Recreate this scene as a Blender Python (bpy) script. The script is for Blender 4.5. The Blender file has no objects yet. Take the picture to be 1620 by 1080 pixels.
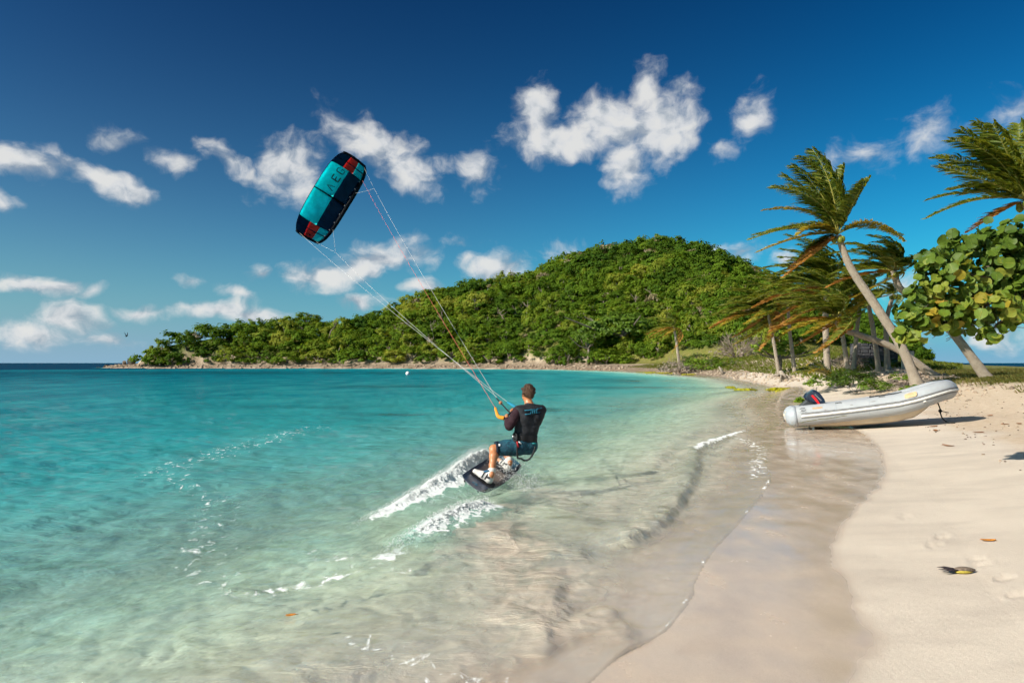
import bpy, bmesh, math, random
import numpy as np
from mathutils import Vector, Matrix

rng = np.random.default_rng(7)
random.seed(7)
R = math.radians
sc = bpy.context.scene
COL = sc.collection

# ------------------------------------------------------------------ camera
CAM_H = 1.75
cam_d = bpy.data.cameras.new('camera')
cam_d.sensor_width = 36.0
cam_d.lens = 24.0
cam_d.shift_y = 34.0 / 1620.0
cam_d.clip_start = 0.05
cam_d.clip_end = 100000.0
cam = bpy.data.objects.new('camera', cam_d)
cam.location = (0, 0, CAM_H)
cam.rotation_euler = (R(90), 0, 0)
COL.objects.link(cam)
sc.camera = cam

# ------------------------------------------------------------------ light
SUN_EL = R(31)
SUN_AZ = math.atan2(-0.86, -0.51)          # azimuth of the sun measured from +Y towards +X
TO_SUN = Vector((math.sin(SUN_AZ) * math.cos(SUN_EL), math.cos(SUN_AZ) * math.cos(SUN_EL), math.sin(SUN_EL)))
sun_d = bpy.data.lights.new('sun', 'SUN')
sun_d.energy = 4.6
sun_d.angle = R(0.53)
sun_d.color = (1.0, 0.93, 0.82)
sun = bpy.data.objects.new('sun', sun_d)
sun.rotation_euler = (-TO_SUN).to_track_quat('-Z', 'Y').to_euler()
sun.location = (0, 0, 60)
COL.objects.link(sun)

vs = sc.view_settings
vs.view_transform = 'Standard'
vs.look = 'None'
vs.gamma = 1.0
vs.use_curve_mapping = False
vs.exposure = 0.66

cy = sc.cycles
cy.max_bounces = 8
cy.diffuse_bounces = 3
cy.glossy_bounces = 3
cy.transmission_bounces = 4
cy.transparent_max_bounces = 12
cy.caustics_reflective = False
cy.caustics_refractive = False
cy.sample_clamp_indirect = 6.0
cy.use_denoising = True
cy.use_adaptive_sampling = True
cy.adaptive_threshold = 0.03
cy.adaptive_min_samples = 8

# ------------------------------------------------------------------ node helpers
class NT:
    """tiny helper to write node trees"""
    def __init__(self, tree):
        self.t = tree
    def n(self, kind, **kw):
        nd = self.t.nodes.new(kind)
        for k, v in kw.items():
            if k.startswith('i_'):
                key = k[2:]
                key = int(key) if key.isdigit() else key.replace('_', ' ')
                self.set(nd.inputs[key], v)
            else:
                setattr(nd, k, v)
        return nd
    def set(self, sock, v):
        if isinstance(v, bpy.types.NodeSocket):
            self.t.links.new(v, sock)
        elif isinstance(v, bpy.types.Node):
            self.t.links.new(v.outputs[0], sock)
        else:
            if isinstance(v, (tuple, list)) and len(v) == 3 and sock.type == 'RGBA':
                v = (*v, 1.0)
            sock.default_value = v
    def math(self, op, a, b=0.0, c=None, clamp=False):
        nd = self.t.nodes.new('ShaderNodeMath'); nd.operation = op; nd.use_clamp = clamp
        self.set(nd.inputs[0], a); self.set(nd.inputs[1], b)
        if c is not None: self.set(nd.inputs[2], c)
        return nd.outputs[0]
    def vmath(self, op, a, b=(0, 0, 0), scale=None):
        nd = self.t.nodes.new('ShaderNodeVectorMath'); nd.operation = op
        self.set(nd.inputs[0], a); self.set(nd.inputs[1], b)
        if scale is not None: self.set(nd.inputs['Scale'], scale)
        return nd.outputs['Value'] if op in ('LENGTH', 'DOT_PRODUCT', 'DISTANCE') else nd.outputs[0]
    def noise(self, vec, scale, detail=4.0, rough=0.5, dist=0.0, out=0, **kw):
        nd = self.t.nodes.new('ShaderNodeTexNoise')
        nd.noise_dimensions = kw.get('dim', '3D')
        if vec is not None: self.set(nd.inputs['Vector'], vec)
        nd.inputs['Scale'].default_value = scale
        nd.inputs['Detail'].default_value = detail
        nd.inputs['Roughness'].default_value = rough
        nd.inputs['Distortion'].default_value = dist
        return nd.outputs[out]
    def ramp(self, fac, stops, interp='LINEAR'):
        nd = self.t.nodes.new('ShaderNodeValToRGB')
        cr = nd.color_ramp; cr.interpolation = interp
        while len(cr.elements) < len(stops): cr.elements.new(0.5)
        for e, (p, c) in zip(cr.elements, stops):
            e.position = p
            e.color = (*c, 1.0) if len(c) == 3 else c
        self.set(nd.inputs[0], fac)
        return nd.outputs[0]
    def mapr(self, v, a, b, c=0.0, d=1.0, smooth=False):
        nd = self.t.nodes.new('ShaderNodeMapRange')
        nd.interpolation_type = 'SMOOTHSTEP' if smooth else 'LINEAR'
        nd.clamp = True
        self.set(nd.inputs[0], v)
        for i, x in zip((1, 2, 3, 4), (a, b, c, d)): self.set(nd.inputs[i], x)
        return nd.outputs[0]
    def mix(self, fac, a, b, blend='MIX'):
        nd = self.t.nodes.new('ShaderNodeMix'); nd.data_type = 'RGBA'; nd.blend_type = blend
        self.set(nd.inputs[0], fac); self.set(nd.inputs[6], a); self.set(nd.inputs[7], b)
        return nd.outputs[2]
    def attr(self, name, out='Fac'):
        nd = self.t.nodes.new('ShaderNodeAttribute'); nd.attribute_name = name
        return nd.outputs[out]
    def bump(self, height, strength=0.3, dist=0.02, normal=None):
        nd = self.t.nodes.new('ShaderNodeBump')
        self.set(nd.inputs['Strength'], strength); self.set(nd.inputs['Distance'], dist)
        self.set(nd.inputs['Height'], height)
        if normal is not None: self.set(nd.inputs['Normal'], normal)
        return nd.outputs[0]

def new_mat(name):
    m = bpy.data.materials.new(name)
    m.use_nodes = True
    m.node_tree.nodes.clear()
    t = NT(m.node_tree)
    out = m.node_tree.nodes.new('ShaderNodeOutputMaterial')
    return m, t, out

def simple_mat(name, col, rough=0.6, spec=0.3, metal=0.0, var=0.12, scale=12.0, bump=0.0, bscale=60.0, coat=0.0):
    """painted / moulded surface with gentle unevenness"""
    m, t, out = new_mat(name)
    tc = t.n('ShaderNodeTexCoord')
    nz = t.noise(tc.outputs['Object'], scale, 5.0, 0.6)
    k = t.mapr(nz, 0.3, 0.7, 1.0 - var, 1.0 + var)
    c = t.vmath('SCALE', tuple(col), scale=k)
    p = t.n('ShaderNodeBsdfPrincipled')
    t.set(p.inputs['Base Color'], c)
    p.inputs['Roughness'].default_value = rough
    p.inputs['Specular IOR Level'].default_value = spec
    p.inputs['Metallic'].default_value = metal
    p.inputs['Coat Weight'].default_value = coat
    if bump > 0:
        t.set(p.inputs['Normal'], t.bump(t.noise(tc.outputs['Object'], bscale, 4.0, 0.6), bump, 0.01))
    t.set(out.inputs[0], p)
    return m

# ------------------------------------------------------------------ sky with trade-wind clouds
world = bpy.data.worlds.new('World')
sc.world = world
world.use_nodes = True
wt = NT(world.node_tree)
world.node_tree.nodes.clear()
wout = wt.n('ShaderNodeOutputWorld')
bg = wt.n('ShaderNodeBackground')
sky = wt.n('ShaderNodeTexSky')
sky.sky_type = 'NISHITA'
sky.sun_disc = False
sky.sun_elevation = SUN_EL
sky.sun_rotation = SUN_AZ
sky.altitude = 0.0
sky.air_density = 1.0
sky.dust_density = 0.6
sky.ozone_density = 1.6
bg.inputs['Strength'].default_value = 0.10

def cloud_dir(px, py):
    x, z = (px - 810) / 1080.0, (574 - py) / 1080.0
    return math.atan2(x, 1.0), math.atan2(z, math.hypot(x, 1.0))

# each cloud: centre and half sizes as seen from the beach (in pixels of the 1620-wide frame), tilt, weight
CLOUDS = [
    # the big cumulus high in the middle
    (850, 175, 40, 47, 0, 1.12), (885, 220, 95, 34, 5, 1.12), (960, 195, 85, 51, -10, 1.18), (1040, 200, 75, 60, 10, 1.18),
    (1020, 145, 34, 41, 20, 1.01), (985, 262, 42, 53, 0, 0.95), (1080, 140, 26, 18, 30, 0.62), (1075, 195, 45, 38, 0, 1.01),
    (1195, 185, 40, 42, -40, 0.72), (1145, 235, 32, 18, 20, 0.50),
    # the cloud behind the kite
    (595, 225, 95, 42, -12, 0.98), (640, 272, 70, 42, -20, 0.90), (455, 262, 75, 45, 20, 0.86), (380, 262, 80, 24, -18, 0.68),
    (475, 295, 40, 30, -30, 0.70), (758, 268, 34, 42, -30, 0.74), (710, 265, 26, 20, 0, 0.45),
    # left bank
    (40, 262, 115, 30, -8, 0.92), (150, 275, 95, 26, -14, 0.86), (215, 292, 55, 18, -20, 0.75), (262, 255, 42, 22, -28, 0.66), (190, 222, 55, 16, -10, 0.50),
    (8, 322, 30, 18, -30, 0.62),
    # lower bands
    (60, 452, 105, 19, -5, 0.92), (140, 460, 30, 12, 20, 0.66), (110, 505, 70, 32, 8, 0.89), (60, 528, 110, 27, 0, 0.86), (165, 535, 60, 16, 0, 0.66),
    (215, 490, 50, 13, 0, 0.85), (345, 488, 70, 20, 4, 0.95), (405, 494, 60, 14, -4, 0.80), (375, 465, 48, 12, -12, 0.55),
    (590, 415, 95, 34, 12, 0.98), (520, 438, 95, 30, -8, 0.95), (655, 402, 40, 28, 10, 0.60), (575, 483, 45, 15, -8, 0.75), (665, 460, 30, 18, 0, 0.85),
    (785, 425, 60, 30, -10, 0.92), (740, 410, 30, 20, 20, 0.50), (885, 398, 42, 20, 10, 0.55), (725, 380, 45, 12, 10, 0.40),
    (300, 440, 30, 12, 0, 0.50), (405, 440, 26, 14, 20, 0.50),
    # right side
    (1465, 210, 60, 38, 0, 0.50), (1595, 175, 62, 30, 0, 0.48), (1365, 250, 58, 36, 10, 0.48), (1125, 396, 40, 18, 0, 0.65), (1175, 400, 40, 22, 0, 0.72),
    (1435, 445, 48, 34, 0, 0.62), (1560, 528, 120, 28, 6, 0.64), (1600, 520, 70, 24, 0, 0.60), (1250, 410, 30, 18, 0, 0.50),
]
def build_cloud_group():
    g = bpy.data.node_groups.new('cloud_density', 'ShaderNodeTree')
    g.interface.new_socket('Dir', in_out='INPUT', socket_type='NodeSocketVector')
    g.interface.new_socket('Density', in_out='OUTPUT', socket_type='NodeSocketFloat')
    g.interface.new_socket('Towards', in_out='OUTPUT', socket_type='NodeSocketFloat')
    t = NT(g)
    gi = t.n('NodeGroupInput'); go = t.n('NodeGroupOutput')
    base = gi.outputs[0]
    # ragged edges: warp the direction before measuring
    w1 = t.noise(t.vmath('MULTIPLY', base, (1, 1.5, 1)), 8.0, 3.0, 0.6, out=1, dim='2D')
    w1 = t.vmath('SCALE', t.vmath('SUBTRACT', w1, (0.5, 0.5, 0.5)), scale=0.045)
    p = t.vmath('ADD', base, w1)
    sp = t.n('ShaderNodeSeparateXYZ'); t.set(sp.inputs[0], p)
    turned = {0: p}
    for a in (-22, 22):
        c, s = math.cos(R(a)), math.sin(R(a))
        cb = t.n('ShaderNodeCombineXYZ')
        t.set(cb.inputs[0], t.vmath('DOT_PRODUCT', p, (c, s, 0)))
        t.set(cb.inputs[1], t.vmath('DOT_PRODUCT', p, (-s, c, 0)))
        turned[a] = cb.outputs[0]
    field = None
    for (px, py, rx, ry, rot, wgt) in CLOUDS:
        az, el = cloud_dir(px, py)
        sx = rx / 1080.0 * math.cos(az) ** 2 * 1.10
        sy = ry / 1080.0 * math.cos(az) * 1.10
        q = min((-22, 0, 22), key=lambda k: abs(k - rot))
        c, s = math.cos(R(q)), math.sin(R(q))
        cx, cyy = az * c + el * s, -az * s + el * c
        nd = t.n('ShaderNodeVectorMath', operation='MULTIPLY_ADD')
        t.set(nd.inputs[0], turned[q])
        nd.inputs[1].default_value = (1 / sx, 1 / sy, 0)
        nd.inputs[2].default_value = (-cx / sx, -cyy / sy, 0)
        v = t.math('MULTIPLY_ADD', t.vmath('LENGTH', nd.outputs[0]), -wgt, wgt)
        field = v if field is None else t.math('MAXIMUM', field, v)
    # the same kind of sky goes on outside the frame
    far = t.noise(t.vmath('MULTIPLY', base, (1, 1.9, 1)), 3.3, 2.0, 0.5, dim='2D')
    sx = t.n('ShaderNodeSeparateXYZ'); t.set(sx.inputs[0], base)
    azabs = t.math('ABSOLUTE', sx.outputs[0])
    o = t.math('MAXIMUM', t.mapr(azabs, 0.70, 0.95), t.mapr(sx.outputs[1], 0.52, 0.75))
    farv = t.math('MULTIPLY_ADD', t.mapr(far, 0.50, 0.68, -0.1, 1.5), o, -0.5)
    field = t.math('MAXIMUM', field, farv)
    pn = t.vmath('MULTIPLY', p, (1, 1.25, 1))
    n1 = t.noise(pn, 20.0, 6.0, 0.58, dim='2D')
    dens = t.math('MULTIPLY_ADD', t.math('SUBTRACT', n1, 0.5), 1.25, field)
    t.set(go.inputs[0], dens)
    n3 = t.noise(t.vmath('ADD', pn, (-0.014, 0.020, 0)), 20.0, 2.0, 0.5, dim='2D')     # the cloud a little nearer the sun
    t.set(go.inputs[1], t.math('SUBTRACT', n1, n3))
    return g

CG = build_cloud_group()
tcw = wt.n('ShaderNodeTexCoord')
sep = wt.n('ShaderNodeSeparateXYZ'); wt.set(sep.inputs[0], tcw.outputs['Generated'])
az_n = wt.math('ARCTAN2', sep.outputs[0], sep.outputs[1])
hyp = wt.math('SQRT', wt.math('ADD', wt.math('MULTIPLY', sep.outputs[0], sep.outputs[0]), wt.math('MULTIPLY', sep.outputs[1], sep.outputs[1])))
el_n = wt.math('ARCTAN2', sep.outputs[2], hyp)
dirv = wt.n('ShaderNodeCombineXYZ'); wt.set(dirv.inputs[0], az_n); wt.set(dirv.inputs[1], el_n)
g1 = wt.n('ShaderNodeGroup'); g1.node_tree = CG; wt.set(g1.inputs[0], dirv.outputs[0])
d1 = g1.outputs[0]
cov = wt.mapr(d1, 0.0, 0.78, 0, 1, True)
cov = wt.math('MULTIPLY', cov, wt.mapr(el_n, -0.005, 0.012, 0, 1, True))
shade = wt.math('MULTIPLY_ADD', g1.outputs[1], 2.2, 0.50)
shade = wt.math('ADD', shade, wt.mapr(d1, 0.3, 1.2, 0.0, 0.25))
cl_col = wt.ramp(shade, [(0.12, (0.46, 0.53, 0.62)), (0.40, (0.70, 0.75, 0.80)), (0.70, (0.92, 0.94, 0.96)), (1.0, (1.0, 1.0, 0.98))])
# polarised, graded sky colour
KS = 0.1464
sps = wt.n('ShaderNodeSeparateColor'); wt.set(sps.inputs[0], sky.outputs[0])
def grade(ch, gain, power):
    return wt.math('MULTIPLY', wt.math('POWER', wt.math('MULTIPLY', ch, KS), power), gain / KS)
cmb = wt.n('ShaderNodeCombineColor')
wt.set(cmb.inputs[0], grade(sps.outputs[0], 0.16, 3.6))
wt.set(cmb.inputs[1], grade(sps.outputs[1], 0.66, 2.25))
wt.set(cmb.inputs[2], grade(sps.outputs[2], 0.62, 2.0))
# salt haze low over the sea
hz = wt.math('POWER', 2.718, wt.math('MULTIPLY', wt.math('ABSOLUTE', el_n), -7.5))
towards_sun = wt.mapr(az_n, -0.65, 0.55, 0.98, 0.95)
hzc = wt.mix(wt.mapr(az_n, -0.6, 0.5), tuple(v / KS for v in (0.26, 0.395, 0.52)), tuple(v / KS for v in (0.045, 0.37, 0.62)))
skc = wt.mix(wt.math('MULTIPLY', hz, towards_sun), cmb.outputs[0], hzc)
low = wt.math('POWER', 2.718, wt.math('MULTIPLY', wt.math('ABSOLUTE', el_n), -22.0))
skc = wt.mix(wt.math('MULTIPLY', low, 0.85), skc, tuple(v / KS for v in (0.24, 0.42, 0.56)))
CLOUD_GAIN = 5.0
cl = wt.vmath('SCALE', cl_col, scale=CLOUD_GAIN)
fin = wt.mix(wt.math('MULTIPLY', cov, 0.93), skc, cl)
wt.set(bg.inputs['Color'], fin)
wt.set(wout.inputs[0], bg)
world.cycles.sampling_method = 'NONE'

# ------------------------------------------------------------------ numpy helpers
def P(px, py, z=0.0):
    """point on the level z seen at a spot of the 1620 x 1080 frame (survey of the photograph)"""
    d = (CAM_H - z) * 1080.0 / (py - 574.0)
    return np.array(((px - 810.0) / 1080.0 * d, d, z))
def PD(px, py, d):
    return np.array(((px - 810.0) / 1080.0 * d, d, CAM_H - (py - 574.0) / 1080.0 * d))

_PERM = np.random.default_rng(99).permutation(4096).astype(np.int32)
_GX = np.cos(np.arange(4096) * (2 * np.pi * 0.618034)).astype(np.float32)
_GY = np.sin(np.arange(4096) * (2 * np.pi * 0.618034)).astype(np.float32)
def pnoise(x, y, seed=0):
    x = np.asarray(x, np.float64); y = np.asarray(y, np.float64)
    x0 = np.floor(x); y0 = np.floor(y)
    fx = (x - x0).astype(np.float32); fy = (y - y0).astype(np.float32)
    ix = x0.astype(np.int64).astype(np.int32) + np.int32(seed * 131); iy = y0.astype(np.int64).astype(np.int32)
    u = fx * fx * fx * (fx * (fx * 6 - 15) + 10); v = fy * fy * fy * (fy * (fy * 6 - 15) + 10)
    p0 = _PERM[iy & 4095]; p1 = _PERM[(iy + 1) & 4095]
    def g(p, dx, dy):
        h = _PERM[(ix + dx + p) & 4095]
        return _GX[h] * (fx - dx) + _GY[h] * (fy - dy)
    a = g(p0, 0, 0); a += u * (g(p0, 1, 0) - a)
    b = g(p1, 0, 1); b += u * (g(p1, 1, 1) - b)
    return (a + v * (b - a)) * 1.5
def fbm(x, y, oct=4, gain=0.5, seed=0):
    s = 0; a = 1.0
    for i in range(oct):
        s = s + a * pnoise(x, y, seed + i * 17); x = x * 2.03 + 3.1; y = y * 2.03 - 1.7; a *= gain
    return s
def sstep(a, b, x):
    t = np.clip((x - a) / (b - a), 0, 1); return t * t * (3 - 2 * t)
def seg_dist(X, Y, pts, closed=False, along=False, reach=1e9):
    """distance to a line of points; beyond `reach` of its box the answer is just 'far'"""
    pts = np.asarray(pts, float)[:, :2]
    if reach < 1e8:
        lo = pts.min(0) - reach; hi = pts.max(0) + reach
        k = np.nonzero((X > lo[0]) & (X < hi[0]) & (Y > lo[1]) & (Y < hi[1]))[0]
        d = np.full(X.shape, 1e6); tt = np.zeros(X.shape)
        if len(k):
            r = seg_dist(X[k], Y[k], pts, closed, True)
            d[k], tt[k] = r
        return (d, tt) if along else d
    best = np.full(X.shape, 1e18); tt = np.zeros(X.shape)
    n = len(pts)
    for i in range(n if closed else n - 1):
        a = pts[i]; b = pts[(i + 1) % n]; d = b - a; L = d @ d + 1e-12
        t = np.clip(((X - a[0]) * d[0] + (Y - a[1]) * d[1]) / L, 0, 1)
        q = (X - a[0] - t * d[0]) ** 2 + (Y - a[1] - t * d[1]) ** 2
        if along:
            m = q < best; tt[m] = (i + t[m]) / (n - 1)
        np.minimum(best, q, out=best)
    return (np.sqrt(best), tt) if along else np.sqrt(best)
def inside(X, Y, pts):
    pts = np.asarray(pts, float)[:, :2]; r = np.zeros(X.shape, bool); n = len(pts)
    for i in range(n):
        a = pts[i]; b = pts[(i + 1) % n]
        c = (a[1] > Y) != (b[1] > Y)
        r ^= c & (X < (b[0] - a[0]) * (Y - a[1]) / (b[1] - a[1] + 1e-15) + a[0])
    return r
def smooth_line(pts, n=6):
    """Catmull-Rom through the points"""
    p = np.asarray(pts, float); out = []
    for i in range(len(p) - 1):
        p0 = p[max(i - 1, 0)]; p1 = p[i]; p2 = p[i + 1]; p3 = p[min(i + 2, len(p) - 1)]
        for k in range(n):
            t = k / n
            out.append(0.5 * (2 * p1 + (p2 - p0) * t + (2 * p0 - 5 * p1 + 4 * p2 - p3) * t * t + (3 * p1 - p0 - 3 * p2 + p3) * t ** 3))
    out.append(p[-1]); return np.array(out)

def mesh_np(name, verts, faces, mat=None, attrs=None, smooth=True, parent=None, link=True):
    me = bpy.data.meshes.new(name)
    verts = np.ascontiguousarray(verts, dtype=np.float32)
    if isinstance(faces, np.ndarray):
        k = faces.shape[1]
        me.vertices.add(len(verts)); me.vertices.foreach_set('co', verts.ravel())
        me.loops.add(faces.size); me.loops.foreach_set('vertex_index', np.ascontiguousarray(faces, dtype=np.int32).ravel())
        me.polygons.add(len(faces)); me.polygons.foreach_set('loop_start', np.arange(0, faces.size, k, dtype=np.int32))
        me.update(calc_edges=True)
    else:
        me.from_pydata([tuple(map(float, v)) for v in verts], [], faces); me.update()
    if smooth and len(me.polygons):
        me.polygons.foreach_set('use_smooth', np.ones(len(me.polygons), dtype=bool))
    for k, v in (attrs or {}).items():
        v = np.asarray(v, dtype=np.float32)
        if v.ndim == 1:
            a = me.attributes.new(k, 'FLOAT', 'POINT'); a.data.foreach_set('value', v)
        else:
            a = me.attributes.new(k, 'FLOAT_VECTOR', 'POINT'); a.data.foreach_set('vector', np.ascontiguousarray(v).ravel())
    if mat is not None: me.materials.append(mat)
    if not link: return me
    o = bpy.data.objects.new(name, me)
    COL.objects.link(o)
    if parent is not None: o.parent = parent
    return o
def tag(o, label=None, cat=None, group=None, kind=None):
    if label: o['label'] = label
    if cat: o['category'] = cat
    if group: o['group'] = group
    if kind: o['kind'] = kind
    return o
def empty(name, loc=(0, 0, 0), rz=0.0):
    o = bpy.data.objects.new(name, None); COL.objects.link(o)
    o.location = tuple(map(float, loc)); o.rotation_euler = (0, 0, rz); o.empty_display_size = 0.2
    return o
def grid_faces(nr, nc, wrap=False):
    i = np.arange(nr - 1)[:, None]; j = np.arange(nc if wrap else nc - 1)[None, :]
    j2 = (j + 1) % nc
    a = i * nc + j; b = i * nc + j2; c = (i + 1) * nc + j2; d = (i + 1) * nc + j
    return np.stack([a, b, c, d], -1).reshape(-1, 4)

# ------------------------------------------------------------------ the lie of the land
SWASH = [P(*p, 0.03)[:2] for p in ((930, 1085), (985, 1035), (1052, 1000), (1095, 945), (1102, 918), (1130, 872), (1172, 825), (1208, 780),
        (1222, 752), (1212, 735), (1218, 712), (1226, 695), (1214, 680), (1238, 668), (1222, 650), (1200, 636), (1222, 624), (1236, 615), (1196, 606), (1150, 597), (1060, 590.5), (1000, 587))]
SWASH = smooth_line([(-14.0, -9.0), (-5.0, -4.0), (-1.3, 0.8), (-0.2, 2.6)] + [tuple(p) for p in SWASH], 5)
COAST = np.vstack([SWASH, [(15, 181), (-2, 200), (-32, 214), (-64, 222), (-96, 226), (-125, 230), (-146, 243), (-152, 262), (-140, 300), (-60, 400), (100, 460), (220, 420),
                           (210, 330), (150, 215), (92, 110), (66, 55), (55, 10), (45, -30), (-14, -30)]])
WETL = smooth_line([P(*p, 0.12)[:2] for p in ((1300, 1150), (1345, 1080), (1388, 1010), (1372, 955), (1332, 885), (1322, 862), (1352, 805), (1402, 752), (1392, 705), (1368, 684), (1330, 662), (1290, 640), (1280, 625), (1245, 611))], 5)
WETP = np.vstack([[(0.6, 1.0)], WETL, [(15, 45), (8, 45), (-8, 20), (-8, 0)]])

RIDGE_PX = np.array([(150, 574), (205, 574), (218, 556), (232, 536), (270, 527), (330, 518), (400, 514), (460, 506), (490, 514), (530, 516), (575, 500), (620, 489), (650, 473), (700, 461), (750, 451),
                     (800, 441), (850, 428), (880, 408), (920, 400), (960, 393), (1000, 387), (1040, 385), (1080, 389), (1110, 395), (1150, 414), (1200, 434), (1250, 450), (1320, 474), (1400, 508), (1450, 536), (1492, 572), (1520, 576)], float)
RIDGE_AZ = np.arctan((RIDGE_PX[:, 0] - 810) / 1080)
def ridge_range(az):
    return np.interp(az, np.arctan((np.array([150, 300, 600, 900, 1100, 1300, 1500]) - 810) / 1080), [262, 264, 268, 305, 325, 300, 262])
def shore_range(az):
    return np.interp(az, np.arctan((np.array([150, 220, 350, 500, 650, 800, 900, 1000, 1080, 1150, 1250, 1400, 1500]) - 810) / 1080), [280, 262, 246, 231, 216, 199, 182, 172, 160, 140, 125, 135, 170])
TREE_H = 8.0
def hill(x, y):
    az = np.arctan2(x, y); r = np.hypot(x, y)
    rr = ridge_range(az)
    top = np.interp(az, RIDGE_AZ, (574 - RIDGE_PX[:, 1]) / 1080.0)
    h = np.maximum(top * rr * np.cos(az) + CAM_H - np.interp(az, [-0.3, 0.1], [5.6, 7.0]), 0)
    a = shore_range(az) + 6
    t = np.clip((r - a) / np.maximum(rr - a, 1), 0, 1)
    prof = (np.sin(t * np.pi / 2) ** 1.05)
    back = 1 - sstep(0, 1, (r - rr) / 130.0)
    n = fbm(x / 38.0, y / 38.0, 4, 0.5, 5)
    v = h * prof * back * (1 + 0.10 * n * sstep(0.05, 0.5, t) * (1 - sstep(0.75, 1.0, t)))
    return np.where((r > a) & (az > RIDGE_AZ[0]) & (az < RIDGE_AZ[-1] + 0.05), v, 0)
LAND_S = np.array([-400, -60, -25, -14, -8, -4, -2, -1, 0, 2, 3, 4, 5.2, 6.6, 8.5, 11, 15, 30, 60])
LAND_Z = np.array([-14, -4.1, -3.0, -2.35, -1.25, -0.40, -0.16, -0.07, 0.03, 0.10, 0.19, 0.28, 0.38, 0.60, 0.98, 1.14, 1.22, 1.20, 1.1])
BANK_Z = np.array([-14, -4.1, -3.0, -2.35, -1.25, -0.40, -0.16, -0.07, 0.03, 0.62, 0.86, 1.02, 1.16, 1.30, 1.42, 1.50, 1.58, 1.70, 1.9])   # steep stony bank further round the bay
COAST_C = np.vstack([SWASH[::5], COAST[len(SWASH):]])
def signed(x, y):
    x = np.asarray(x, float); y = np.asarray(y, float)
    s = np.zeros(x.shape)
    nr = np.hypot(x, y) < 35
    for m, c in ((nr, COAST), (~nr, COAST_C)):
        if m.any():
            d = seg_dist(x[m], y[m], c, closed=True)
            s[m] = np.where(inside(x[m], y[m], c), d, -d)
    return s
def height(x, y, s=None, fine=True):
    x = np.asarray(x, float); y = np.asarray(y, float)
    if s is None: s = signed(x, y)
    bk = sstep(30, 44, np.hypot(x, y)) * (1 - sstep(0.50, 0.60, np.arctan2(x, y)))
    h = np.interp(s, LAND_S, LAND_Z) * (1 - bk) + np.interp(s, LAND_S, BANK_Z) * bk
    h = h + np.maximum(hill(x, y), 0) * sstep(1, 10, s)
    az = np.arctan2(x, y); r = np.hypot(x, y)
    h = h - 9.0 * sstep(205, 245, r) * sstep(0, -10, s)          # the sea falls away outside the bay
    h = h + 1.35 * np.exp(-((az - 0.40) / 0.13) ** 2) * sstep(34, 85, r) * sstep(3, 12, s) * (1 - sstep(140, 200, r))
    if fine:
        n = fbm(x / 2.3, y / 2.3, 4, 0.5, 31)
        dry = sstep(3.4, 5.0, s + 0.5 * fbm(x / 1.7, y / 1.7, 3, 0.5, 3))
        h = h + dry * (0.035 * n + 0.016 * fbm(x / 0.33, y / 0.33, 3, 0.55, 41)) * sstep(0, 12, 100 - np.hypot(x, y))
        h = h + sstep(9, 16, s) * 0.10 * fbm(x / 6, y / 6, 3, 0.5, 44)
        damp = (1 - dry) * (s > 0)
        h = h + damp * 0.006 * fbm(x / 0.9, y / 0.9, 3, 0.5, 61)
        h = h + (s < -0.3) * np.clip(-s / 4, 0, 1) * (0.05 * fbm(x / 1.3, y / 1.3, 3, 0.5, 71) + 0.045 * np.abs(fbm(x / 0.42 + 0.6 * fbm(x / 0.9, y / 0.9, 2, 0.5, 72), y / 0.42, 2, 0.5, 73)))
        for (cx, cy, ang, L) in FOOTPRINTS:
            u = (x - cx) * math.cos(ang) + (y - cy) * math.sin(ang); v = -(x - cx) * math.sin(ang) + (y - cy) * math.cos(ang)
            e = np.sqrt((u / (L * 0.5)) ** 2 + (v / (L * 0.20)) ** 2)
            h = h - 0.014 * (1 - sstep(0.7, 1.05, e)) + 0.005 * np.exp(-((e - 1.2) / 0.18) ** 2)
    return h
FOOTPRINTS = []
for (px, py, a) in ((1545, 873, 0.5), (1552, 882, 0.4), (1612, 930, 0.3), (1490, 838, 0.6), (1478, 850, 0.5), (1590, 905, 0.4), (1432, 806, 0.5)):
    q = P(px, py, 0.16); FOOTPRINTS.append((q[0], q[1], a, 0.24))
def hz(x, y):
    return float(height(np.array([x]), np.array([y]))[0])
def on_land(px, py):
    """where the sight line through a spot of the photograph meets the ground"""
    d = np.concatenate([np.linspace(2, 60, 1200), np.linspace(60, 420, 1500)])
    x = (px - 810) / 1080 * d; z = CAM_H - (py - 574) / 1080 * d
    g = height(x, d, fine=False)
    k = np.argmax(z <= g) if np.any(z <= g) else len(d) - 1
    return np.array((x[k], d[k], g[k]))

def polar_grid(fine_rings, far_to, far_n, az_half=42.0, cols=470):
    ys = np.linspace(1080 * CAM_H / 1.7, 1080 * CAM_H / 60.0, fine_rings)
    r = np.concatenate([[0.25, 0.9], 1080 * CAM_H / ys, np.geomspace(62, far_to, far_n)])
    az = np.concatenate([np.linspace(-180, -az_half, 34)[:-1], np.linspace(-az_half, az_half, cols), np.linspace(az_half, 180, 34)[1:-1]])
    A, RR = np.meshgrid(np.radians(az), r)
    return (RR * np.sin(A)).ravel(), (RR * np.cos(A)).ravel(), len(r), len(az)

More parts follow.
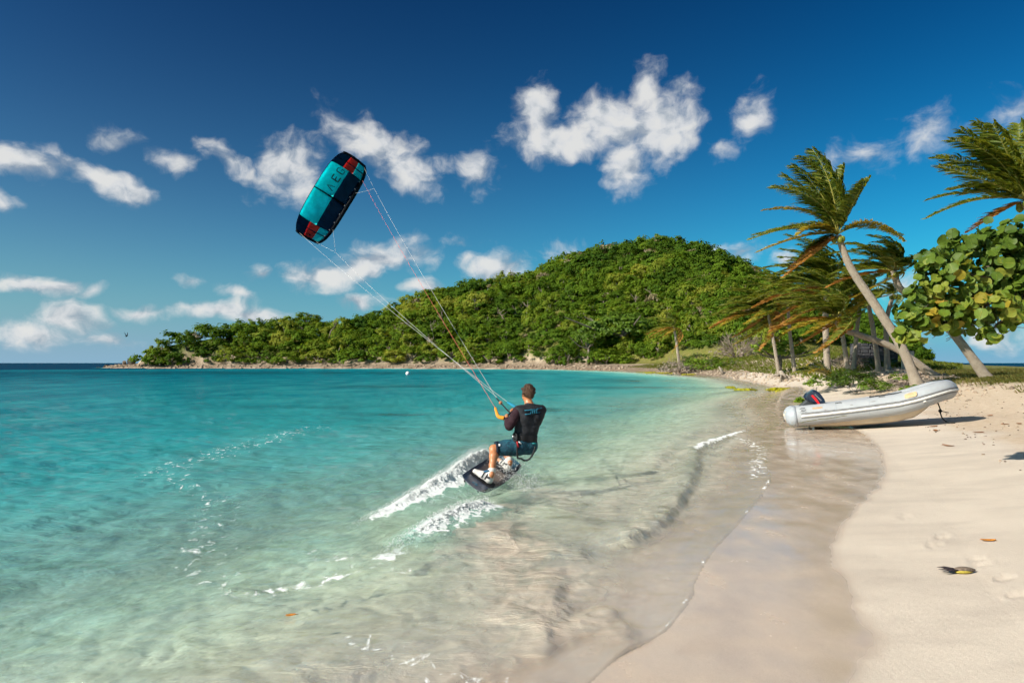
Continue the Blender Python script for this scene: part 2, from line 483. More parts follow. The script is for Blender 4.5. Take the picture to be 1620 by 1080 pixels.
# ---- ground sheet
gx, gy, gnr, gnc = polar_grid(430, 520, 110)
gs = signed(gx, gy)
gh = height(gx, gy, gs)
wd = seg_dist(gx, gy, WETL, reach=3.0); wet = np.where(inside(gx, gy, WETP), wd, -wd)
wet = sstep(-0.07, 0.09, wet + 0.05 * fbm(gx / 0.5, gy / 0.5, 3, 0.5, 9))
wet = np.maximum(wet, sstep(0.6, -0.2, gs))
dryv = sstep(3.7, 4.5, gs + 0.55 * fbm(gx / 1.5, gy / 1.5, 4, 0.55, 3))
rng_ = np.hypot(gx, gy)
grass = sstep(7.6, 10.0, gs + 1.6 * fbm(gx / 2.6, gy / 2.6, 4, 0.6, 13)) * sstep(16, 22, rng_)
cobble = sstep(70, 95, rng_) * sstep(-2, 0, gs) * (1 - sstep(6.5, 9, gs + 1.2 * fbm(gx / 5, gy / 5, 3, 0.5, 21)))
hillv = sstep(1.5, 5, hill(gx, gy))

m_ground, t, out = new_mat('sand_and_turf')
tc = t.n('ShaderNodeTexCoord'); oc = tc.outputs['Object']
nA = t.noise(oc, 0.9, 6, 0.6); nB = t.noise(oc, 7.0, 6, 0.65); nC = t.noise(oc, 160.0, 3, 0.7)
sep = t.n('ShaderNodeSeparateXYZ'); t.set(sep.inputs[0], oc)
smooth_sand = t.mix(t.mapr(nA, 0.38, 0.66), (0.64, 0.55, 0.45), (0.58, 0.495, 0.405))
smooth_sand = t.mix(t.mapr(t.noise(t.vmath('MULTIPLY', oc, (0.5, 1.6, 1)), 1.7, 5, 0.62), 0.48, 0.72), smooth_sand, (0.53, 0.45, 0.37))
loose = t.mix(t.mapr(nB, 0.35, 0.65), (0.50, 0.385, 0.275), (0.60, 0.49, 0.37))
sandc = t.mix(t.attr('dry'), smooth_sand, loose)
grain = t.mapr(nC, 0.25, 0.75, 0.84, 1.13)
sandc = t.vmath('SCALE', sandc, scale=grain)
# dark seaweed and leaf crumbs on the loose sand
cr = t.noise(oc, 9.0, 5, 0.8, 0.4)
crumb = t.math('MULTIPLY', t.mapr(cr, 0.69, 0.73), t.attr('dry'))
sandc = t.mix(t.math('MULTIPLY', crumb, 0.7), sandc, (0.13, 0.08, 0.05))
wetn = t.noise(t.vmath('MULTIPLY', oc, (1.0, 0.6, 1)), 2.6, 5, 0.6)
wetc = t.mix(t.mapr(wetn, 0.35, 0.7), (0.58, 0.455, 0.345), (0.47, 0.375, 0.295))
wetc = t.vmath('SCALE', wetc, scale=grain)
# lighter drained film between wet and dry
c1 = t.mix(t.math('MULTIPLY', t.attr('wet'), 0.92), sandc, wetc)
# underwater: pale sand, its mottling painted in for the caustic light pattern
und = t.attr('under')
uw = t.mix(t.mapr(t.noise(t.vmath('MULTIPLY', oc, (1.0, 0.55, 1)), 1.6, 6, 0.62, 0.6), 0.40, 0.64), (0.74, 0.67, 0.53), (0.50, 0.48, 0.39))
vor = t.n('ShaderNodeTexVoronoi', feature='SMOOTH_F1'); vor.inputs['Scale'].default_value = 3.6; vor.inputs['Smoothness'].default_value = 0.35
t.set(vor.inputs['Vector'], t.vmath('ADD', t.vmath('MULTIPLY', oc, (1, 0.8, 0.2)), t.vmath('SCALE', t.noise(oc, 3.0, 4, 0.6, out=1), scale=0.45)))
uw = t.mix(t.mapr(vor.outputs['Distance'], 0.42, 0.70, 0, 0.85), uw, (0.86, 0.80, 0.66))  # bright cell network: caustic light put into the sand colour
uw = t.mix(t.mapr(t.noise(oc, 9.0, 6, 0.7, 0.8), 0.50, 0.66, 0, 0.6), uw, (0.30, 0.29, 0.23))  # finer dark mottle painted between the bright caustics
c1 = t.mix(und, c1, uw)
gcol = t.mix(t.mapr(nA, 0.35, 0.65), (0.155, 0.165, 0.03), (0.21, 0.165, 0.06))
gcol = t.mix(t.mapr(t.noise(oc, 2.1, 5, 0.7), 0.45, 0.7), gcol, (0.09, 0.12, 0.022))
c1 = t.mix(t.math('MULTIPLY', t.attr('grass'), t.mapr(nB, 0.22, 0.42)), c1, gcol)
stone = t.mix(t.mapr(t.noise(oc, 1.4, 4, 0.8), 0.38, 0.62), (0.33, 0.25, 0.18), (0.15, 0.11, 0.075))
c1 = t.mix(t.attr('cobble'), c1, stone)
soil = t.mix(t.mapr(t.noise(oc, 0.12, 4, 0.6), 0.42, 0.6), (0.05, 0.085, 0.014), (0.12, 0.12, 0.03))
c1 = t.mix(t.attr('hillside'), c1, soil)
p = t.n('ShaderNodeBsdfPrincipled')
t.set(p.inputs['Base Color'], c1)
wetf = t.math('MULTIPLY', t.attr('wet'), t.math('SUBTRACT', 1.0, und))
t.set(p.inputs['Roughness'], t.mapr(t.math('MULTIPLY', wetf, t.mapr(wetn, 0.3, 0.62, 0.70, 1.0)), 0, 1, 0.9, 0.07))
t.set(p.inputs['Specular IOR Level'], t.mapr(wetf, 0, 1, 0.08, 0.55))
hgt = t.math('ADD', t.math('MULTIPLY', nC, 0.35), t.math('MULTIPLY', t.noise(oc, 28.0, 4, 0.7), 1.0))
bstr = t.mapr(wetf, 0.2, 1, 0.30, 0.025)
bstr = t.math('ADD', bstr, t.math('MULTIPLY', t.attr('dry'), 0.35))
t.set(p.inputs['Normal'], t.bump(hgt, bstr, 0.012))
t.set(out.inputs[0], p)
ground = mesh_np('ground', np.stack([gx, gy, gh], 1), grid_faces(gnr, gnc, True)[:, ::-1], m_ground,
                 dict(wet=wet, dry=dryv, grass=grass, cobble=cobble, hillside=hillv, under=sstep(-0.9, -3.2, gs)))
tag(ground, 'pale sandy beach running into grass and the wooded hill', kind='structure')

# ------------------------------------------------------------------ the sea
wx, wy, wnr, wnc = polar_grid(520, 30000, 100, 40.0, 520)
ws = signed(wx, wy)
wr = np.hypot(wx, wy)
bed = height(wx, wy, ws)
depth = np.maximum(-bed, 0)
near = 1 - sstep(35, 60, wr)
off = np.clip(-ws, 0, 50)
# wind ripples and a low swell running in from the open bay
ca, sa = math.cos(R(105)), math.sin(R(105))
U = wx * ca + wy * sa; V = -wx * sa + wy * ca
wrp = fbm(wx / 1.6, wy / 1.6, 3, 0.5, 101)
waves = 0.030 * fbm(U / 0.62 + 0.5 * wrp, V / 1.5, 3, 0.55, 111) + 0.040 * fbm(U / 1.9 + 0.6 * wrp, V / 3.6, 2, 0.5, 121)
waves = waves * sstep(0.1, 5.0, off) * near + 0.010 * fbm(wx / 0.30 + wrp, wy / 0.30, 2, 0.5, 131) * near * sstep(0.05, 0.8, off)
wz = waves.copy()
foam = np.zeros_like(wx); sed = np.zeros_like(wx)

def ridge(pts, height_, width, front, skew=1.0, ends=(0.12, 0.2), wob=0.25, seed=0):
    """a low wave along a line: gentle back, steep front on the shore side"""
    L = smooth_line(pts, 6)
    d, tt = seg_dist(wx, wy, L, along=True, reach=1.6)
    # side of the line
    i = np.clip((tt * (len(L) - 1)).astype(int), 0, len(L) - 2)
    a = L[i]; b = L[i + 1]
    side = np.sign((b[:, 0] - a[:, 0]) * (wy - a[:, 1]) - (b[:, 1] - a[:, 1]) * (wx - a[:, 0]))
    w = np.where(side * skew > 0, width, front)
    e = sstep(0, ends[0], tt) * sstep(1, 1 - ends[1], tt)
    n = 1 + wob * fbm(wx / 0.45, wy / 0.45, 3, 0.55, 200 + seed)
    return height_ * np.exp(-(d / w) ** 2) * e * n, d, tt, side * skew, e

# breaking little swell lines on the sand (world places read off the photograph)
g = lambda *pp: [P(px, py, 0.05)[:2] for px, py in pp]
R1 = g((948, 862), (1000, 850), (1045, 822), (1072, 790), (1092, 755), (1100, 728), (1103, 708), (1130, 697), (1165, 683), (1200, 672))
rz, d_, t_, sd, e_ = ridge(R1, 0.085, 0.32, 0.09, 1.0, (0.1, 0.25), 0.35, 1); wz += rz
foam = np.maximum(foam, 0.85 * np.exp(-(d_ / 0.10) ** 2) * sstep(0.60, 0.68, t_) * sstep(0.98, 0.9, t_))
R2 = g((845, 862), (880, 905), (868, 950), (900, 985), (960, 960), (985, 1000), (978, 1045))
rz, d_, t_, sd, e_ = ridge(R2, 0.022, 0.24, 0.10, -1.0, (0.15, 0.2), 0.6, 2); wz += rz
R3 = g((760, 830), (820, 852), (890, 870), (945, 872))
rz, d_, t_, sd, e_ = ridge(R3, 0.03, 0.3, 0.14, 1.0, (0.2, 0.2), 0.5, 3); wz += rz
R4 = g((790, 920), (830, 960), (860, 1000), (850, 1050))
rz, d_, t_, sd, e_ = ridge(R4, 0.018, 0.18, 0.09, -1.0, (0.2, 0.2), 0.6, 4); wz += rz
R5 = g((1020, 745), (1050, 715), (1085, 690), (1120, 668))
rz, d_, t_, sd, e_ = ridge(R5, 0.05, 0.35, 0.16, 1.0, (0.2, 0.3), 0.3, 5); wz += rz
R6 = g((1105, 650), (1150, 640), (1185, 632))
rz, d_, t_, sd, e_ = ridge(R6, 0.05, 0.5, 0.25, 1.0, (0.2, 0.3), 0.3, 6); wz += rz
# churned, sand-laden water behind the board
turb = np.exp(-(seg_dist(wx, wy, g((790, 830), (870, 900), (900, 970), (890, 1050), (800, 1075)), reach=2.0) / 0.62) ** 2)
q1 = fbm(wx / 0.5, wy / 0.5, 3, 0.5, 301); q2 = fbm(wx / 0.5 + 7, wy / 0.5, 3, 0.5, 302)
rid = 1 - np.abs(fbm(wx / 0.50 + 0.7 * q1, wy / 0.9 + 0.7 * q2, 2, 0.5, 303)) * 1.8
wz += turb * 0.007 * np.clip(rid, -0.4, 1) * sstep(0.0, 0.35, off)
sedl = seg_dist(wx, wy, g((760, 800), (800, 850), (850, 900), (880, 960), (880, 1040), (760, 1080), (640, 1090)), reach=2.5)
sed = np.exp(-(sedl / (0.75 + 0.30 * q1)) ** 2) * 1.0
sed2 = seg_dist(wx, wy, g((860, 770), (950, 800), (1020, 760), (1060, 720), (1120, 690), (1180, 660)), reach=3.0)
sed = np.maximum(sed, 0.65 * np.exp(-(sed2 / (0.8 + 0.4 * q1)) ** 2))
sed = np.maximum(sed, 0.95 * sstep(2.0, 0.3, off) * near)
sed = np.clip(sed * (0.95 + 0.25 * fbm(wx / 0.8 + q1, wy / 0.8 + q2, 4, 0.6, 310)), 0, 1)
# the trough and the two curling walls of water thrown up by the board
W1 = g((802, 762), (772, 756), (735, 768), (690, 785), (645, 803), (602, 818), (560, 832))
W2 = g((756, 806), (728, 812), (700, 822), (668, 838), (636, 858), (610, 872))
d_, t_ = seg_dist(wx, wy, smooth_line(W1, 6), along=True, reach=1.5)
foam = np.maximum(foam, 0.55 * np.exp(-(d_ / 0.30) ** 2) * sstep(1.0, 0.5, t_))
d_, t_ = seg_dist(wx, wy, smooth_line(W2, 6), along=True, reach=1.5)
foam = np.maximum(foam, 0.62 * np.exp(-(d_ / 0.22) ** 2))
TR = g((740, 792), (700, 800), (650, 822), (600, 842))
wz -= 0.05 * np.exp(-(seg_dist(wx, wy, TR, reach=1.2) / 0.2) ** 2)
wz -= 0.13 * np.exp(-(seg_dist(wx, wy, [PD(738, 776, 9.0)[:2], PD(770, 757, 9.6)[:2]], reach=1.2) / 0.30) ** 2)
# the white trail drifting on the surface
FT = g((500, 672), (433, 690), (340, 715), (252, 743), (285, 762), (350, 789), (318, 848), (328, 892), (395, 932), (470, 915), (545, 900))
d_ = seg_dist(wx, wy, smooth_line(FT, 6), reach=3.0)
foam = np.maximum(foam, 0.43 * np.exp(-(d_ / (0.075 * np.maximum(wr, 3) + 0.05)) ** 2))
d_ = seg_dist(wx, wy, g((395, 932), (470, 918), (545, 902)), reach=2.0)
foam = np.maximum(foam, 0.60 * np.exp(-(d_ / 0.15) ** 2))
d_ = seg_dist(wx, wy, g((560, 1000), (640, 1040), (700, 1060), (760, 1075)), reach=2.0)
foam = np.maximum(foam, 0.46 * np.exp(-(d_ / 0.35) ** 2))
d_ = seg_dist(wx, wy, g((500, 860), (580, 880), (640, 900)), reach=2.0)
foam = np.maximum(foam, 0.42 * np.exp(-(d_ / 0.7) ** 2))
d_ = seg_dist(wx, wy, g((1175, 690), (1200, 705), (1200, 735), (1195, 750)), reach=2.0)
foam = np.maximum(foam, 0.50 * np.exp(-(d_ / 0.40) ** 2))
# swash lip
lipd = np.abs(ws)
lip = (ws < 0) * np.exp(-((lipd - 0.03) / 0.035) ** 2) * (0.5 + 0.8 * np.clip(fbm(wx / 0.6, wy / 0.6, 2, 0.5, 401) + 0.3, 0, 1)) * (1 - sstep(14, 30, wr))
foam = np.maximum(foam, 0.75 * lip * sstep(-0.2, 0.4, fbm(wx / 0.9, wy / 0.9, 2, 0.5, 402)))
foam = np.maximum(foam, 0.5 * np.exp(-(ws / 1.2) ** 2) * sstep(215, 225, wr) * (wx < -60) * sstep(0.1, 0.4, fbm(wx / 3, wy / 3, 2, 0.5, 403)))
# thin sheet over the sand, thicker at its lip; under the sand beyond it
film = 0.003 + 0.006 * np.clip(lip, 0, 1) + 0.004 * (fbm(wx / 0.25, wy / 0.25, 3, 0.5, 411) + 0.4)
zs = np.maximum(wz, bed + np.maximum(film, 0.003) + np.maximum(wz - waves, 0))
wz = np.where(ws < 0.0, zs, bed - 0.06 - 0.05 * np.clip(ws, 0, 3))
wz = np.where((ws >= 0) & (ws < 0.05) & (wr < 40), bed - 0.01, wz)
wz = np.where(wr > 60, np.where(ws < 0, 0.0, -0.3), wz)
depthv = np.maximum(wz - bed, 0) + 0.0
depthv = np.where(wr > 60, depth, depthv)
# eelgrass beds darken the floor in a few places
weed = np.zeros_like(wx)
for (px, py, lx, ly) in ((1040, 602, 110, 5), (620, 611, 90, 2.2), (1000, 613, 90, 2), (620, 590, 330, 2.2), (330, 590, 260, 2.6), (1120, 614, 60, 2.5), (640, 655, 60, 2.5), (850, 648, 70, 2), (470, 644, 90, 2)):
    pxx = 810 + 1080 * wx / np.maximum(wy, 1e-3); pyy = 574 + 1080 * CAM_H / np.maximum(wy, 1e-3)
    weed = np.maximum(weed, np.exp(-(((pxx - px) / lx) ** 2 + ((pyy - py) / ly) ** 2)) * (wy > 5))
weed = weed * np.clip(0.75 + 0.8 * fbm(wx / 4, wy / 9, 3, 0.5, 420), 0, 1)

m_sea, t, out = new_mat('sea_water')
tc = t.n('ShaderNodeTexCoord'); oc = tc.outputs['Object']
D = t.attr('depth'); F = t.attr('foam'); S = t.attr('silt')
Dn = t.math('MULTIPLY', D, t.mapr(t.noise(t.vmath('MULTIPLY', oc, (1, 0.5, 1)), 0.35, 4, 0.6), 0.3, 0.7, 0.75, 1.25))
body = t.ramp(t.math('POWER', t.math('DIVIDE', Dn, 8.0), 0.5), [
    (0.00, (0.84, 0.78, 0.64)), (0.15, (0.66, 0.80, 0.66)), (0.26, (0.34, 0.68, 0.59)), (0.38, (0.12, 0.50, 0.47)), (0.50, (0.026, 0.335, 0.345)), (0.66, (0.002, 0.175, 0.215)), (0.85, (0.001, 0.060, 0.105)), (1.0, (0.001, 0.036, 0.078))])
body = t.mix(t.math('MULTIPLY', t.attr('weed'), 0.7), body, (0.004, 0.05, 0.06))
alpha = t.math('SUBTRACT', 1.0, t.math('POWER', 2.718, t.math('MULTIPLY', Dn, -0.95)))
alpha = t.math('MAXIMUM', alpha, t.math('MULTIPLY', t.attr('weed'), 0.7))
fl = t.n('ShaderNodeMapping', vector_type='POINT'); fl.inputs['Rotation'].default_value = (0, 0, R(-18)); fl.inputs['Scale'].default_value = (1.0, 0.34, 1.0)
t.set(fl.inputs['Vector'], t.vmath('ADD', oc, t.vmath('SCALE', t.noise(oc, 1.3, 3, 0.5, out=1), scale=0.9)))
sn = t.noise(fl.outputs[0], 3.0, 5, 0.56, 0.5)
siltc = t.ramp(sn, [(0.30, (0.33, 0.245, 0.18)), (0.44, (0.57, 0.455, 0.345)), (0.56, (0.64, 0.52, 0.40)), (0.74, (0.74, 0.63, 0.50))])
sw = t.math('MULTIPLY', S, t.mapr(sn, 0.2, 0.6, 0.62, 0.98))
body = t.mix(sw, body, siltc)
alpha = t.math('MAXIMUM', alpha, t.math('MULTIPLY', sw, t.mapr(D, 0.004, 0.05, 0.14, 0.92)))
# froth: lacy threshold of stretched noise
fo = t.vmath('MULTIPLY', oc, (1.0, 0.62, 1.0))
warp = t.vmath('SCALE', t.noise(fo, 2.4, 3, 0.5, out=1), scale=0.35)
lace = t.n('ShaderNodeTexVoronoi', feature='DISTANCE_TO_EDGE'); lace.inputs['Scale'].default_value = 5.5
t.set(lace.inputs['Vector'], t.vmath('ADD', fo, warp))
fn = t.noise(fo, 9.0, 7, 0.68, 0.6)
fv = t.math('ADD', t.math('MULTIPLY_ADD', fn, 1.0, F), t.math('MULTIPLY', t.mapr(lace.outputs['Distance'], 0.0, 0.16, 1.0, 0.0), 0.16))
foamf = t.mapr(fv, 1.06, 1.26, 0, 1, True)
foamf = t.math('MULTIPLY', foamf, t.mapr(F, 0.03, 0.15))
# ripple relief
cd = t.n('ShaderNodeVectorMath', operation='LENGTH'); t.set(cd.inputs[0], oc)
rough_far = t.mapr(cd.outputs['Value'], 10, 160, 0.0, 1.0)
rot = t.n('ShaderNodeMapping', vector_type='POINT'); rot.inputs['Rotation'].default_value = (0, 0, R(-14)); rot.inputs['Scale'].default_value = (0.42, 1.0, 1.0)
t.set(rot.inputs['Vector'], oc)
r1 = t.noise(rot.outputs[0], 2.2, 6, 0.62, 0.5)
r2 = t.noise(rot.outputs[0], 0.35, 5, 0.6, 0.3)
r3 = t.noise(rot.outputs[0], 11.0, 4, 0.6, 0.7)
hh = t.math('ADD', t.math('MULTIPLY', r1, 0.13), t.math('MULTIPLY', r2, 0.55))
hh = t.math('MULTIPLY_ADD', r3, t.mapr(cd.outputs['Value'], 6, 45, 0.020, 0.0), hh)
wv = t.n('ShaderNodeTexVoronoi', feature='SMOOTH_F1'); wv.inputs['Scale'].default_value = 2.6; wv.inputs['Smoothness'].default_value = 0.5
t.set(wv.inputs['Vector'], t.vmath('ADD', t.vmath('MULTIPLY', oc, (1.0, 0.75, 0.1)), t.vmath('SCALE', t.noise(oc, 2.0, 3, 0.55, out=1), scale=0.6)))
hh = t.math('MULTIPLY_ADD', wv.outputs['Distance'], t.mapr(cd.outputs['Value'], 5, 22, 0.055, 0.0), hh)
hh = t.math('MULTIPLY_ADD', sn, t.math('MULTIPLY', S, 0.035), hh)
calm = t.mapr(D, 0.004, 0.12, 0.10, 1.0)
nrm = t.bump(hh, t.math('MULTIPLY', calm, 0.95), 1.0)
nrm_b = t.bump(hh, t.math('MULTIPLY', calm, 0.80), 1.0)
dif = t.n('ShaderNodeBsdfDiffuse'); t.set(dif.inputs['Color'], body); t.set(dif.inputs['Normal'], nrm_b)
trn = t.n('ShaderNodeBsdfTransparent'); t.set(trn.inputs['Color'], t.mix(t.mapr(D, 0.0, 0.6), (0.97, 0.985, 0.98), (0.72, 0.93, 0.86)))
mx = t.n('ShaderNodeMixShader'); t.set(mx.inputs[0], alpha); t.set(mx.inputs[1], trn); t.set(mx.inputs[2], dif)
gl = t.n('ShaderNodeBsdfGlossy'); gl.inputs['Roughness'].default_value = 0.06; t.set(gl.inputs['Normal'], nrm)
t.set(gl.inputs['Roughness'], t.mapr(cd.outputs['Value'], 10, 200, 0.05, 0.22))
fr = t.n('ShaderNodeFresnel'); fr.inputs['IOR'].default_value = 1.33; t.set(fr.inputs['Normal'], nrm)
frf = t.math('MULTIPLY', fr.outputs[0], t.mapr(D, 0.01, 0.15, 0.16, 0.42))      # a polarising filter takes half the glare
frf = t.math('MINIMUM', frf, t.mapr(cd.outputs['Value'], 12, 110, 0.30, 0.07))
mx2 = t.n('ShaderNodeMixShader'); t.set(mx2.inputs[0], frf); t.set(mx2.inputs[1], mx.outputs[0]); t.set(mx2.inputs[2], gl.outputs[0])
fd = t.n('ShaderNodeBsdfDiffuse'); fd.inputs['Color'].default_value = (0.86, 0.88, 0.88, 1)
ft = t.n('ShaderNodeBsdfTranslucent'); ft.inputs['Color'].default_value = (0.88, 0.92, 0.92, 1)
fmx = t.n('ShaderNodeMixShader'); fmx.inputs[0].default_value = 0.12; t.set(fmx.inputs[1], fd.outputs[0]); t.set(fmx.inputs[2], ft.outputs[0])
# thick froth scatters light all through: its shading hardly follows the small relief
fnn = t.n('ShaderNodeNewGeometry').outputs['Normal']
fnn = t.vmath('NORMALIZE', t.vmath('ADD', t.vmath('SCALE', fnn, scale=0.35), (-0.12, -0.10, 0.80)))
t.set(fd.inputs['Normal'], t.bump(fn, 0.25, 0.03, fnn))
mx3 = t.n('ShaderNodeMixShader'); t.set(mx3.inputs[0], t.math('MULTIPLY', foamf, 0.88)); t.set(mx3.inputs[1], mx2.outputs[0]); t.set(mx3.inputs[2], fmx.outputs[0])
t.set(out.inputs[0], mx3)
WATER_V = np.stack([wx, wy, wz], 1)
keep = ~((ws > 3) & (wr < 60))
fc = grid_faces(wnr, wnc, True)[:, ::-1]
fc = fc[np.any(keep[fc], axis=1)]
sea = mesh_np('sea', WATER_V, fc, m_sea, dict(depth=depthv, foam=np.clip(foam, 0, 1.3), silt=sed, weed=weed))
tag(sea, 'clear turquoise sea shoaling onto the beach', kind='structure')

# ------------------------------------------------------------------ shape helpers
def unit(v):
    v = np.asarray(v, float); return v / (np.linalg.norm(v) + 1e-12)
class MB:
    """collects rings, boxes and plates into one mesh"""
    def __init__(self):
        self.v = []; self.f = []
    def add(self, verts, faces):
        o = len(self.v); self.v += [tuple(map(float, p)) for p in verts]
        self.f += [tuple(int(i) + o for i in f) for f in faces]; return self
    def tube(self, pts, rad, n=8, cap=True, flat=None):
        pts = np.asarray(pts, float); m = len(pts)
        rad = np.broadcast_to(np.asarray(rad, float), (m,))
        tan = np.gradient(pts, axis=0); up = np.array((0.13, 0.31, 0.94))
        V = []
        prev = None
        for i in range(m):
            tt = unit(tan[i])
            if prev is None: a = unit(np.cross(tt, up) if abs(tt @ up) < 0.95 else np.cross(tt, (1, 0, 0)))
            else: a = unit(prev - tt * (prev @ tt))
            prev = a; b = np.cross(tt, a)
            for k in range(n):
                th = 2 * np.pi * k / n
                V.append(pts[i] + rad[i] * (np.cos(th) * a + np.sin(th) * b * (flat or 1.0)))
        F = []
        for i in range(m - 1):
            for k in range(n):
                k2 = (k + 1) % n
                F.append((i * n + k, i * n + k2, (i + 1) * n + k2, (i + 1) * n + k))
        if cap:
            F.append(tuple(range(n))[::-1]); F.append(tuple((m - 1) * n + k for k in range(n)))
        return self.add(V, F)
    def loft(self, rings, cap=True, closed=True):
        n = len(rings[0]); V = [p for r in rings for p in r]; F = []
        for i in range(len(rings) - 1):
            for k in range(n if closed else n - 1):
                k2 = (k + 1) % n
                F.append((i * n + k, i * n + k2, (i + 1) * n + k2, (i + 1) * n + k))
        if cap and closed:
            F.append(tuple(range(n))[::-1]); F.append(tuple((len(rings) - 1) * n + k for k in range(n)))
        return self.add(V, F)
    def box(self, c, ax, half):
        c = np.asarray(c, float); ax = [unit(a) for a in ax]
        V = [c + sx * half[0] * ax[0] + sy * half[1] * ax[1] + sz * half[2] * ax[2] for sx in (-1, 1) for sy in (-1, 1) for sz in (-1, 1)]
        return self.add(V, [(0, 1, 3, 2), (4, 6, 7, 5), (0, 4, 5, 1), (2, 3, 7, 6), (0, 2, 6, 4), (1, 5, 7, 3)])
    def build(self, name, mat, parent=None, smooth=True, base=None, bevel=0.0):
        v = np.array(self.v)
        if base is not None: v = v - np.asarray(base, float)
        o = mesh_np(name, v, self.f, mat, smooth=smooth, parent=parent)
        if bevel > 0:
            md = o.modifiers.new('edge', 'BEVEL'); md.width = bevel; md.segments = 2; md.limit_method = 'ANGLE'; md.angle_limit = R(35)
        fix_normals(o)
        return o
def fix_normals(o):
    bm = bmesh.new(); bm.from_mesh(o.data); bmesh.ops.recalc_face_normals(bm, faces=bm.faces); bm.to_mesh(o.data); bm.free()

# rounded solids from a distance field, meshed with surface nets
class Field:
    def __init__(self, lo, hi, h):
        self.lo = np.asarray(lo, float); self.h = h
        n = np.ceil((np.asarray(hi, float) - self.lo) / h).astype(int) + 1
        self.n = n; self.f = np.full(n, 1.0, np.float32)
        self.ax = [self.lo[i] + h * np.arange(n[i]) for i in range(3)]
    def _box(self, lo, hi, m):
        s = []
        for i in range(3):
            a = int(np.clip((lo[i] - m - self.lo[i]) / self.h, 0, self.n[i])); b = int(np.clip((hi[i] + m - self.lo[i]) / self.h + 2, 0, self.n[i]))
            s.append(slice(a, b))
        return tuple(s), np.meshgrid(*[self.ax[i][s[i]] for i in range(3)], indexing='ij')
    def _put(self, s, d, k):
        cur = self.f[s]
        if k <= 0: self.f[s] = np.minimum(cur, d); return
        hh = np.clip(0.5 + 0.5 * (cur - d) / k, 0, 1)
        self.f[s] = np.where(cur < 0.9, cur * (1 - hh) + d * hh - k * hh * (1 - hh), np.minimum(cur, d))
    def cone(self, a, b, ra, rb, k=0.025):
        a = np.asarray(a, float); b = np.asarray(b, float); m = max(ra, rb) + 0.09
        s, (X, Y, Z) = self._box(np.minimum(a, b), np.maximum(a, b), m)
        d = b - a; L = d @ d + 1e-12
        t = np.clip(((X - a[0]) * d[0] + (Y - a[1]) * d[1] + (Z - a[2]) * d[2]) / L, 0, 1)
        q = np.sqrt((X - a[0] - t * d[0]) ** 2 + (Y - a[1] - t * d[1]) ** 2 + (Z - a[2] - t * d[2]) ** 2) - (ra + (rb - ra) * t)
        self._put(s, q.astype(np.float32), k); return self
    def ball(self, c, rad, ax=None, k=0.025):
        c = np.asarray(c, float); rad = np.broadcast_to(np.asarray(rad, float), (3,))
        ax = np.eye(3) if ax is None else np.array([unit(v) for v in ax])
        m = rad.max() + 0.06
        s, (X, Y, Z) = self._box(c, c, m)
        P_ = np.stack([X - c[0], Y - c[1], Z - c[2]], -1) @ ax.T
        q = (np.linalg.norm(P_ / rad, axis=-1) - 1) * rad.min()
        self._put(s, q.astype(np.float32), k); return self
    def cut(self, p, n):
        """keep the side the normal points away from"""
        p = np.asarray(p, float); n = unit(n)
        X, Y, Z = np.meshgrid(*self.ax, indexing='ij')
        self.f = np.maximum(self.f, ((X - p[0]) * n[0] + (Y - p[1]) * n[1] + (Z - p[2]) * n[2]).astype(np.float32)); return self
    def net(self):
        f = self.f; ins = f < 0
        nx, ny, nz = f.shape
        c = np.zeros((nx - 1, ny - 1, nz - 1), np.int32)
        off = [(i, j, k) for i in (0, 1) for j in (0, 1) for k in (0, 1)]
        for i, j, k in off: c += ins[i:nx - 1 + i, j:ny - 1 + j, k:nz - 1 + k]
        act = (c > 0) & (c < 8)
        idx = np.full(act.shape, -1, np.int64); ijk = np.argwhere(act); idx[act] = np.arange(len(ijk))
        acc = np.zeros((len(ijk), 3)); cnt = np.zeros(len(ijk))
        vals = {o: f[ijk[:, 0] + o[0], ijk[:, 1] + o[1], ijk[:, 2] + o[2]] for o in off}
        for a in off:
            for ax in range(3):
                if a[ax] == 0:
                    b = list(a); b[ax] = 1; b = tuple(b)
                    va, vb = vals[a], vals[b]; cr = (va < 0) != (vb < 0)
                    t = np.where(cr, va / (va - vb + 1e-12), 0)
                    p = np.tile(np.array(a, float), (len(ijk), 1)); p[:, ax] += t
                    acc[cr] += p[cr]; cnt[cr] += 1
        V = self.lo + self.h * (ijk + acc / np.maximum(cnt, 1)[:, None])
        Q = []
        for ax in range(3):
            u, w = [(1, 2), (2, 0), (0, 1)][ax]
            sl0 = [slice(None)] * 3; sl1 = [slice(None)] * 3
            sl0[ax] = slice(0, -1); sl1[ax] = slice(1, None)
            A = ins[tuple(sl0)]; B = ins[tuple(sl1)]
            for sign, M in ((1, A & ~B), (0, ~A & B)):
                e = np.argwhere(M)
                e = e[(e[:, u] > 0) & (e[:, w] > 0) & (e[:, u] < f.shape[u] - 1) & (e[:, w] < f.shape[w] - 1)]
                def cell(du, dw):
                    q = e.copy(); q[:, u] -= du; q[:, w] -= dw; return idx[q[:, 0], q[:, 1], q[:, 2]]
                q = np.stack([cell(1, 1), cell(0, 1), cell(0, 0), cell(1, 0)], 1)
                Q.append(q if sign else q[:, ::-1])
        Q = np.vstack(Q); Q = Q[(Q >= 0).all(1)]
        return V, Q
def bez(p0, p1, p2, n):
    t = np.linspace(0, 1, n)[:, None]
    return (1 - t) ** 2 * np.asarray(p0) + 2 * t * (1 - t) * np.asarray(p1) + t * t * np.asarray(p2)

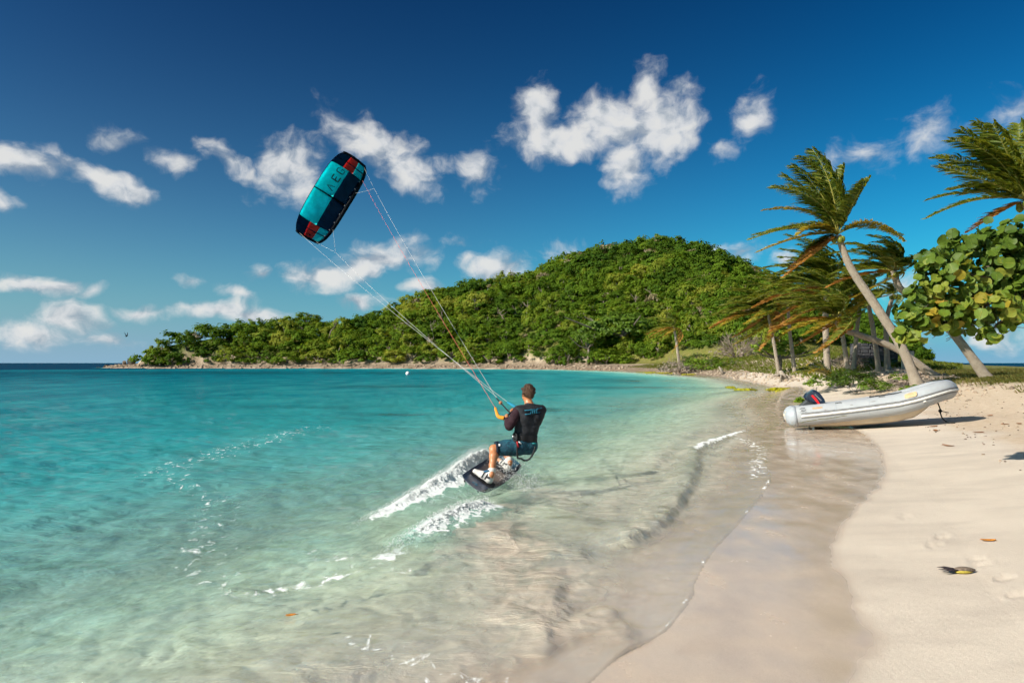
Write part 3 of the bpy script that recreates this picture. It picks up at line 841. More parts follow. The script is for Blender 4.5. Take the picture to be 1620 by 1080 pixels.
# ------------------------------------------------------------------ kiteboard
A3 = np.array
BN = PD(742, 773, 9.0); BF = PD(808, 729, 10.3)
BL = BF - BN; Blen = np.linalg.norm(BL); Lh = unit(BL)
Wh = unit(A3((0.236, -0.085, -0.169)) - Lh * (A3((0.236, -0.085, -0.169)) @ Lh))
Nh = unit(np.cross(Wh, Lh)); Nh = Nh if Nh[2] > 0 else -Nh
BC = (BN + BF) / 2
m_deck, t, out = new_mat('board_deck')
tc = t.n('ShaderNodeTexCoord'); uvx = t.attr('along'); uvy = t.attr('across')
grainn = t.noise(t.vmath('MULTIPLY', tc.outputs['Object'], (1, 1, 1)), 14.0, 6, 0.7)
bands = t.ramp(uvx, [(0.0, (0.075, 0.10, 0.155)), (0.20, (0.075, 0.10, 0.155)), (0.205, (0.008, 0.009, 0.012)), (0.36, (0.008, 0.009, 0.012)), (0.365, (0.17, 0.12, 0.095)),
                     (0.64, (0.17, 0.12, 0.095)), (0.645, (0.008, 0.009, 0.012)), (0.80, (0.008, 0.009, 0.012)), (0.805, (0.03, 0.15, 0.22))], 'CONSTANT')
bands = t.mix(t.mapr(uvy, 0.86, 0.88), bands, (0.012, 0.014, 0.02))
bands = t.mix(t.mapr(uvy, 0.14, 0.12), bands, (0.02, 0.022, 0.03))
p = t.n('ShaderNodeBsdfPrincipled'); t.set(p.inputs['Base Color'], t.mix(t.mapr(grainn, 0.3, 0.7, 0, 0.35), bands, (0.10, 0.10, 0.11)))
p.inputs['Roughness'].default_value = 0.28; p.inputs['Specular IOR Level'].default_value = 0.5
t.set(out.inputs[0], p)
m_edge = simple_mat('board_edge', (0.22, 0.24, 0.27), 0.35)
m_logo_blue = simple_mat('cyan_print', (0.02, 0.30, 0.45), 0.5)
m_rubber = simple_mat('black_rubber', (0.012, 0.012, 0.014), 0.6, bump=0.2)
kb = empty('kiteboard', BC)
nl, nw = 26, 9
def deck_pt(u, w, dz):
    s = 2 * u - 1
    half = 0.225 * (1 - 0.17 * abs(s) ** 2.4) * (1 - 0.0 * s)
    endr = 0.05 * (abs(2 * w - 1) ** 3) * np.sign(s) * abs(s) ** 8
    rock = 0.055 * s * s
    conc = 0.012 * (2 * w - 1) ** 2
    return BC + Lh * (s * Blen * 0.5 - endr) + Wh * ((2 * w - 1) * half) + Nh * (rock + conc + dz) - BC
V = []; al = []; ac = []
for i in range(nl):
    for j in range(nw):
        u, w = i / (nl - 1), j / (nw - 1)
        V.append(deck_pt(u, w, 0.006)); al.append(u); ac.append(w)
mesh_np('deck', np.array(V), grid_faces(nl, nw), m_deck, dict(along=al, across=ac), parent=kb)
mb = MB()
rings = []
for i in range(nl):
    u = i / (nl - 1)
    rings.append([deck_pt(u, w, 0.004) for w in np.linspace(0, 1, nw)] + [deck_pt(u, w, -0.006) for w in np.linspace(1, 0, nw)])
mb.loft(rings); mb.build('core', m_edge, kb, smooth=False)
for (u, w) in ((0.09, 0.5),):
    mb = MB(); r_ = []
    for k in range(20):
        th = 2 * np.pi * k / 20
        r_.append([deck_pt(u + 0.028 * np.cos(th) * q, w + 0.10 * np.sin(th) * q, 0.009) for q in (1.0, 0.62)])
    mb.loft([[a[0] for a in r_], [a[1] for a in r_]], cap=False); mb.build('logo_ring', m_logo_blue, kb)
for u, w in ((0.03, 0.2), (0.03, 0.8), (0.97, 0.2), (0.97, 0.8)):
    mb = MB(); c = deck_pt(u, w, -0.006)
    mb.loft([[c + Lh * a + Nh * b - Nh * 0.0 for a, b in ((-0.03, 0.004), (0.03, 0.004))], [c + Lh * a - Nh * 0.035 for a in (-0.015, 0.022)]], cap=False, closed=False)
    mb.tube([c + Nh * 0.002, c - Nh * 0.035], [0.028, 0.008], 8, flat=0.2); mb.build('fin', m_rubber, kb)
m_strap_blue = simple_mat('blue_strap', (0.01, 0.10, 0.20), 0.6)
m_boot = simple_mat('boot_shell', (0.62, 0.60, 0.57), 0.5, var=0.15, scale=25, bump=0.15)
FOOT = []
for fi, (u, turn) in enumerate(((0.27, -0.18), (0.74, 0.20))):
    c = BC + deck_pt(u, 0.5, 0.012)
    fd = unit(-Wh + Lh * turn)                     # towards the toes
    FOOT.append((c, fd))
    mb = MB(); sd = unit(np.cross(Nh, fd))
    mb.box(c - BC + Nh * 0.004, (fd, sd, Nh), (0.19, 0.075, 0.010)); mb.build('foot_pad', m_rubber, kb, bevel=0.008, smooth=False)
tag(kb, 'dark grey kiteboard with brown mid panel under the rider', 'kiteboard')

# ------------------------------------------------------------------ rider
m_skin, t, out = new_mat('tanned_skin')
tc = t.n('ShaderNodeTexCoord')
p = t.n('ShaderNodeBsdfPrincipled')
t.set(p.inputs['Base Color'], t.mix(t.mapr(t.noise(tc.outputs['Object'], 18, 5, 0.6), 0.3, 0.7), (0.54, 0.225, 0.10), (0.42, 0.16, 0.065)))
p.inputs['Roughness'].default_value = 0.42; p.inputs['Subsurface Weight'].default_value = 0.12; p.inputs['Subsurface Radius'].default_value = (0.02, 0.008, 0.004); p.inputs['Subsurface Scale'].default_value = 0.4
t.set(out.inputs[0], p)
m_hair = simple_mat('brown_hair', (0.060, 0.030, 0.016), 0.7, var=0.5, scale=60, bump=0.8, bscale=120)
m_vest = simple_mat('charcoal_vest', (0.022, 0.023, 0.028), 0.75, 0.25, var=0.7, scale=14, bump=0.5, bscale=45)
m_sleeve = simple_mat('maroon_sleeve', (0.030, 0.013, 0.018), 0.8, 0.2, var=0.3, scale=20, bump=0.4, bscale=30)
m_short, t, out = new_mat('teal_shorts')
tc = t.n('ShaderNodeTexCoord')
p = t.n('ShaderNodeBsdfPrincipled')
t.set(p.inputs['Base Color'], t.ramp(t.noise(tc.outputs['Object'], 22, 5, 0.7, 1.2), [(0.36, (0.001, 0.018, 0.040)), (0.52, (0.003, 0.055, 0.090)), (0.66, (0.008, 0.12, 0.16))]))
p.inputs['Roughness'].default_value = 0.8
t.set(p.inputs['Normal'], t.bump(t.noise(tc.outputs['Object'], 16, 4, 0.6, 0.8), 0.6, 0.03))
t.set(out.inputs[0], p)
m_white = simple_mat('white_print', (0.75, 0.75, 0.74), 0.6)

pel = PD(829, 703, 9.60)
chest = PD(836, 668, 9.64)
shc = PD(838, 649, 9.65)
fw = unit(A3((-0.42, 0.90, 0.0))); lf = unit(A3((-0.90, -0.42, 0.0)))
shL = shc + lf * 0.185; shR = shc - lf * 0.185
nk = PD(838, 640, 9.66); hd = PD(835, 622.5, 9.70)
elL = PD(806, 674, 9.44); elR = PD(850, 668, 10.02)
BARL = PD(797, 662, 9.58); BARR = PD(817, 645, 10.06); BARD = unit(BARR - BARL)
haL = BARL + (BARR - BARL) * 0.17; haR = BARL + (BARR - BARL) * 0.72
wrL = haL + unit(elL - haL) * 0.085; wrR = haR + unit(elR - haR) * 0.085
hipL = pel + lf * 0.085 - A3((0, 0, 0.02)); hipR = pel - lf * 0.085 - A3((0, 0, 0.02))
knL = PD(781, 710, 9.50); knR = PD(799, 712, 10.02)
(cL, fdL), (cR, fdR) = FOOT
anL = cL + Nh * 0.14 - fdL * 0.075; anR = cR + Nh * 0.14 - fdR * 0.075
lo = A3((-0.75, 9.0, -0.05)); hi = A3((0.75, 10.4, 1.50))
body = Field(lo, hi, 0.0085)
def torso(F, g, k=0.05):
    up = unit(shc - pel)
    for s in (-1, 1):
        F.cone(pel + lf * 0.06 * s + up * 0.02, pel + up * 0.22 + lf * 0.055 * s, 0.098 + g, 0.092 + g, k)
        F.cone(pel + up * 0.22 + lf * 0.055 * s, shc + lf * 0.085 * s - up * 0.10, 0.092 + g, 0.108 + g, k)
        F.cone(shc + lf * 0.085 * s - up * 0.10, shc + lf * 0.12 * s - up * 0.015, 0.105 + g, 0.068 + g, k)
    F.cone(shL, shR, 0.058 + g, 0.058 + g, k)
    F.cone(shc, nk, 0.075 + g, 0.055 + g * 0.5, k)
def arm(F, sh, el, wr, g, k=0.03):
    F.cone(sh, sh + (el - sh) * 0.45, 0.062 + g, 0.054 + g, k); F.cone(sh + (el - sh) * 0.45, el, 0.054 + g, 0.043 + g, k)
    F.cone(el, el + (wr - el) * 0.35, 0.044 + g, 0.044 + g, k); F.cone(el + (wr - el) * 0.35, wr, 0.044 + g, 0.029 + g, k)
def leg(F, hip, kn, an, g, k=0.03):
    F.cone(hip, hip + (kn - hip) * 0.5, 0.098 + g, 0.082 + g, k); F.cone(hip + (kn - hip) * 0.5, kn, 0.082 + g, 0.060 + g, k)
    sh = an - kn; back = unit(np.cross(np.cross(sh, fw), sh)) * -0.018
    F.cone(kn, kn + sh * 0.3 + back, 0.057 + g, 0.059 + g, k); F.cone(kn + sh * 0.3 + back, kn + sh * 0.65, 0.058 + g, 0.043 + g, k); F.cone(kn + sh * 0.65, an, 0.043 + g, 0.036 + g, k)
torso(body, 0.0); 
for sh_, el_, wr_ in ((shL, elL, wrL), (shR, elR, wrR)): arm(body, sh_, el_, wr_, 0.0)
for hp, kn_, an_, c_, fd_ in ((hipL, knL, anL, cL, fdL), (hipR, knR, anR, cR, fdR)):
    leg(body, hp, kn_, an_, 0.0)
    body.cone(an_, an_ - Nh * 0.085 - fd_ * 0.02, 0.036, 0.034); body.cone(an_ - Nh * 0.07, c_ + fd_ * 0.12 + Nh * 0.04, 0.036, 0.026)
# neck and head; he looks away from us towards the kite
hf = unit(A3((-0.50, 0.84, 0.10))); hu = unit(A3((0.0, 0.05, 1.0)) - hf * (A3((0.0, 0.05, 1.0)) @ hf)); hs = np.cross(hf, hu)
body.cone(shc, hd - hu * 0.07 - hf * 0.012, 0.062, 0.054, 0.03)
body.ball(hd + hu * 0.022 - hf * 0.012, (0.099, 0.080, 0.098), (hf, hs, hu), 0.02)
body.ball(hd - hu * 0.050 + hf * 0.030, (0.070, 0.058, 0.062), (hf, hs, hu), 0.03)
body.cone(hd - hu * 0.095 + hf * 0.070, hd - hu * 0.085 + hf * 0.045, 0.020, 0.030, 0.02)
body.cone(hd + hf * 0.090 + hu * 0.008, hd + hf * 0.108 - hu * 0.022, 0.010, 0.014, 0.010)
for s in (-1, 1):
    body.ball(hd + hs * 0.080 * s - hu * 0.010 - hf * 0.008, (0.020, 0.008, 0.030), (unit(hf + hs * 0.4 * s), hs, hu), 0.006)
    body.ball(hd + hs * 0.030 * s + hf * 0.076 + hu * 0.022, (0.010, 0.020, 0.008), (hf, hs, hu), 0.008)
body.cone(hd + hf * 0.086 - hu * 0.052 - hs * 0.02, hd + hf * 0.086 - hu * 0.052 + hs * 0.02, 0.008, 0.008, 0.006)
# hands closed round the bar
for ha, el_ in ((haL, elL), (haR, elR)):
    fdir = unit(ha - el_); up_ = unit(np.cross(BARD, fdir))
    palm = ha - fdir * 0.018 + up_ * 0.018
    wr_ = ha + unit(el_ - ha) * 0.085
    body.cone(wr_, palm, 0.028, 0.030, 0.02)
    body.cone(palm - BARD * 0.028, palm + BARD * 0.028, 0.019, 0.019, 0.015)
    for q, ln in zip((-0.036, -0.012, 0.012, 0.035), (0.9, 1.0, 1.0, 0.85)):
        k0 = ha + BARD * q + up_ * 0.026 + fdir * 0.002
        k1 = ha + BARD * q + up_ * 0.014 + fdir * 0.032 * ln
        k2 = ha + BARD * q - up_ * 0.018 + fdir * 0.026 * ln
        k3 = ha + BARD * q - up_ * 0.026 - fdir * 0.006
        body.cone(k0, k1, 0.0105, 0.0098, 0.004); body.cone(k1, k2, 0.0098, 0.0090, 0.003); body.cone(k2, k3, 0.0090, 0.0080, 0.003)
    body.cone(palm - BARD * 0.034, ha - BARD * 0.048 - up_ * 0.012 + fdir * 0.012, 0.013, 0.011, 0.006)
    body.cone(ha - BARD * 0.048 - up_ * 0.012 + fdir * 0.012, ha - BARD * 0.034 - up_ * 0.026 + fdir * 0.018, 0.011, 0.009, 0.004)
pbase = A3((pel[0], pel[1], 0.1))
V, Q = body.net()
rider = mesh_np('person', V - pbase, Q, m_skin)
rider.location = tuple(pbase)
tag(rider, 'rider in charcoal vest and teal shorts leaning back on a kiteboard', 'person')
up_t = unit(shc - pel)
def piece(name, F, mat, parent=rider):
    V, Q = F.net(); return mesh_np(name, V - pbase, Q, mat, parent=parent)
F = Field(hd - 0.2, hd + 0.2, 0.007)
F.ball(hd + hu * 0.030 - hf * 0.018, (0.104, 0.087, 0.102), (hf, hs, hu), 0.01)
F.cone(hd - hf * 0.085 - hu * 0.045, hd - hf * 0.080 + hu * 0.03, 0.030, 0.045, 0.03)
F.cone(hd + hf * 0.055 + hu * 0.105, hd - hf * 0.02 + hu * 0.112, 0.026, 0.03, 0.03)
rh_ = np.random.default_rng(8)
for _ in range(60):
    v_ = unit(rh_.normal(0, 1, 3) + hu * 0.9 - hf * 0.2); b_ = hd + hu * 0.030 - hf * 0.018 + v_ * A3((0.096, 0.096, 0.100)); F.cone(b_, b_ + v_ * 0.012 + hf * 0.014, 0.014, 0.006, 0.008)
F.cut(hd + hf * 0.062, unit(hf * 0.9 - hu * 0.42)); F.cut(hd - hu * 0.055, -hu)
piece('hair', F, m_hair)
F = Field(lo, hi, 0.010)
torso(F, 0.016)
for q_, a_ in ((0.16, 0.06), (0.22, -0.05), (0.30, 0.04), (0.36, -0.06), (0.42, 0.02)):      # folds across the back
    F.cone(pel + up_t * q_ + lf * (a_ + 0.07) - fw * 0.088, pel + up_t * (q_ + 0.04) + lf * (a_ - 0.07) - fw * 0.092, 0.022, 0.016, 0.02)
F.cut(nk + up_t * 0.028, unit(up_t - fw * 0.15)); F.cut(pel + up_t * 0.02, -up_t)
vest = piece('vest', F, m_vest)
for sh_, el_, wr_ in ((shL, elL, wrL), (shR, elR, wrR)):
    F = Field(lo, hi, 0.010); arm(F, sh_, el_, wr_, 0.012)
    for q_ in (0.35, 0.7): F.cone(sh_ + (el_ - sh_) * q_ + A3((0.01, -0.012, 0)), sh_ + (el_ - sh_) * (q_ + 0.16), 0.057, 0.048, 0.012)      # cloth gathers at the bend
    piece('sleeve', F, m_sleeve)
F = Field(lo, hi, 0.009)
for hp, kn_ in ((hipL, knL), (hipR, knR)):
    e = hp + (kn_ - hp) * 0.90
    F.cone(hp, hp + (kn_ - hp) * 0.5, 0.118, 0.108, 0.03); F.cone(hp + (kn_ - hp) * 0.5, e, 0.108, 0.096, 0.03)
for s in (-1, 1): F.cone(pel + lf * 0.06 * s - up_t * 0.02, pel + lf * 0.06 * s + up_t * 0.06, 0.118, 0.112, 0.04)
F.cut(pel + up_t * 0.09, up_t)
F.cut(hipL + (knL - hipL) * 0.92, knL - hipL)
shorts = piece('shorts', F, m_short)
hemc = hipL + (knL - hipL) * 0.90
mb = MB(); ring_ax = unit(knL - hipL); ra = unit(np.cross(ring_ax, (0, 0, 1))); rb = np.cross(ring_ax, ra)
mb.loft([[hemc + ring_ax * q + (ra * np.cos(a) + rb * np.sin(a)) * r_ - pbase for a in np.linspace(0, 2 * np.pi, 21)[:-1]] for q, r_ in ((-0.03, 0.104), (-0.03, 0.107), (0.012, 0.103), (0.012, 0.088))], cap=False)
mb.build('hem_band', simple_mat('dark_hem', (0.004, 0.012, 0.025), 0.8), shorts)
mb = MB(); dotc = hipL + (knL - hipL) * 0.72 + unit(A3((-0.15, -0.8, 0.5))) * 0.106
dn = unit(A3((-0.15, -0.8, 0.5))); da = unit(np.cross(dn, (0, 0, 1))); db = np.cross(dn, da)
mb.loft([[dotc + dn * q + (da * np.cos(a) + db * np.sin(a)) * 0.018 - pbase for a in np.linspace(0, 2 * np.pi, 13)[:-1]] for q in (-0.004, 0.006)]); mb.build('logo_dot', m_white, shorts)
# harness: waist belt, hook, hanging safety leash
m_harn = simple_mat('black_harness', (0.012, 0.012, 0.014), 0.65, bump=0.3)
F = Field(lo, hi, 0.011)
for s in (-1, 1): F.cone(pel + lf * 0.06 * s + up_t * 0.05, pel + lf * 0.058 * s + up_t * 0.15, 0.124, 0.118, 0.04)
F.cut(pel + up_t * 0.15, up_t); F.cut(pel + up_t * 0.045, -up_t)
harn = piece('harness', F, m_harn)
mb = MB(); hk = pel + fw * 0.15 + up_t * 0.10 + lf * 0.03
mb.box(hk - pbase, (lf, up_t, fw), (0.10, 0.035, 0.016)); mb.tube([hk - pbase, hk + fw * 0.05 - pbase, hk + fw * 0.055 + up_t * 0.045 - pbase], 0.008, 8); mb.build('spreader_bar', simple_mat('steel', (0.4, 0.41, 0.42), 0.3, metal=0.9), harn)
def px_line(pp): return np.array([PD(*q) for q in pp])
mb = MB()
leash = smooth_line(px_line([(847, 706, 9.46), (843, 718, 9.44), (837, 726, 9.44), (830, 728, 9.44), (824, 725, 9.42), (819, 724, 9.42), (818, 712, 9.42), (817, 694, 9.46), (813, 688, 9.5)]), 5)
rr = 0.013 + 0.0022 * np.sin(np.arange(len(leash)) * 2.1)
mb.tube(leash - pbase, rr, 7); mb.build('safety_leash', m_harn, harn)
mb = MB()
mb.tube(smooth_line(px_line([(812, 688, 9.5), (815, 684, 9.47), (818, 690, 9.45), (816, 698, 9.45), (812, 694, 9.48)]), 4) - pbase, 0.016, 7); mb.build('buckle_strap', m_harn, harn)
mb = MB(); mb.tube(px_line([(818, 698, 9.43), (820, 708, 9.43)]) - pbase, 0.012, 6); mb.build('release_tab', simple_mat('red_tab', (0.35, 0.01, 0.015), 0.5), harn)
mb = MB(); mb.tube(px_line([(820.5, 698, 9.42), (825, 702, 9.42)]) - pbase, 0.007, 6); mb.build('white_tag', m_white, harn)
mb = MB(); mb.tube(px_line([(842, 701, 9.45), (849, 701.5, 9.46)]) - pbase, 0.010, 6); mb.build('teal_label', simple_mat('teal_print', (0.01, 0.17, 0.18), 0.6), harn)
# blue block lettering across the shoulders, laid on the vest surface
def on_back(px, py):
    o = A3((0, 0, CAM_H)); d = unit(PD(px, py, 9.6) - o)
    P_ = o + d * 9.0
    V = np.array([v.co[:] for v in vest.data.vertices]) + pbase
    # nearest vest vertex to the ray, on our side
    rel = V - o; tt = rel @ d; dist = np.linalg.norm(rel - np.outer(tt, d), axis=1)
    k = np.where(dist < 0.016)[0]
    if len(k) == 0: k = np.array([np.argmin(dist)])
    j = k[np.argmin(tt[k])]
    return o + d * (tt[j] - 0.006)
strokes = [[(830, 649), (840.5, 648), (839.5, 654.5), (830.5, 655.5)], [(843.5, 647.6), (842.6, 654)], [(846.5, 647.3), (845.6, 653.7)], [(855, 645.5), (849.5, 646.6), (848.6, 652.8), (854.5, 651.8)], [(855, 645.5), (857, 644.8)], [(838, 648.3), (848, 647.2)]]
mb = MB()
for st in strokes:
    mb.tube(np.array([on_back(*q) for q in st]) - pbase, 0.0075, 6)
mb.build('back_lettering', simple_mat('blue_print', (0.01, 0.14, 0.22), 0.6), vest)
# boots
for (c_, fd_, an_) in ((cL, fdL, anL), (cR, fdR, anR)):
    F = Field(c_ - 0.34, c_ + 0.34, 0.008); sd = unit(np.cross(Nh, fd_))
    F.cone(c_ - fd_ * 0.085 + Nh * 0.05, c_ + fd_ * 0.03 + Nh * 0.055, 0.052, 0.052, 0.03)
    F.cone(c_ + fd_ * 0.03 + Nh * 0.055, c_ + fd_ * 0.135 + Nh * 0.042, 0.052, 0.038, 0.03)
    F.cone(c_ - fd_ * 0.075 + Nh * 0.06, an_ + (knL - anL if fd_ is fdL else knR - anR) * 0.18, 0.056, 0.056, 0.03)
    F.cut(c_ + Nh * 0.012, -Nh); kdir = unit((knL - anL) if fd_ is fdL else (knR - anR)); F.cut(an_ + kdir * 0.075, kdir)
    bt = piece('boot', F, m_boot)
    mb = MB()
    outl = [c_ + fd_ * (0.03 + 0.155 * np.cos(a)) + sd * 0.062 * np.sin(a) - fd_ * 0.012 - pbase for a in np.linspace(0, 2 * np.pi, 25)[:-1]]
    mb.loft([[q + Nh * h for q in outl] for h in (0.010, 0.030)]); mb.build('sole', m_rubber, bt)
    mb = MB()
    for q, hgt in ((0.02, 0.108), (-0.03, 0.125)):
        mb.tube([c_ + fd_ * q + sd * 0.056 * np.cos(a) + Nh * (0.05 + (hgt - 0.05) * np.sin(a)) - pbase for a in np.linspace(0, np.pi, 11)], 0.010, 6)
    mb.build('lace_strap', m_rubber, bt)
    mb = MB(); mb.tube([c_ - fd_ * 0.05 + sd * 0.064 * s + Nh * 0.10 - pbase for s in (-1,)] + [c_ - fd_ * 0.115 + Nh * 0.10 - pbase] + [c_ - fd_ * 0.05 + sd * 0.064 + Nh * 0.10 - pbase], 0.013, 6); mb.build('ankle_strap', m_rubber, bt)
    mb = MB(); mb.tube([c_ + fd_ * 0.05 - sd * 0.06 + Nh * 0.07 - pbase, c_ + fd_ * 0.02 + Nh * 0.125 - pbase, an_ + fd_ * 0.05 + Nh * 0.03 - pbase], 0.014, 6); mb.build('pull_strap', m_strap_blue, bt)

# ------------------------------------------------------------------ kite
KC = PD(523, 311, 31.0)
KN = unit(PD(800, 655, 9.8) - KC)                       # towards the rider
def screen_axis(dx, dy):
    v = A3((dx, 0.0, -dy)); v = v - KN * (v @ KN); return unit(v)
KS_ = screen_axis(0.50, -0.86)                           # span, lower-left tip to upper-right tip
KCh = unit(np.cross(KN, KS_)); KCh = KCh if KCh[0] > 0 else -KCh      # chord, trailing to leading edge
KR = 2.06; HALF = R(74)
def kite_pt(u, v, lift=0.0):
    """u -1..1 along the arc, v 0 (trailing) .. 1 (leading edge)"""
    a = u * HALF
    ch = 1.66 * (1 - 0.36 * abs(u) ** 3.0)
    sweep = -0.14 * abs(u) ** 2.2
    x = np.sin(a) * KR; z = (1 - np.cos(a)) * KR * 0.85
    camber = 0.09 * np.sin(np.pi * min(max(v, 0), 1) ** 0.75) * ch / 1.6
    nrm = -np.cos(a) * KN + np.sin(a) * KS_ * 1.0
    return KC + KS_ * x + KN * z + KCh * (ch * (v - 0.5) + sweep) + nrm * (camber - lift)
def fab(name, col, rough=0.55):
    m, t, out = new_mat(name)
    tc = t.n('ShaderNodeTexCoord')
    c = t.vmath('SCALE', col, scale=t.mapr(t.noise(tc.outputs['Object'], 2.2, 5, 0.65), 0.3, 0.7, 0.82, 1.15))
    p = t.n('ShaderNodeBsdfPrincipled'); t.set(p.inputs['Base Color'], c); p.inputs['Roughness'].default_value = rough; p.inputs['Specular IOR Level'].default_value = 0.25
    tr = t.n('ShaderNodeBsdfTranslucent'); t.set(tr.inputs[0], c)
    ripst = t.noise(tc.outputs['Object'], 5.0, 3, 0.6, 0.6)
    nb = t.bump(ripst, 0.35, 0.08); t.set(p.inputs['Normal'], nb)
    mx = t.n('ShaderNodeMixShader'); mx.inputs[0].default_value = 0.72; t.set(mx.inputs[1], p.outputs[0]); t.set(mx.inputs[2], tr.outputs[0])
    t.set(out.inputs[0], mx); return m
f_turq = fab('turquoise_ripstop', (0.03, 0.86, 0.90)); f_navy = fab('navy_ripstop', (0.008, 0.055, 0.13)); f_red = fab('coral_ripstop', (0.85, 0.09, 0.075)); f_dark = fab('black_dacron', (0.006, 0.010, 0.022))
f_turq2 = fab('light_turquoise_ripstop', (0.05, 0.72, 0.76))
kite = empty('kite', KC)
def panel(name, u0, u1, v0, v1, mat, nu=10, nv=6):
    V = [kite_pt(u0 + (u1 - u0) * i / nu, v0 + (v1 - v0) * j / nv) for i in range(nu + 1) for j in range(nv + 1)]
    o = mesh_np(name, np.array(V) - KC, grid_faces(nu + 1, nv + 1), mat, parent=kite)
    md = o.modifiers.new('cloth', 'SOLIDIFY'); md.thickness = 0.006; md.offset = 0
    return o
g_ = 0.0
for s in (-1, 1):
    a, b = (0.0, 0.56 * s) if s > 0 else (-0.56, 0.0)
    panel('canopy_panel', a, b, 0.0, 0.56, f_turq)
    panel('canopy_panel', a, b, 0.56, 0.955, f_navy)
    a, b = sorted((0.56 * s, 0.98 * s)); m_ = 0.72 * s
    panel('tip_panel', a, b, 0.0, 0.36, f_navy)
    panel('tip_panel', a, b, 0.36, 0.68, f_red)
    panel('tip_panel', a, b, 0.68, 0.955, f_turq2)
# inflated leading edge, struts, seams
us = np.linspace(-1, 1, 61)
mb = MB(); le = [kite_pt(u, 1.0, 0.04) - KC for u in us]
mb.tube(le, 0.095 * (1 - 0.45 * np.abs(us) ** 1.5), 12); led = mb.build('leading_edge', f_dark, kite)
for k, u in enumerate(np.linspace(-0.72, 0.72, 9)):
    mb = MB(); c = kite_pt(u, 0.965, 0.07) - KC
    mb.tube([c, c + KCh * -0.03 + KN * 0.05, c - KCh * 0.07 + KN * 0.03], 0.024, 6); mb.build('one_pump_hose', simple_mat('grey_hose', (0.10, 0.11, 0.13), 0.5) if k == 0 else bpy.data.materials['grey_hose'], led)
for u, r0 in ((0.0, 0.040), (0.72, 0.022), (-0.72, 0.022), (0.40, 0.010), (-0.40, 0.010)):
    if r0 < 0.02: continue
    mb = MB(); mb.tube([kite_pt(u, v, 0.02) - KC for v in np.linspace(0.0, 0.97, 14)], np.linspace(r0 * 0.6, r0 * 1.2, 14), 8)
    mb.build('strut', f_dark if u == 0 else f_navy, kite)
for s in (-1, 1):
    mb = MB(); mb.tube([kite_pt(s * 0.985, v, 0.0) - KC for v in np.linspace(0.0, 1.0, 12)], 0.055, 8); mb.build('wing_tip', f_dark, kite)
mb = MB(); mb.tube([kite_pt(u, 0.0) - KC for u in us], 0.010, 5); mb.build('trailing_edge_seam', f_dark, kite)
# printed characters, strokes in (u, v)
def glyphs(name, strokes, rad, mat):
    mb = MB()
    for st in strokes:
        pts = []
        for (a, b) in zip(st[:-1], st[1:]):
            for q in np.linspace(0, 1, 4)[:-1]: pts.append((a[0] + (b[0] - a[0]) * q, a[1] + (b[1] - a[1]) * q))
        pts.append(st[-1])
        mb.tube([kite_pt(u, v, 0.014) - KC for u, v in pts], rad, 6, flat=0.4)
    return mb.build(name, mat, kite)
f_print = simple_mat('black_print', (0.004, 0.006, 0.010), 0.6)
GL = lambda u0, v0, w, h, st: [[(u0 + x * w, v0 - y * h) for x, y in s_] for s_ in st]
# local axes of a letter: x its width along the span, y its height towards the trailing edge
letter_A = [[(0, 0.0), (0.5, 1.0), (1, 0.0)]]
letter_E = [[(1, 1.0), (0, 1.0), (0, 0.0), (1, 0.0)], [(0, 0.5), (0.8, 0.5)]]
letter_C = [[(1, 0.75), (0.85, 1), (0.15, 1), (0, 0.85), (0, 0.15), (0.15, 0), (0.85, 0), (1, 0.25), (1, 0.45), (0.7, 0.45)]]
letter_D = [[(0, 0), (0, 1), (0.7, 1), (1, 0.8), (1, 0.2), (0.7, 0), (0, 0)]]
letter_T = [[(0, 1), (1, 1)], [(0.5, 1), (0.5, 0)]]
for ch, u0, v0 in ((letter_A, 0.09, 0.47), (letter_E, 0.27, 0.47), (letter_C, 0.43, 0.47)):
    glyphs('letter', GL(u0, v0, 0.085, 0.20, ch), 0.026, f_print)
for ch, u0, v0 in ((letter_C, -0.12, 0.70), (letter_T, -0.26, 0.70), (letter_D, -0.42, 0.70)):
    glyphs('small_letter', GL(u0, v0, 0.055, 0.10, ch), 0.012, f_print)
glyphs('tip_logo', [[(-0.86, 0.42), (-0.82, 0.50), (-0.86, 0.58), (-0.84, 0.48)], [(-0.88, 0.52), (-0.83, 0.62)]], 0.022, f_print)
tag(kite, 'turquoise and navy inflatable kite with coral tip panels flying over the bay', 'kite')

# ------------------------------------------------------------------ control bar and lines
bar = empty('control_bar', (BARL + BARR) / 2); bb = (BARL + BARR) / 2
m_orange = simple_mat('orange_foam', (0.75, 0.27, 0.02), 0.6); m_bluef = simple_mat('blue_foam', (0.01, 0.20, 0.32), 0.6)
mb = MB(); mb.tube([BARL - bb, bb - bb, BARR - bb], 0.013, 10); mb.build('grip', m_rubber, bar)
ENDL = PD(783.5, 645, 9.72); ENDR = PD(803, 636, 10.25)
mb = MB(); mb.tube(smooth_line([BARL + BARD * 0.02 - bb, PD(789, 659, 9.62) - bb, PD(786, 653, 9.66) - bb, ENDL - bb], 4), np.linspace(0.030, 0.017, 13), 10); mb.build('orange_float', m_orange, bar)
mb = MB(); mb.tube(smooth_line([BARR - bb, PD(811, 641, 10.12) - bb, ENDR - bb], 4), np.linspace(0.026, 0.014, 9), 10); mb.build('blue_float', m_bluef, bar)
hookp = hk + fw * 0.05 + up_t * 0.04
DEP = PD(785.5, 629.5, 10.5)
mb = MB(); mb.tube([hookp - bb, (BARL + BARR) / 2 - bb, PD(792, 637, 10.25) - bb, DEP - bb], [0.014, 0.012, 0.010, 0.010], 8); mb.build('depower_line', m_rubber, bar)
c = PD(792, 637, 10.25) - bb
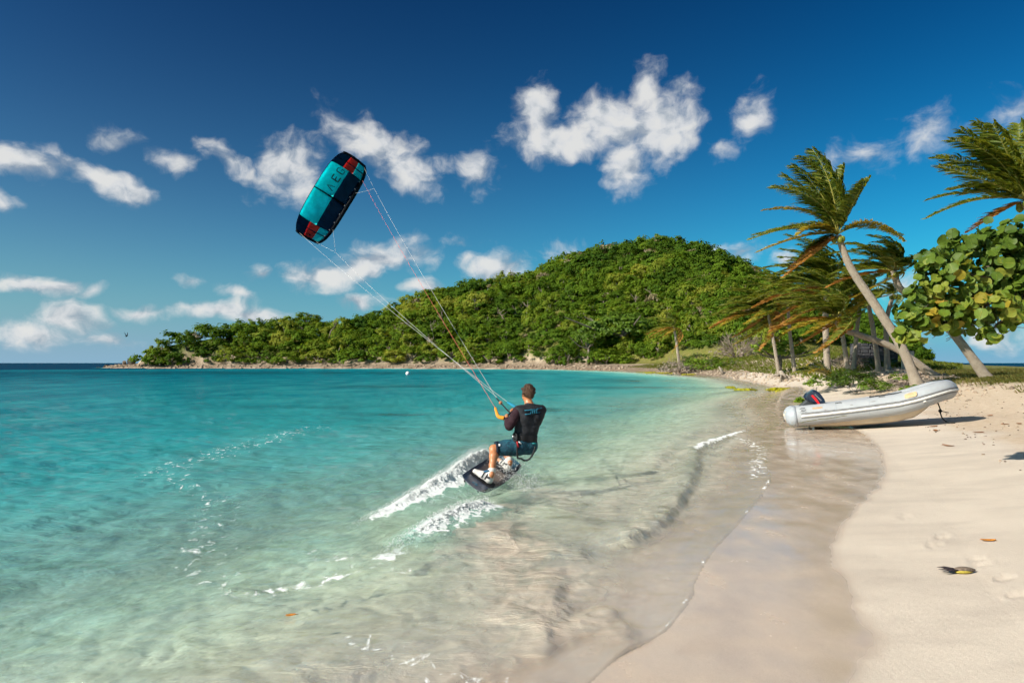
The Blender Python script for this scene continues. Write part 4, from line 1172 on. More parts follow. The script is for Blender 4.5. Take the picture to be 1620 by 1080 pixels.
mb = MB(); mb.tube([c + unit(DEP - BARL) * q for q in (-0.03, -0.015, 0, 0.015, 0.03)], [0.012, 0.026, 0.030, 0.026, 0.012], 10); mb.build('stopper_ball', simple_mat('copper_ball', (0.45, 0.17, 0.08), 0.4), bar)
CROSS = PD(763, 600, 12.6)
m_line = simple_mat('pale_line', (0.55, 0.53, 0.52), 0.7); m_lred = simple_mat('red_line', (0.62, 0.13, 0.10), 0.7); m_lyel = simple_mat('yellow_line', (0.70, 0.50, 0.22), 0.7)
tips = {'f_up': kite_pt(0.62, 1.0, 0.1), 'b_up': kite_pt(0.97, 0.9, 0.0), 'f_dn': kite_pt(-0.62, 1.0, 0.1), 'b_dn': kite_pt(-0.97, 0.15, 0.0)}
def fly_line(name, a, b, mat, r0=0.0022, r1=0.0042, sag=0.10):
    n = 26; t_ = np.linspace(0, 1, n)[:, None]
    pts = a + (b - a) * t_ - np.array((0, 0, 1.0)) * sag * 4 * t_ * (1 - t_)
    mb = MB(); mb.tube(pts - bb, np.linspace(r0, r1, n), 5); mb.build(name, mat, bar)
BR_UP = PD(592, 298.5, 29.0); BR_DN = PD(531, 399, 28.5)
fly_line('flying_line', DEP, BR_UP, m_line); fly_line('flying_line', DEP + A3((0.01, 0, 0.01)), BR_DN, m_line)
fly_line('flying_line', ENDL, tips['f_up'], m_lred, 0.0025, 0.0045); fly_line('flying_line', ENDR, tips['b_dn'], m_line)
for a, b in ((BR_UP, tips['b_up']), (BR_UP, kite_pt(0.30, 1.0, 0.1)), (BR_DN, kite_pt(-0.50, 1.0, 0.1)), (BR_DN, kite_pt(-0.97, 0.85, 0.0))):
    fly_line('bridle_line', a, b, m_line, 0.0036, 0.0036, 0.02)
tag(bar, 'kite control bar with orange and blue floats and long thin flying lines', 'control bar')

# ------------------------------------------------------------------ inflatable dinghy on the sand
m_tube, t, out = new_mat('weathered_grey_tube')
tc = t.n('ShaderNodeTexCoord'); oc = tc.outputs['Object']
n1 = t.noise(oc, 2.2, 6, 0.65); n2 = t.noise(t.vmath('MULTIPLY', oc, (0.6, 3, 3)), 5.0, 5, 0.6)
c = t.mix(t.mapr(n1, 0.35, 0.68), (0.40, 0.415, 0.43), (0.33, 0.345, 0.36))
c = t.mix(t.mapr(n2, 0.55, 0.75, 0, 0.35), c, (0.46, 0.455, 0.43))
sepb = t.n('ShaderNodeSeparateXYZ'); t.set(sepb.inputs[0], oc)
p = t.n('ShaderNodeBsdfPrincipled'); t.set(p.inputs['Base Color'], c); p.inputs['Roughness'].default_value = 0.42; p.inputs['Specular IOR Level'].default_value = 0.4
t.set(p.inputs['Normal'], t.bump(n2, 0.12, 0.02))
t.set(out.inputs[0], p)
m_hull = simple_mat('cream_fibreglass', (0.60, 0.50, 0.37), 0.35, 0.4, var=0.10, scale=3.0)
m_strake = simple_mat('grey_rub_strake', (0.17, 0.17, 0.17), 0.6, var=0.2)
m_strakew = simple_mat('pale_rub_strake', (0.66, 0.64, 0.60), 0.5, var=0.15)
TH = R(-20.0)
BO = A3((7.10, 17.30, 0.0)); bu = A3((math.cos(TH), math.sin(TH), 0)); bv = A3((-math.sin(TH), math.cos(TH), 0)); bz = A3((0, 0, 1.0))
BEAM = 1.40; RT = 0.255; ROLL = 0.065
def boat_z(u): return float(np.interp(u, [-0.3, 0, 0.68, 1.25, 1.81, 2.37, 2.69, 3.04, 3.3, 3.52], [0.36, 0.39, 0.478, 0.563, 0.655, 0.755, 0.855, 0.99, 1.09, 1.13]))
side = [(u, 0.0) for u in np.linspace(0.10, 2.45, 24)]
bowc = [(2.45 + 1.07 * math.sin(a), BEAM / 2 * (1 - math.cos(a))) for a in np.linspace(0, np.pi / 2, 16)[1:]]
half = side + bowc
plan = half + [(u, BEAM - v) for u, v in half[::-1][1:]]
def bp(u, v, z): return bu * u + bv * v + bz * (z - ROLL * v / BEAM)
cl3 = np.array([bp(u, v, boat_z(u)) for u, v in plan])
boat = empty('inflatable_dinghy', BO)
rad = np.array([RT * (1.0 - 0.06 * sstep(2.4, 3.5, np.array(u))) for u, v in plan])
# near and far tube are one continuous collar with cone-shaped stern ends
endc = [bp(u, 0, boat_z(u)) for u in (-0.16, -0.13, -0.06, 0.03)]; endr = [0.05, 0.14, 0.215, 0.25]
endc2 = [bp(u, BEAM, boat_z(u)) for u in (0.03, -0.06, -0.13, -0.16)]
mb = MB(); mb.tube(np.vstack([endc, cl3, endc2]), np.concatenate([endr, rad, endr[::-1]]), 26); mb.build('buoyancy_tube', m_tube, boat)
m_cone = simple_mat('blue_grey_cone', (0.36, 0.39, 0.42), 0.45, var=0.1)
for v in (0, BEAM):
    mb = MB(); mb.tube([bp(u, v, boat_z(u)) for u in (-0.165, -0.135, -0.065, 0.02, 0.10)], [0.055, 0.146, 0.222, 0.258, 0.2645], 26); mb.build('stern_cone', m_cone, boat)
# rub strakes follow the outside of the collar
tan = np.gradient(cl3, axis=0)
outw = np.array([unit(np.cross(tt, bz)) for tt in tan])
def strake(name, lift, r0, w, mat, flat=0.55, i0=1):
    a = lift
    pts = np.array([c + o * rr * math.cos(a) + bz * rr * math.sin(a) for c, o, rr in zip(cl3, outw, rad)])[i0:-i0]
    rings = []
    for q, o in zip(pts, outw[i0:-i0]):
        o2 = unit(o * math.cos(a) + bz * math.sin(a)); s2 = unit(-o * math.sin(a) + bz * math.cos(a))
        rings.append([q + o2 * r0 * math.cos(k) + s2 * w * math.sin(k) for k in np.linspace(0, 2 * np.pi, 11)[:-1]])
    mb = MB(); mb.loft(rings); return mb.build(name, mat, boat)
strake('rub_strake', R(2), 0.018, 0.030, m_strakew)
strake('strake_base', R(14), 0.008, 0.030, m_strake); strake('strake_base', R(-7), 0.010, 0.022, m_strake)
# rigid hull
mb = MB(); rings = []
for u in np.concatenate([np.linspace(0.42, 2.2, 8), np.linspace(2.3, 3.36, 12)]):
    zt = boat_z(u) - 0.10
    inw = float(np.interp(u, [0.42, 2.4, 2.9, 3.2, 3.36], [0.10, 0.10, 0.24, 0.45, 0.62]))
    kz = float(np.interp(u, [0.42, 1.3, 2.0, 2.4, 2.8, 3.1, 3.36], [0.085, 0.15, 0.235, 0.30, 0.42, 0.66, 0.98]))
    chz = kz + (zt - kz) * float(np.interp(u, [0.42, 2.3, 3.36], [0.38, 0.40, 0.6]))
    L_, R_, C_ = inw, BEAM - inw, BEAM / 2
    kw = 0.10
    q_ = 1 - inw; chz = kz + 0.05 + 0.25 * (zt - kz) * (inw - 0.1)
    rings.append([bp(u, v, z) for v, z in ((L_, zt), (L_ - 0.02 * q_, chz + 0.16), (L_ + 0.02, chz + 0.02), (C_ - (C_ - L_) * 0.55, kz + 0.02), (C_ - kw * 0.5 * q_, kz + 0.005), (C_, kz), (C_ + kw * 0.5 * q_, kz + 0.005), (C_ + (R_ - C_) * 0.55, kz + 0.02), (R_ - 0.02, chz + 0.02), (R_ + 0.02 * q_, chz + 0.16), (R_, zt))])
mb.loft(rings); mb.build('hull', m_hull, boat)
mb = MB(); mb.box(bp(0.46, BEAM / 2, 0.38), (bu, bv, bz), (0.025, BEAM / 2 - 0.14, 0.24)); mb.build('transom', m_hull, boat, smooth=False, bevel=0.01)
mb = MB(); mb.box(bp(1.4, BEAM / 2, 0.46), (bu + bz * 0.15, bv, bz), (0.9, BEAM / 2 - 0.15, 0.012)); mb.build('floor_board', simple_mat('grey_floor', (0.4, 0.4, 0.4), 0.7), boat, smooth=False)
mb = MB(); mb.box(bp(1.5, BEAM / 2, 0.66), (bu, bv, bz), (0.11, BEAM / 2 - 0.1, 0.02)); mb.build('thwart', simple_mat('pale_seat', (0.5, 0.5, 0.5), 0.6), boat, smooth=False, bevel=0.008)
# keel skid fin under the stern
mb = MB(); mb.box(bp(0.50, 0.22, 0.15), (bu, bv, bz), (0.03, 0.025, 0.10)); mb.build('launching_leg', m_strakew, boat, smooth=False, bevel=0.005)
# fittings on the near tube
def on_tube(u, ang, lift=0.004):
    return bp(u, 0, boat_z(u)) - bv * (RT + lift) * math.cos(ang) + bz * (RT + lift) * math.sin(ang)
def patch(name, u, ang, hu_, ha, mat, n=18, lift=0.004, power=2.0):
    mb = MB(); ctr = on_tube(u, ang, lift + 0.004); V = [ctr]; 
    for k in range(n):
        th = 2 * np.pi * k / n; cx, sx_ = math.cos(th), math.sin(th)
        cx = math.copysign(abs(cx) ** (2 / power), cx); sx_ = math.copysign(abs(sx_) ** (2 / power), sx_)
        V.append(on_tube(u + hu_ * cx, ang + ha * sx_, lift))
    F = [(0, 1 + k, 1 + (k + 1) % n) for k in range(n)]
    mb.add(V, F); return mb.build(name, mat, boat)
patch('valve_patch', 0.57, R(42), 0.17, R(9), m_tube, power=4.0, lift=0.003)
patch('valve_rust', 0.57, R(42), 0.12, R(6), simple_mat('tan_stain', (0.42, 0.27, 0.15), 0.6, var=0.3, scale=20), power=4.0, lift=0.008)
patch('repair_patch', 2.60, R(40), 0.13, R(16), simple_mat('tan_patch', (0.50, 0.36, 0.20), 0.7, var=0.25, scale=12), power=5.0)
m_algae = simple_mat('algae_stain', (0.16, 0.16, 0.045), 0.8, var=0.5, scale=14)
m_grime = simple_mat('grey_grime', (0.25, 0.245, 0.23), 0.7, var=0.4, scale=9)
rb_ = np.random.default_rng(3)
for k in range(9):
    patch('algae_stain', 0.16 + k * 0.125 + rb_.normal(0, 0.02), R(-33 + k * 1.6 + rb_.normal(0, 1.0)), 0.07, R(1.6), m_algae, lift=0.002)
for k in range(7):
    patch('scuff_mark', rb_.uniform(0.3, 2.5), R(rb_.uniform(-25, 55)), rb_.uniform(0.03, 0.10), R(rb_.uniform(1, 3)), m_grime, lift=0.002)
for u in (0.98, 1.72):
    mb = MB(); mb.tube([on_tube(u, a, 0.001) for a in np.linspace(R(-60), R(100), 20)], 0.006, 5); mb.build('tube_seam', m_cone, boat)
mb = MB()
for st in ([(-0.055, 8), (0.055, 8), (-0.055, -6), (0.055, -6)], [(-0.075, 3), (-0.03, 11), (0.04, 11)], [(0.075, -1), (0.03, -9), (-0.04, -9)]):
    mb.tube([on_tube(0.24 + a, R(40 + b), 0.002) for a, b in st], 0.008, 5)
for k in range(6):
    u = 0.14 + k * 0.034
    mb.tube([on_tube(u, R(23), 0.002), on_tube(u + 0.012, R(26), 0.002), on_tube(u + 0.022, R(23), 0.002)], 0.004, 4)
mb.build('emblem', simple_mat('dark_emblem', (0.10, 0.10, 0.11), 0.6), boat)
for u, ang in ((1.05, 62), (2.0, 66)):
    mb = MB(); mb.tube([on_tube(u - 0.07, R(ang), 0.0), on_tube(u - 0.05, R(ang), 0.02), on_tube(u + 0.05, R(ang), 0.02), on_tube(u + 0.07, R(ang), 0.0)], 0.011, 6); mb.build('grab_handle', m_strake, boat)
mb = MB(); mb.tube([bp(u, BEAM * 0.02, boat_z(u) + RT + 0.015) for u in np.linspace(1.75, 2.45, 8)], 0.016, 6); mb.build('safety_rope', m_rubber, boat)
mb = MB(); mb.tube([on_tube(2.86, R(-22), 0.0) + bv * 0.06, on_tube(2.90, R(-18), 0.03) + bv * 0.06, on_tube(2.94, R(-26), 0.01) + bv * 0.06], 0.018, 6); mb.build('tow_ring', m_strakew, boat)
g0 = hz(*(BO + bp(3.60, 0.62, 0))[:2])
mb = MB()
gr_ = lambda u, v, h: bu * u + bv * v + bz * h
ropeb = [bp(3.34, 0.66, 0.80), bp(3.38, 0.62, 0.66), gr_(3.38, 0.60, g0 + 0.26), gr_(3.42, 0.56, g0 + 0.12), gr_(3.52, 0.50, g0 + 0.03), gr_(3.66, 0.46, g0 + 0.03)]
mb.tube(smooth_line(ropeb, 5), 0.015, 7); c_ = gr_(3.38, 0.60, g0 + 0.30)
mb.tube([c_ - bu * 0.03, c_ + bz * 0.05, c_ + bu * 0.03, c_ - bz * 0.05, c_ - bu * 0.03], 0.02, 7); mb.tube([c_, c_ + bu * 0.18 - bz * 0.04], 0.010, 6)
mb.build('painter_rope', simple_mat('dark_rope', (0.02, 0.018, 0.016), 0.8), boat)
# outboard motor, tilted up
m_cowl = simple_mat('navy_cowling', (0.012, 0.022, 0.045), 0.25, 0.5, var=0.1, coat=0.4); m_leg = simple_mat('grey_motor_leg', (0.045, 0.05, 0.055), 0.45)
vm = BEAM / 2
def mp(px, py):
    """place on the boat's middle plane"""
    for _ in range(1):
        d = BO[1] + 0.25 * math.sin(TH) + vm * math.cos(TH)
    q = PD(px, py, d); rel = q - BO
    return rel @ bu, q[2]
def slab(outline, hw, name, mat, parent, taper=0.8, bev=0.02, shift=0.0):
    pts = [mp(*q) for q in outline]
    cu = np.mean([p_[0] for p_ in pts]); cz = np.mean([p_[1] for p_ in pts])
    mb = MB(); rings = []
    for w, k in ((-hw, taper), (-hw * 0.7, 0.97), (0, 1.0), (hw * 0.7, 0.97), (hw, taper)):
        rings.append([bp(cu + (a - cu) * k, vm + w + shift, cz + (b - cz) * k) for a, b in pts])
    mb.loft(rings); return mb.build(name, mat, parent, smooth=False, bevel=bev)
motor = slab([(1259, 644), (1266, 637), (1275, 629), (1284, 632), (1300, 640), (1292, 650), (1272, 652)], 0.13, 'outboard_motor', m_leg, boat)
slab([(1270, 627), (1272.5, 620.5), (1284, 613.6), (1289, 614), (1297, 620.5), (1303, 629), (1305.5, 636.5), (1296, 639.5), (1281, 635)], 0.20, 'cowling', m_cowl, motor, 0.82, 0.03)
slab([(1273.5, 620), (1284.5, 613.0), (1288, 614.2), (1277, 622)], 0.21, 'cowling_top', simple_mat('slate_cowling', (0.03, 0.075, 0.11), 0.3, 0.5), motor, 0.8, 0.01)
slab([(1281.5, 623.2), (1284.5, 622), (1290, 627.5), (1296.5, 636.5), (1293, 637.4), (1288, 631)], 0.206, 'red_stripe', simple_mat('red_decal', (0.70, 0.015, 0.02), 0.35), motor, 0.97, 0.0)
mb = MB()
for k in range(6):
    a = mp(1287.5 + k * 1.7, 622 + k * 1.75); b_ = mp(1289.2 + k * 1.7, 621.4 + k * 1.75)
    mb.tube([bp(a[0], vm - 0.208, a[1]), bp(b_[0], vm - 0.208, b_[1])], 0.007, 4)
mb.build('cowling_lettering', simple_mat('pale_decal', (0.5, 0.52, 0.55), 0.5), motor)
slab([(1249, 646), (1266, 640), (1268, 652), (1252, 663), (1240.5, 665), (1240, 662.5), (1247, 655)], 0.06, 'lower_unit', m_leg, motor, 0.7, 0.008)
mb = MB(); hub = mp(1244, 655.5); 
mb.tube([bp(hub[0] + 0.08, vm, hub[1] - 0.02), bp(hub[0], vm, hub[1]), bp(hub[0] - 0.07, vm, hub[1] + 0.015)], [0.05, 0.05, 0.02], 10)
for k in range(3):
    a = 2 * np.pi * k / 3 + 0.5; rd = bv * math.cos(a) + bz * math.sin(a); td = -bv * math.sin(a) + bz * math.cos(a)
    c0 = bp(hub[0], vm, hub[1])
    V = [c0 + rd * r_ + td * w_ + bu * (0.045 * s_) for r_, w_, s_ in ((0.03, -0.03, -0.6), (0.03, 0.03, 0.6), (0.10, 0.075, 0.9), (0.16, 0.05, 0.7), (0.165, -0.03, -0.2), (0.10, -0.07, -0.9))]
    V2 = [v + bu * 0.012 for v in V]
    mb.loft([V, V2])
mb.build('propeller', simple_mat('cream_propeller', (0.65, 0.55, 0.42), 0.4), motor)
slab([(1246.5, 648), (1252, 644.5), (1254, 650), (1250, 652)], 0.10, 'anti_ventilation_plate', m_leg, motor, 0.9, 0.004)
tag(boat, 'grey inflatable dinghy with tilted outboard motor beached at the water edge', 'dinghy')

# ------------------------------------------------------------------ foliage materials
def leaf_mat(name, c0, c1, c2=None, rough=0.55, transl=0.35, spec=0.25, byobj=True, bycol=False):
    """leaf colour varies by plant (object), by leaf (tint attribute) and in patches"""
    m, t, out = new_mat(name)
    tint = t.attr('tint')
    oi = t.n('ShaderNodeObjectInfo')
    f = t.math('ADD', t.math('MULTIPLY', tint, 0.55 if byobj else 0.75), t.math('MULTIPLY', oi.outputs['Random'], 0.55 if byobj else 0.0))
    if bycol: f = t.math('ADD', t.math('MULTIPLY', tint, 0.50), t.n('ShaderNodeSeparateColor', i_0=oi.outputs['Color']).outputs[0])
    stops = [(0.05, c0), (0.55, c1)] + ([(1.0, c2)] if c2 else [])
    col = t.ramp(f, stops)
    p = t.n('ShaderNodeBsdfPrincipled'); t.set(p.inputs['Base Color'], col); p.inputs['Roughness'].default_value = rough; p.inputs['Specular IOR Level'].default_value = spec
    tr = t.n('ShaderNodeBsdfTranslucent'); t.set(tr.inputs[0], t.vmath('MULTIPLY', col, (1.3, 1.15, 0.6)))
    mx = t.n('ShaderNodeMixShader'); mx.inputs[0].default_value = transl; t.set(mx.inputs[1], p.outputs[0]); t.set(mx.inputs[2], tr.outputs[0])
    t.set(out.inputs[0], mx); return m
m_scrub = leaf_mat('scrub_leaves', (0.042, 0.098, 0.010), (0.140, 0.225, 0.016), (0.32, 0.34, 0.05), transl=0.45, rough=0.7, spec=0.1, bycol=True)
m_bark = simple_mat('grey_bark', (0.20, 0.165, 0.13), 0.9, var=0.3, bump=0.5)
m_dry = simple_mat('dry_twigs', (0.26, 0.20, 0.155), 0.9, var=0.3)

def leaf_cloud(r, n_clump, per, leaf, rx=1.0, ry=1.0, rz=0.75, spread=0.24, floor=-0.35):
    """quads gathered in clumps on a crown's shell; returns verts, faces, tint"""
    u = r.random(n_clump) * 2 * np.pi; w = r.uniform(floor, 1.0, n_clump)
    sh = r.uniform(0.62, 1.0, n_clump)
    c = np.stack([np.cos(u) * np.sqrt(1 - np.clip(w, -1, 1) ** 2), np.sin(u) * np.sqrt(1 - np.clip(w, -1, 1) ** 2), w], 1) * sh[:, None]
    cl = np.repeat(np.arange(n_clump), per)
    off = r.normal(0, 1, (len(cl), 3)); off /= np.linalg.norm(off, axis=1)[:, None]
    off *= (r.random(len(cl)) ** 0.4)[:, None] * spread * r.uniform(0.75, 1.3, n_clump)[cl][:, None]
    pos = c[cl] + off * np.array((1, 1, 0.75))
    nrm = off / (np.linalg.norm(off, axis=1)[:, None] + 1e-9) * 0.9 + c[cl] * 0.9 + r.normal(0, 0.32, pos.shape) + np.array((-0.1, -0.1, 0.55))
    nrm /= np.linalg.norm(nrm, axis=1)[:, None]
    a = np.cross(nrm, r.normal(0, 1, pos.shape)); a /= np.linalg.norm(a, axis=1)[:, None] + 1e-9
    b = np.cross(nrm, a)
    s = leaf * r.uniform(0.6, 1.25, len(pos))[:, None]
    S = np.array((rx, ry, rz)); pos = pos * S
    q = np.stack([pos - a * s, pos - b * s * 0.6, pos + a * s, pos + b * s * 0.6], 1)
    tint = np.clip(r.random(n_clump)[cl] * 0.55 + r.random(len(cl)) * 0.45, 0, 1)
    return q.reshape(-1, 3), np.arange(len(pos) * 4).reshape(-1, 4), np.repeat(tint, 4)

def twig_mesh(r, n, L, spread=0.9, rad=0.012, sub=2, up=0.5):
    mb = MB()
    def grow(p, d, l, rr, lev):
        q = p + d * l * 0.5 + r.normal(0, 0.06 * l, 3); e = p + d * l
        mb.tube([p, q, e], [rr, rr * 0.8, rr * 0.5], 4, cap=False)
        if lev < sub:
            for _ in range(3): grow(q + (e - q) * r.random(), unit(d + r.normal(0, spread * 0.7, 3)), l * 0.6, rr * 0.55, lev + 1)
    for _ in range(n):
        d = unit(A3((r.normal(0, spread), r.normal(0, spread), up + abs(r.normal(0, 0.5))))); grow(A3((0, 0, 0.0)), d, L * r.uniform(0.6, 1.0), rad, 0)
    return mb

# ------------------------------------------------------------------ wooded hill
NV = 9
crowns = []; trunks = []
for k in range(NV):
    r = np.random.default_rng(500 + k)
    V, Fq, T = leaf_cloud(r, int(r.integers(26, 48)), 36, 0.075, 1, r.uniform(0.75, 1.0), r.uniform(0.55, 0.95), r.uniform(0.22, 0.32), -0.55)
    crowns.append(mesh_np('crown', V, Fq, m_scrub, dict(tint=T * 0.9), smooth=False, link=False))
    mb = MB()
    lean = r.normal(0, 0.12, 2)
    mb.tube([(0, 0, -1.5), (lean[0] * 0.5, lean[1] * 0.5, -0.6), (lean[0], lean[1], 0.1)], [0.09, 0.07, 0.04], 6)
    for _ in range(4):
        d = unit(A3((r.normal(0, 0.8), r.normal(0, 0.8), 0.7))); mb.tube([(lean[0] * 0.7, lean[1] * 0.7, -0.4), A3((lean[0], lean[1], -0.3)) + d * 0.6], [0.05, 0.02], 5, cap=False)
    me = bpy.data.meshes.new('trunk'); me.from_pydata(mb.v, [], mb.f); me.materials.append(m_bark); trunks.append(me)
rh = np.random.default_rng(77)
cand = []
for _ in range(12000):
    px = rh.uniform(214, 1496) if rh.random() < 0.7 else rh.uniform(900, 1480); az = math.atan((px - 810) / 1080)
    sr = float(shore_range(az)) + 2; rr_ = float(ridge_range(az)) + 4
    q = rh.random() ** 0.85; r_ = (sr + (rr_ - sr) * q) / 1.0
    cand.append((math.sin(az) * r_, math.cos(az) * r_, q, px))
cand = np.array(cand)
cs = signed(cand[:, 0], cand[:, 1]); ch_ = height(cand[:, 0], cand[:, 1], cs, fine=False)
ok = ((cs > 5) | ((cand[:, 3] < 270) & (cs > 2.0))) & ((hill(cand[:, 0], cand[:, 1]) > 0.15) | (cand[:, 3] < 1000))
# open lawn at the foot of the slope on the right, a bare scar low in the middle
lawn = (cand[:, 3] > 1050) & (hill(cand[:, 0], cand[:, 1]) < 2.6) & (cand[:, 3] < 1420)
cand = cand[ok & ~lawn]; ch_ = ch_[ok & ~lawn]
size = 1.2 + 3.0 * rh.random(len(cand)) ** 2.6
size *= np.interp(cand[:, 3], [214, 450, 700, 1000, 1200, 1500], [1.05, 1.1, 1.2, 0.95, 0.8, 0.7])
# thin out: no crown sits inside a bigger one
order = np.argsort(-size); keepi = []; cell = {}
for i in order:
    x, y = cand[i, 0], cand[i, 1]; gxk = (int(x // 6), int(y // 6)); good = True
    for a in (-1, 0, 1):
        for b in (-1, 0, 1):
            for j in cell.get((gxk[0] + a, gxk[1] + b), ()):
                if (cand[j, 0] - x) ** 2 + (cand[j, 1] - y) ** 2 < (0.55 * (size[i] + size[j]) * 0.78) ** 2: good = False; break
            if not good: break
        if not good: break
    if good: keepi.append(i); cell.setdefault(gxk, []).append(i)
keepi = np.array(keepi)
dist = np.hypot(cand[keepi, 0], cand[keepi, 1])
imp = size[keepi] / dist * (1 + 0.4 * rh.random(len(keepi)))
rank = np.argsort(-imp)
big = set(keepi[rank[:270]].tolist())
n_side = 0
VV, FF, TT, base_i = [], [], [], 0
DV, DF, DT, dry_i = [], [], [], 0
for i in keepi:
    x, y, z, s_ = cand[i, 0], cand[i, 1], ch_[i], size[i]
    if i in big:
        k = rh.integers(NV)
        tr = empty('scrub_tree', (x, y, z - 0.2), rh.random() * 6.28); tr.scale = (s_, s_, s_ * rh.choice([0.8, 0.95, 1.1, 1.35], p=[0.38, 0.34, 0.22, 0.06]))
        c_ = bpy.data.objects.new('crown', crowns[k]); t_ = bpy.data.objects.new('trunk', trunks[k])
        for o in (c_, t_): COL.objects.link(o); o.parent = tr
        c_.color = (float(np.clip(0.36 + 0.45 * fbm(np.array([x / 30]), np.array([y / 30]), 2, 0.5, 91)[0] + rh.normal(0, 0.15), 0.05, 0.75)), 0, 0, 1)
        c_.location = (0, 0, 0.55); t_.location = (0, 0, 0.55)
        zone = 'on the crest' if cand[i, 2] > 0.8 else ('halfway up the slope' if cand[i, 2] > 0.4 else 'low near the shore')
        px_ = cand[i, 3]
        if px_ < 640: tag(tr, 'rounded dark green tree %s of the low headland' % zone, 'tree', 'trees covering the low headland')
        else:
            part_ = 'left flank' if px_ < 860 else ('middle' if px_ < 1090 else 'right flank')
            tag(tr, 'rounded green scrub tree %s on the %s of the high hill' % (zone, part_), 'tree', 'scrub trees covering the high hill')
    else:
        r = rh
        V, Fq, T = leaf_cloud(r, 11, 20, 0.14, 1, 1, r.uniform(0.6, 0.9), 0.36, -0.2)
        sc_ = s_ * 1.05
        if rh.random() < (0.16 if cand[i, 2] > 0.7 and cand[i, 3] > 900 else 0.05):
            DV.append(V * sc_ * 0.8 + np.array((x, y, z + 0.5 * s_))); DF.append(Fq + dry_i); dry_i += len(V); DT.append(T); continue
        VV.append(V * sc_ + np.array((x, y, z + 0.55 * s_))); FF.append(Fq + base_i); base_i += len(V); TT.append(np.clip(T * 0.5 + 0.36 + 0.45 * fbm(np.array([x / 30]), np.array([y / 30]), 2, 0.5, 91)[0] + rh.normal(0, 0.15), 0, 1))
wood = mesh_np('undergrowth', np.vstack(VV), np.vstack(FF), m_scrub, dict(tint=np.concatenate(TT)), smooth=False)
wood.color = (0, 0, 0, 1)
tag(wood, 'dense green scrub woodland covering the hillside between the larger trees', kind='stuff')

m_drysc = leaf_mat('dry_scrub_leaves', (0.16, 0.13, 0.07), (0.26, 0.21, 0.12), (0.24, 0.22, 0.08), byobj=False, transl=0.15)
o = mesh_np('dry_scrub', np.vstack(DV), np.vstack(DF), m_drysc, dict(tint=np.concatenate(DT)), smooth=False); tag(o, 'brown dry scrub scattered through the green hillside', kind='stuff')
# the big pale-green spreading tree low on the hill
m_bright = leaf_mat('bright_leaves', (0.060, 0.120, 0.010), (0.115, 0.190, 0.014), (0.17, 0.23, 0.025), byobj=False)
def broad_tree(name, px, py, d, rx, rz, seed, mat, label, clumps=60, per=60, leaf=0.05, group=None, trunk_h=None, cat='tree', sp=0.2, zc=None):
    c = PD(px, py, d); gz = hz(c[0], c[1])
    r = np.random.default_rng(seed)
    tr = empty(name, (c[0], c[1], gz))
    V, Fq, T = leaf_cloud(r, clumps, per, leaf, 1, 0.8, rz / rx, sp, -0.5)
    V = V * rx + np.array((0, 0, c[2] - gz))
    mesh_np('crown', V, Fq, mat, dict(tint=T), smooth=False, parent=tr).color = (0.34, 0, 0, 1)
    mb = MB(); top = A3((0, 0, c[2] - gz))
    mb.tube([(0, 0, -0.3), top * 0.5 + A3((0.05 * rx, 0, 0)), top], [0.09 * rx, 0.07 * rx, 0.04 * rx], 8)
    for _ in range(7):
        dd = A3((r.normal(0, 0.7) * rx, r.normal(0, 0.5) * rx, r.uniform(0.0, 0.8) * rz)); mb.tube([top * 0.6, top * 0.7 + dd * 0.5, top + dd], [0.035 * rx, 0.025 * rx, 0.01 * rx], 5, cap=False)
    mb.build('trunk', m_bark, tr)
    return tag(tr, label, cat, group)
broad_tree('spreading_tree', 985, 520, 185, 11.5, 4.6, 901, m_bright, 'broad pale green spreading tree low on the middle of the hill', 150, 50, 0.035, sp=0.16)
broad_tree('spreading_tree', 930, 535, 182, 5.0, 2.8, 902, m_bright, 'small pale green tree at the foot of the broad spreading tree', 60, 50, 0.05)
broad_tree('dense_tree', 1170, 525, 195, 14.0, 4.0, 903, m_scrub, 'wide dark green tree mass behind the lawn at the hill foot', 170, 50, 0.03, sp=0.15)
broad_tree('dense_tree', 1098, 395, 318, 5.0, 4.0, 904, m_scrub, 'lone dark round tree standing on the hill crest', 50, 40, 0.08)
broad_tree('dense_tree', 480, 512, 262, 8.0, 4.2, 905, m_scrub, 'tallest domed tree on the crest of the low headland', 80, 50, 0.05)
# bare pale trees standing out of the wood
for k, (px, py, d, hgt) in enumerate(((792, 455, 292, 6.5), (808, 462, 288, 7.0), (815, 470, 285, 6.0), (832, 525, 225, 6.5), (800, 522, 228, 5.5), (688, 540, 226, 7.5), (704, 528, 232, 6.0), (752, 505, 240, 5.5), (520, 520, 240, 4.5), (757, 450, 298, 5.0), (640, 530, 232, 5))):
    c = PD(px, py, d); gz = hz(c[0], c[1]); r = np.random.default_rng(950 + k)
    tr = empty('bare_tree', (c[0], c[1], max(gz, c[2] - 3.0)))
    mb = MB(); lean = A3((r.normal(0, 0.25), 0, 0))
    pts = [A3((0, 0, -0.5)), lean * hgt * 0.3 + A3((0, 0, hgt * 0.5)), lean * hgt + A3((0, 0, hgt))]
    mb.tube(pts, [0.22, 0.16, 0.06], 6)
    mb.build('trunk', m_bark if k % 2 else m_dry, tr)
    for _ in range(5):
        mb = MB(); q = r.uniform(0.35, 0.9); st = pts[1] * (1 - q) + pts[2] * q; dd = unit(A3((r.normal(0, 1), r.normal(0, 0.6), 0.8)))
        mb.tube([st, st + dd * hgt * 0.2 + A3((0, 0, 0.1)), st + dd * hgt * 0.38 + A3((0, 0, 0.4))], [0.10, 0.07, 0.03], 5); mb.build('branch', m_dry, tr)
    tag(tr, 'bare pale leafless tree rising out of the hillside wood', 'tree', 'bare trees on the hill')

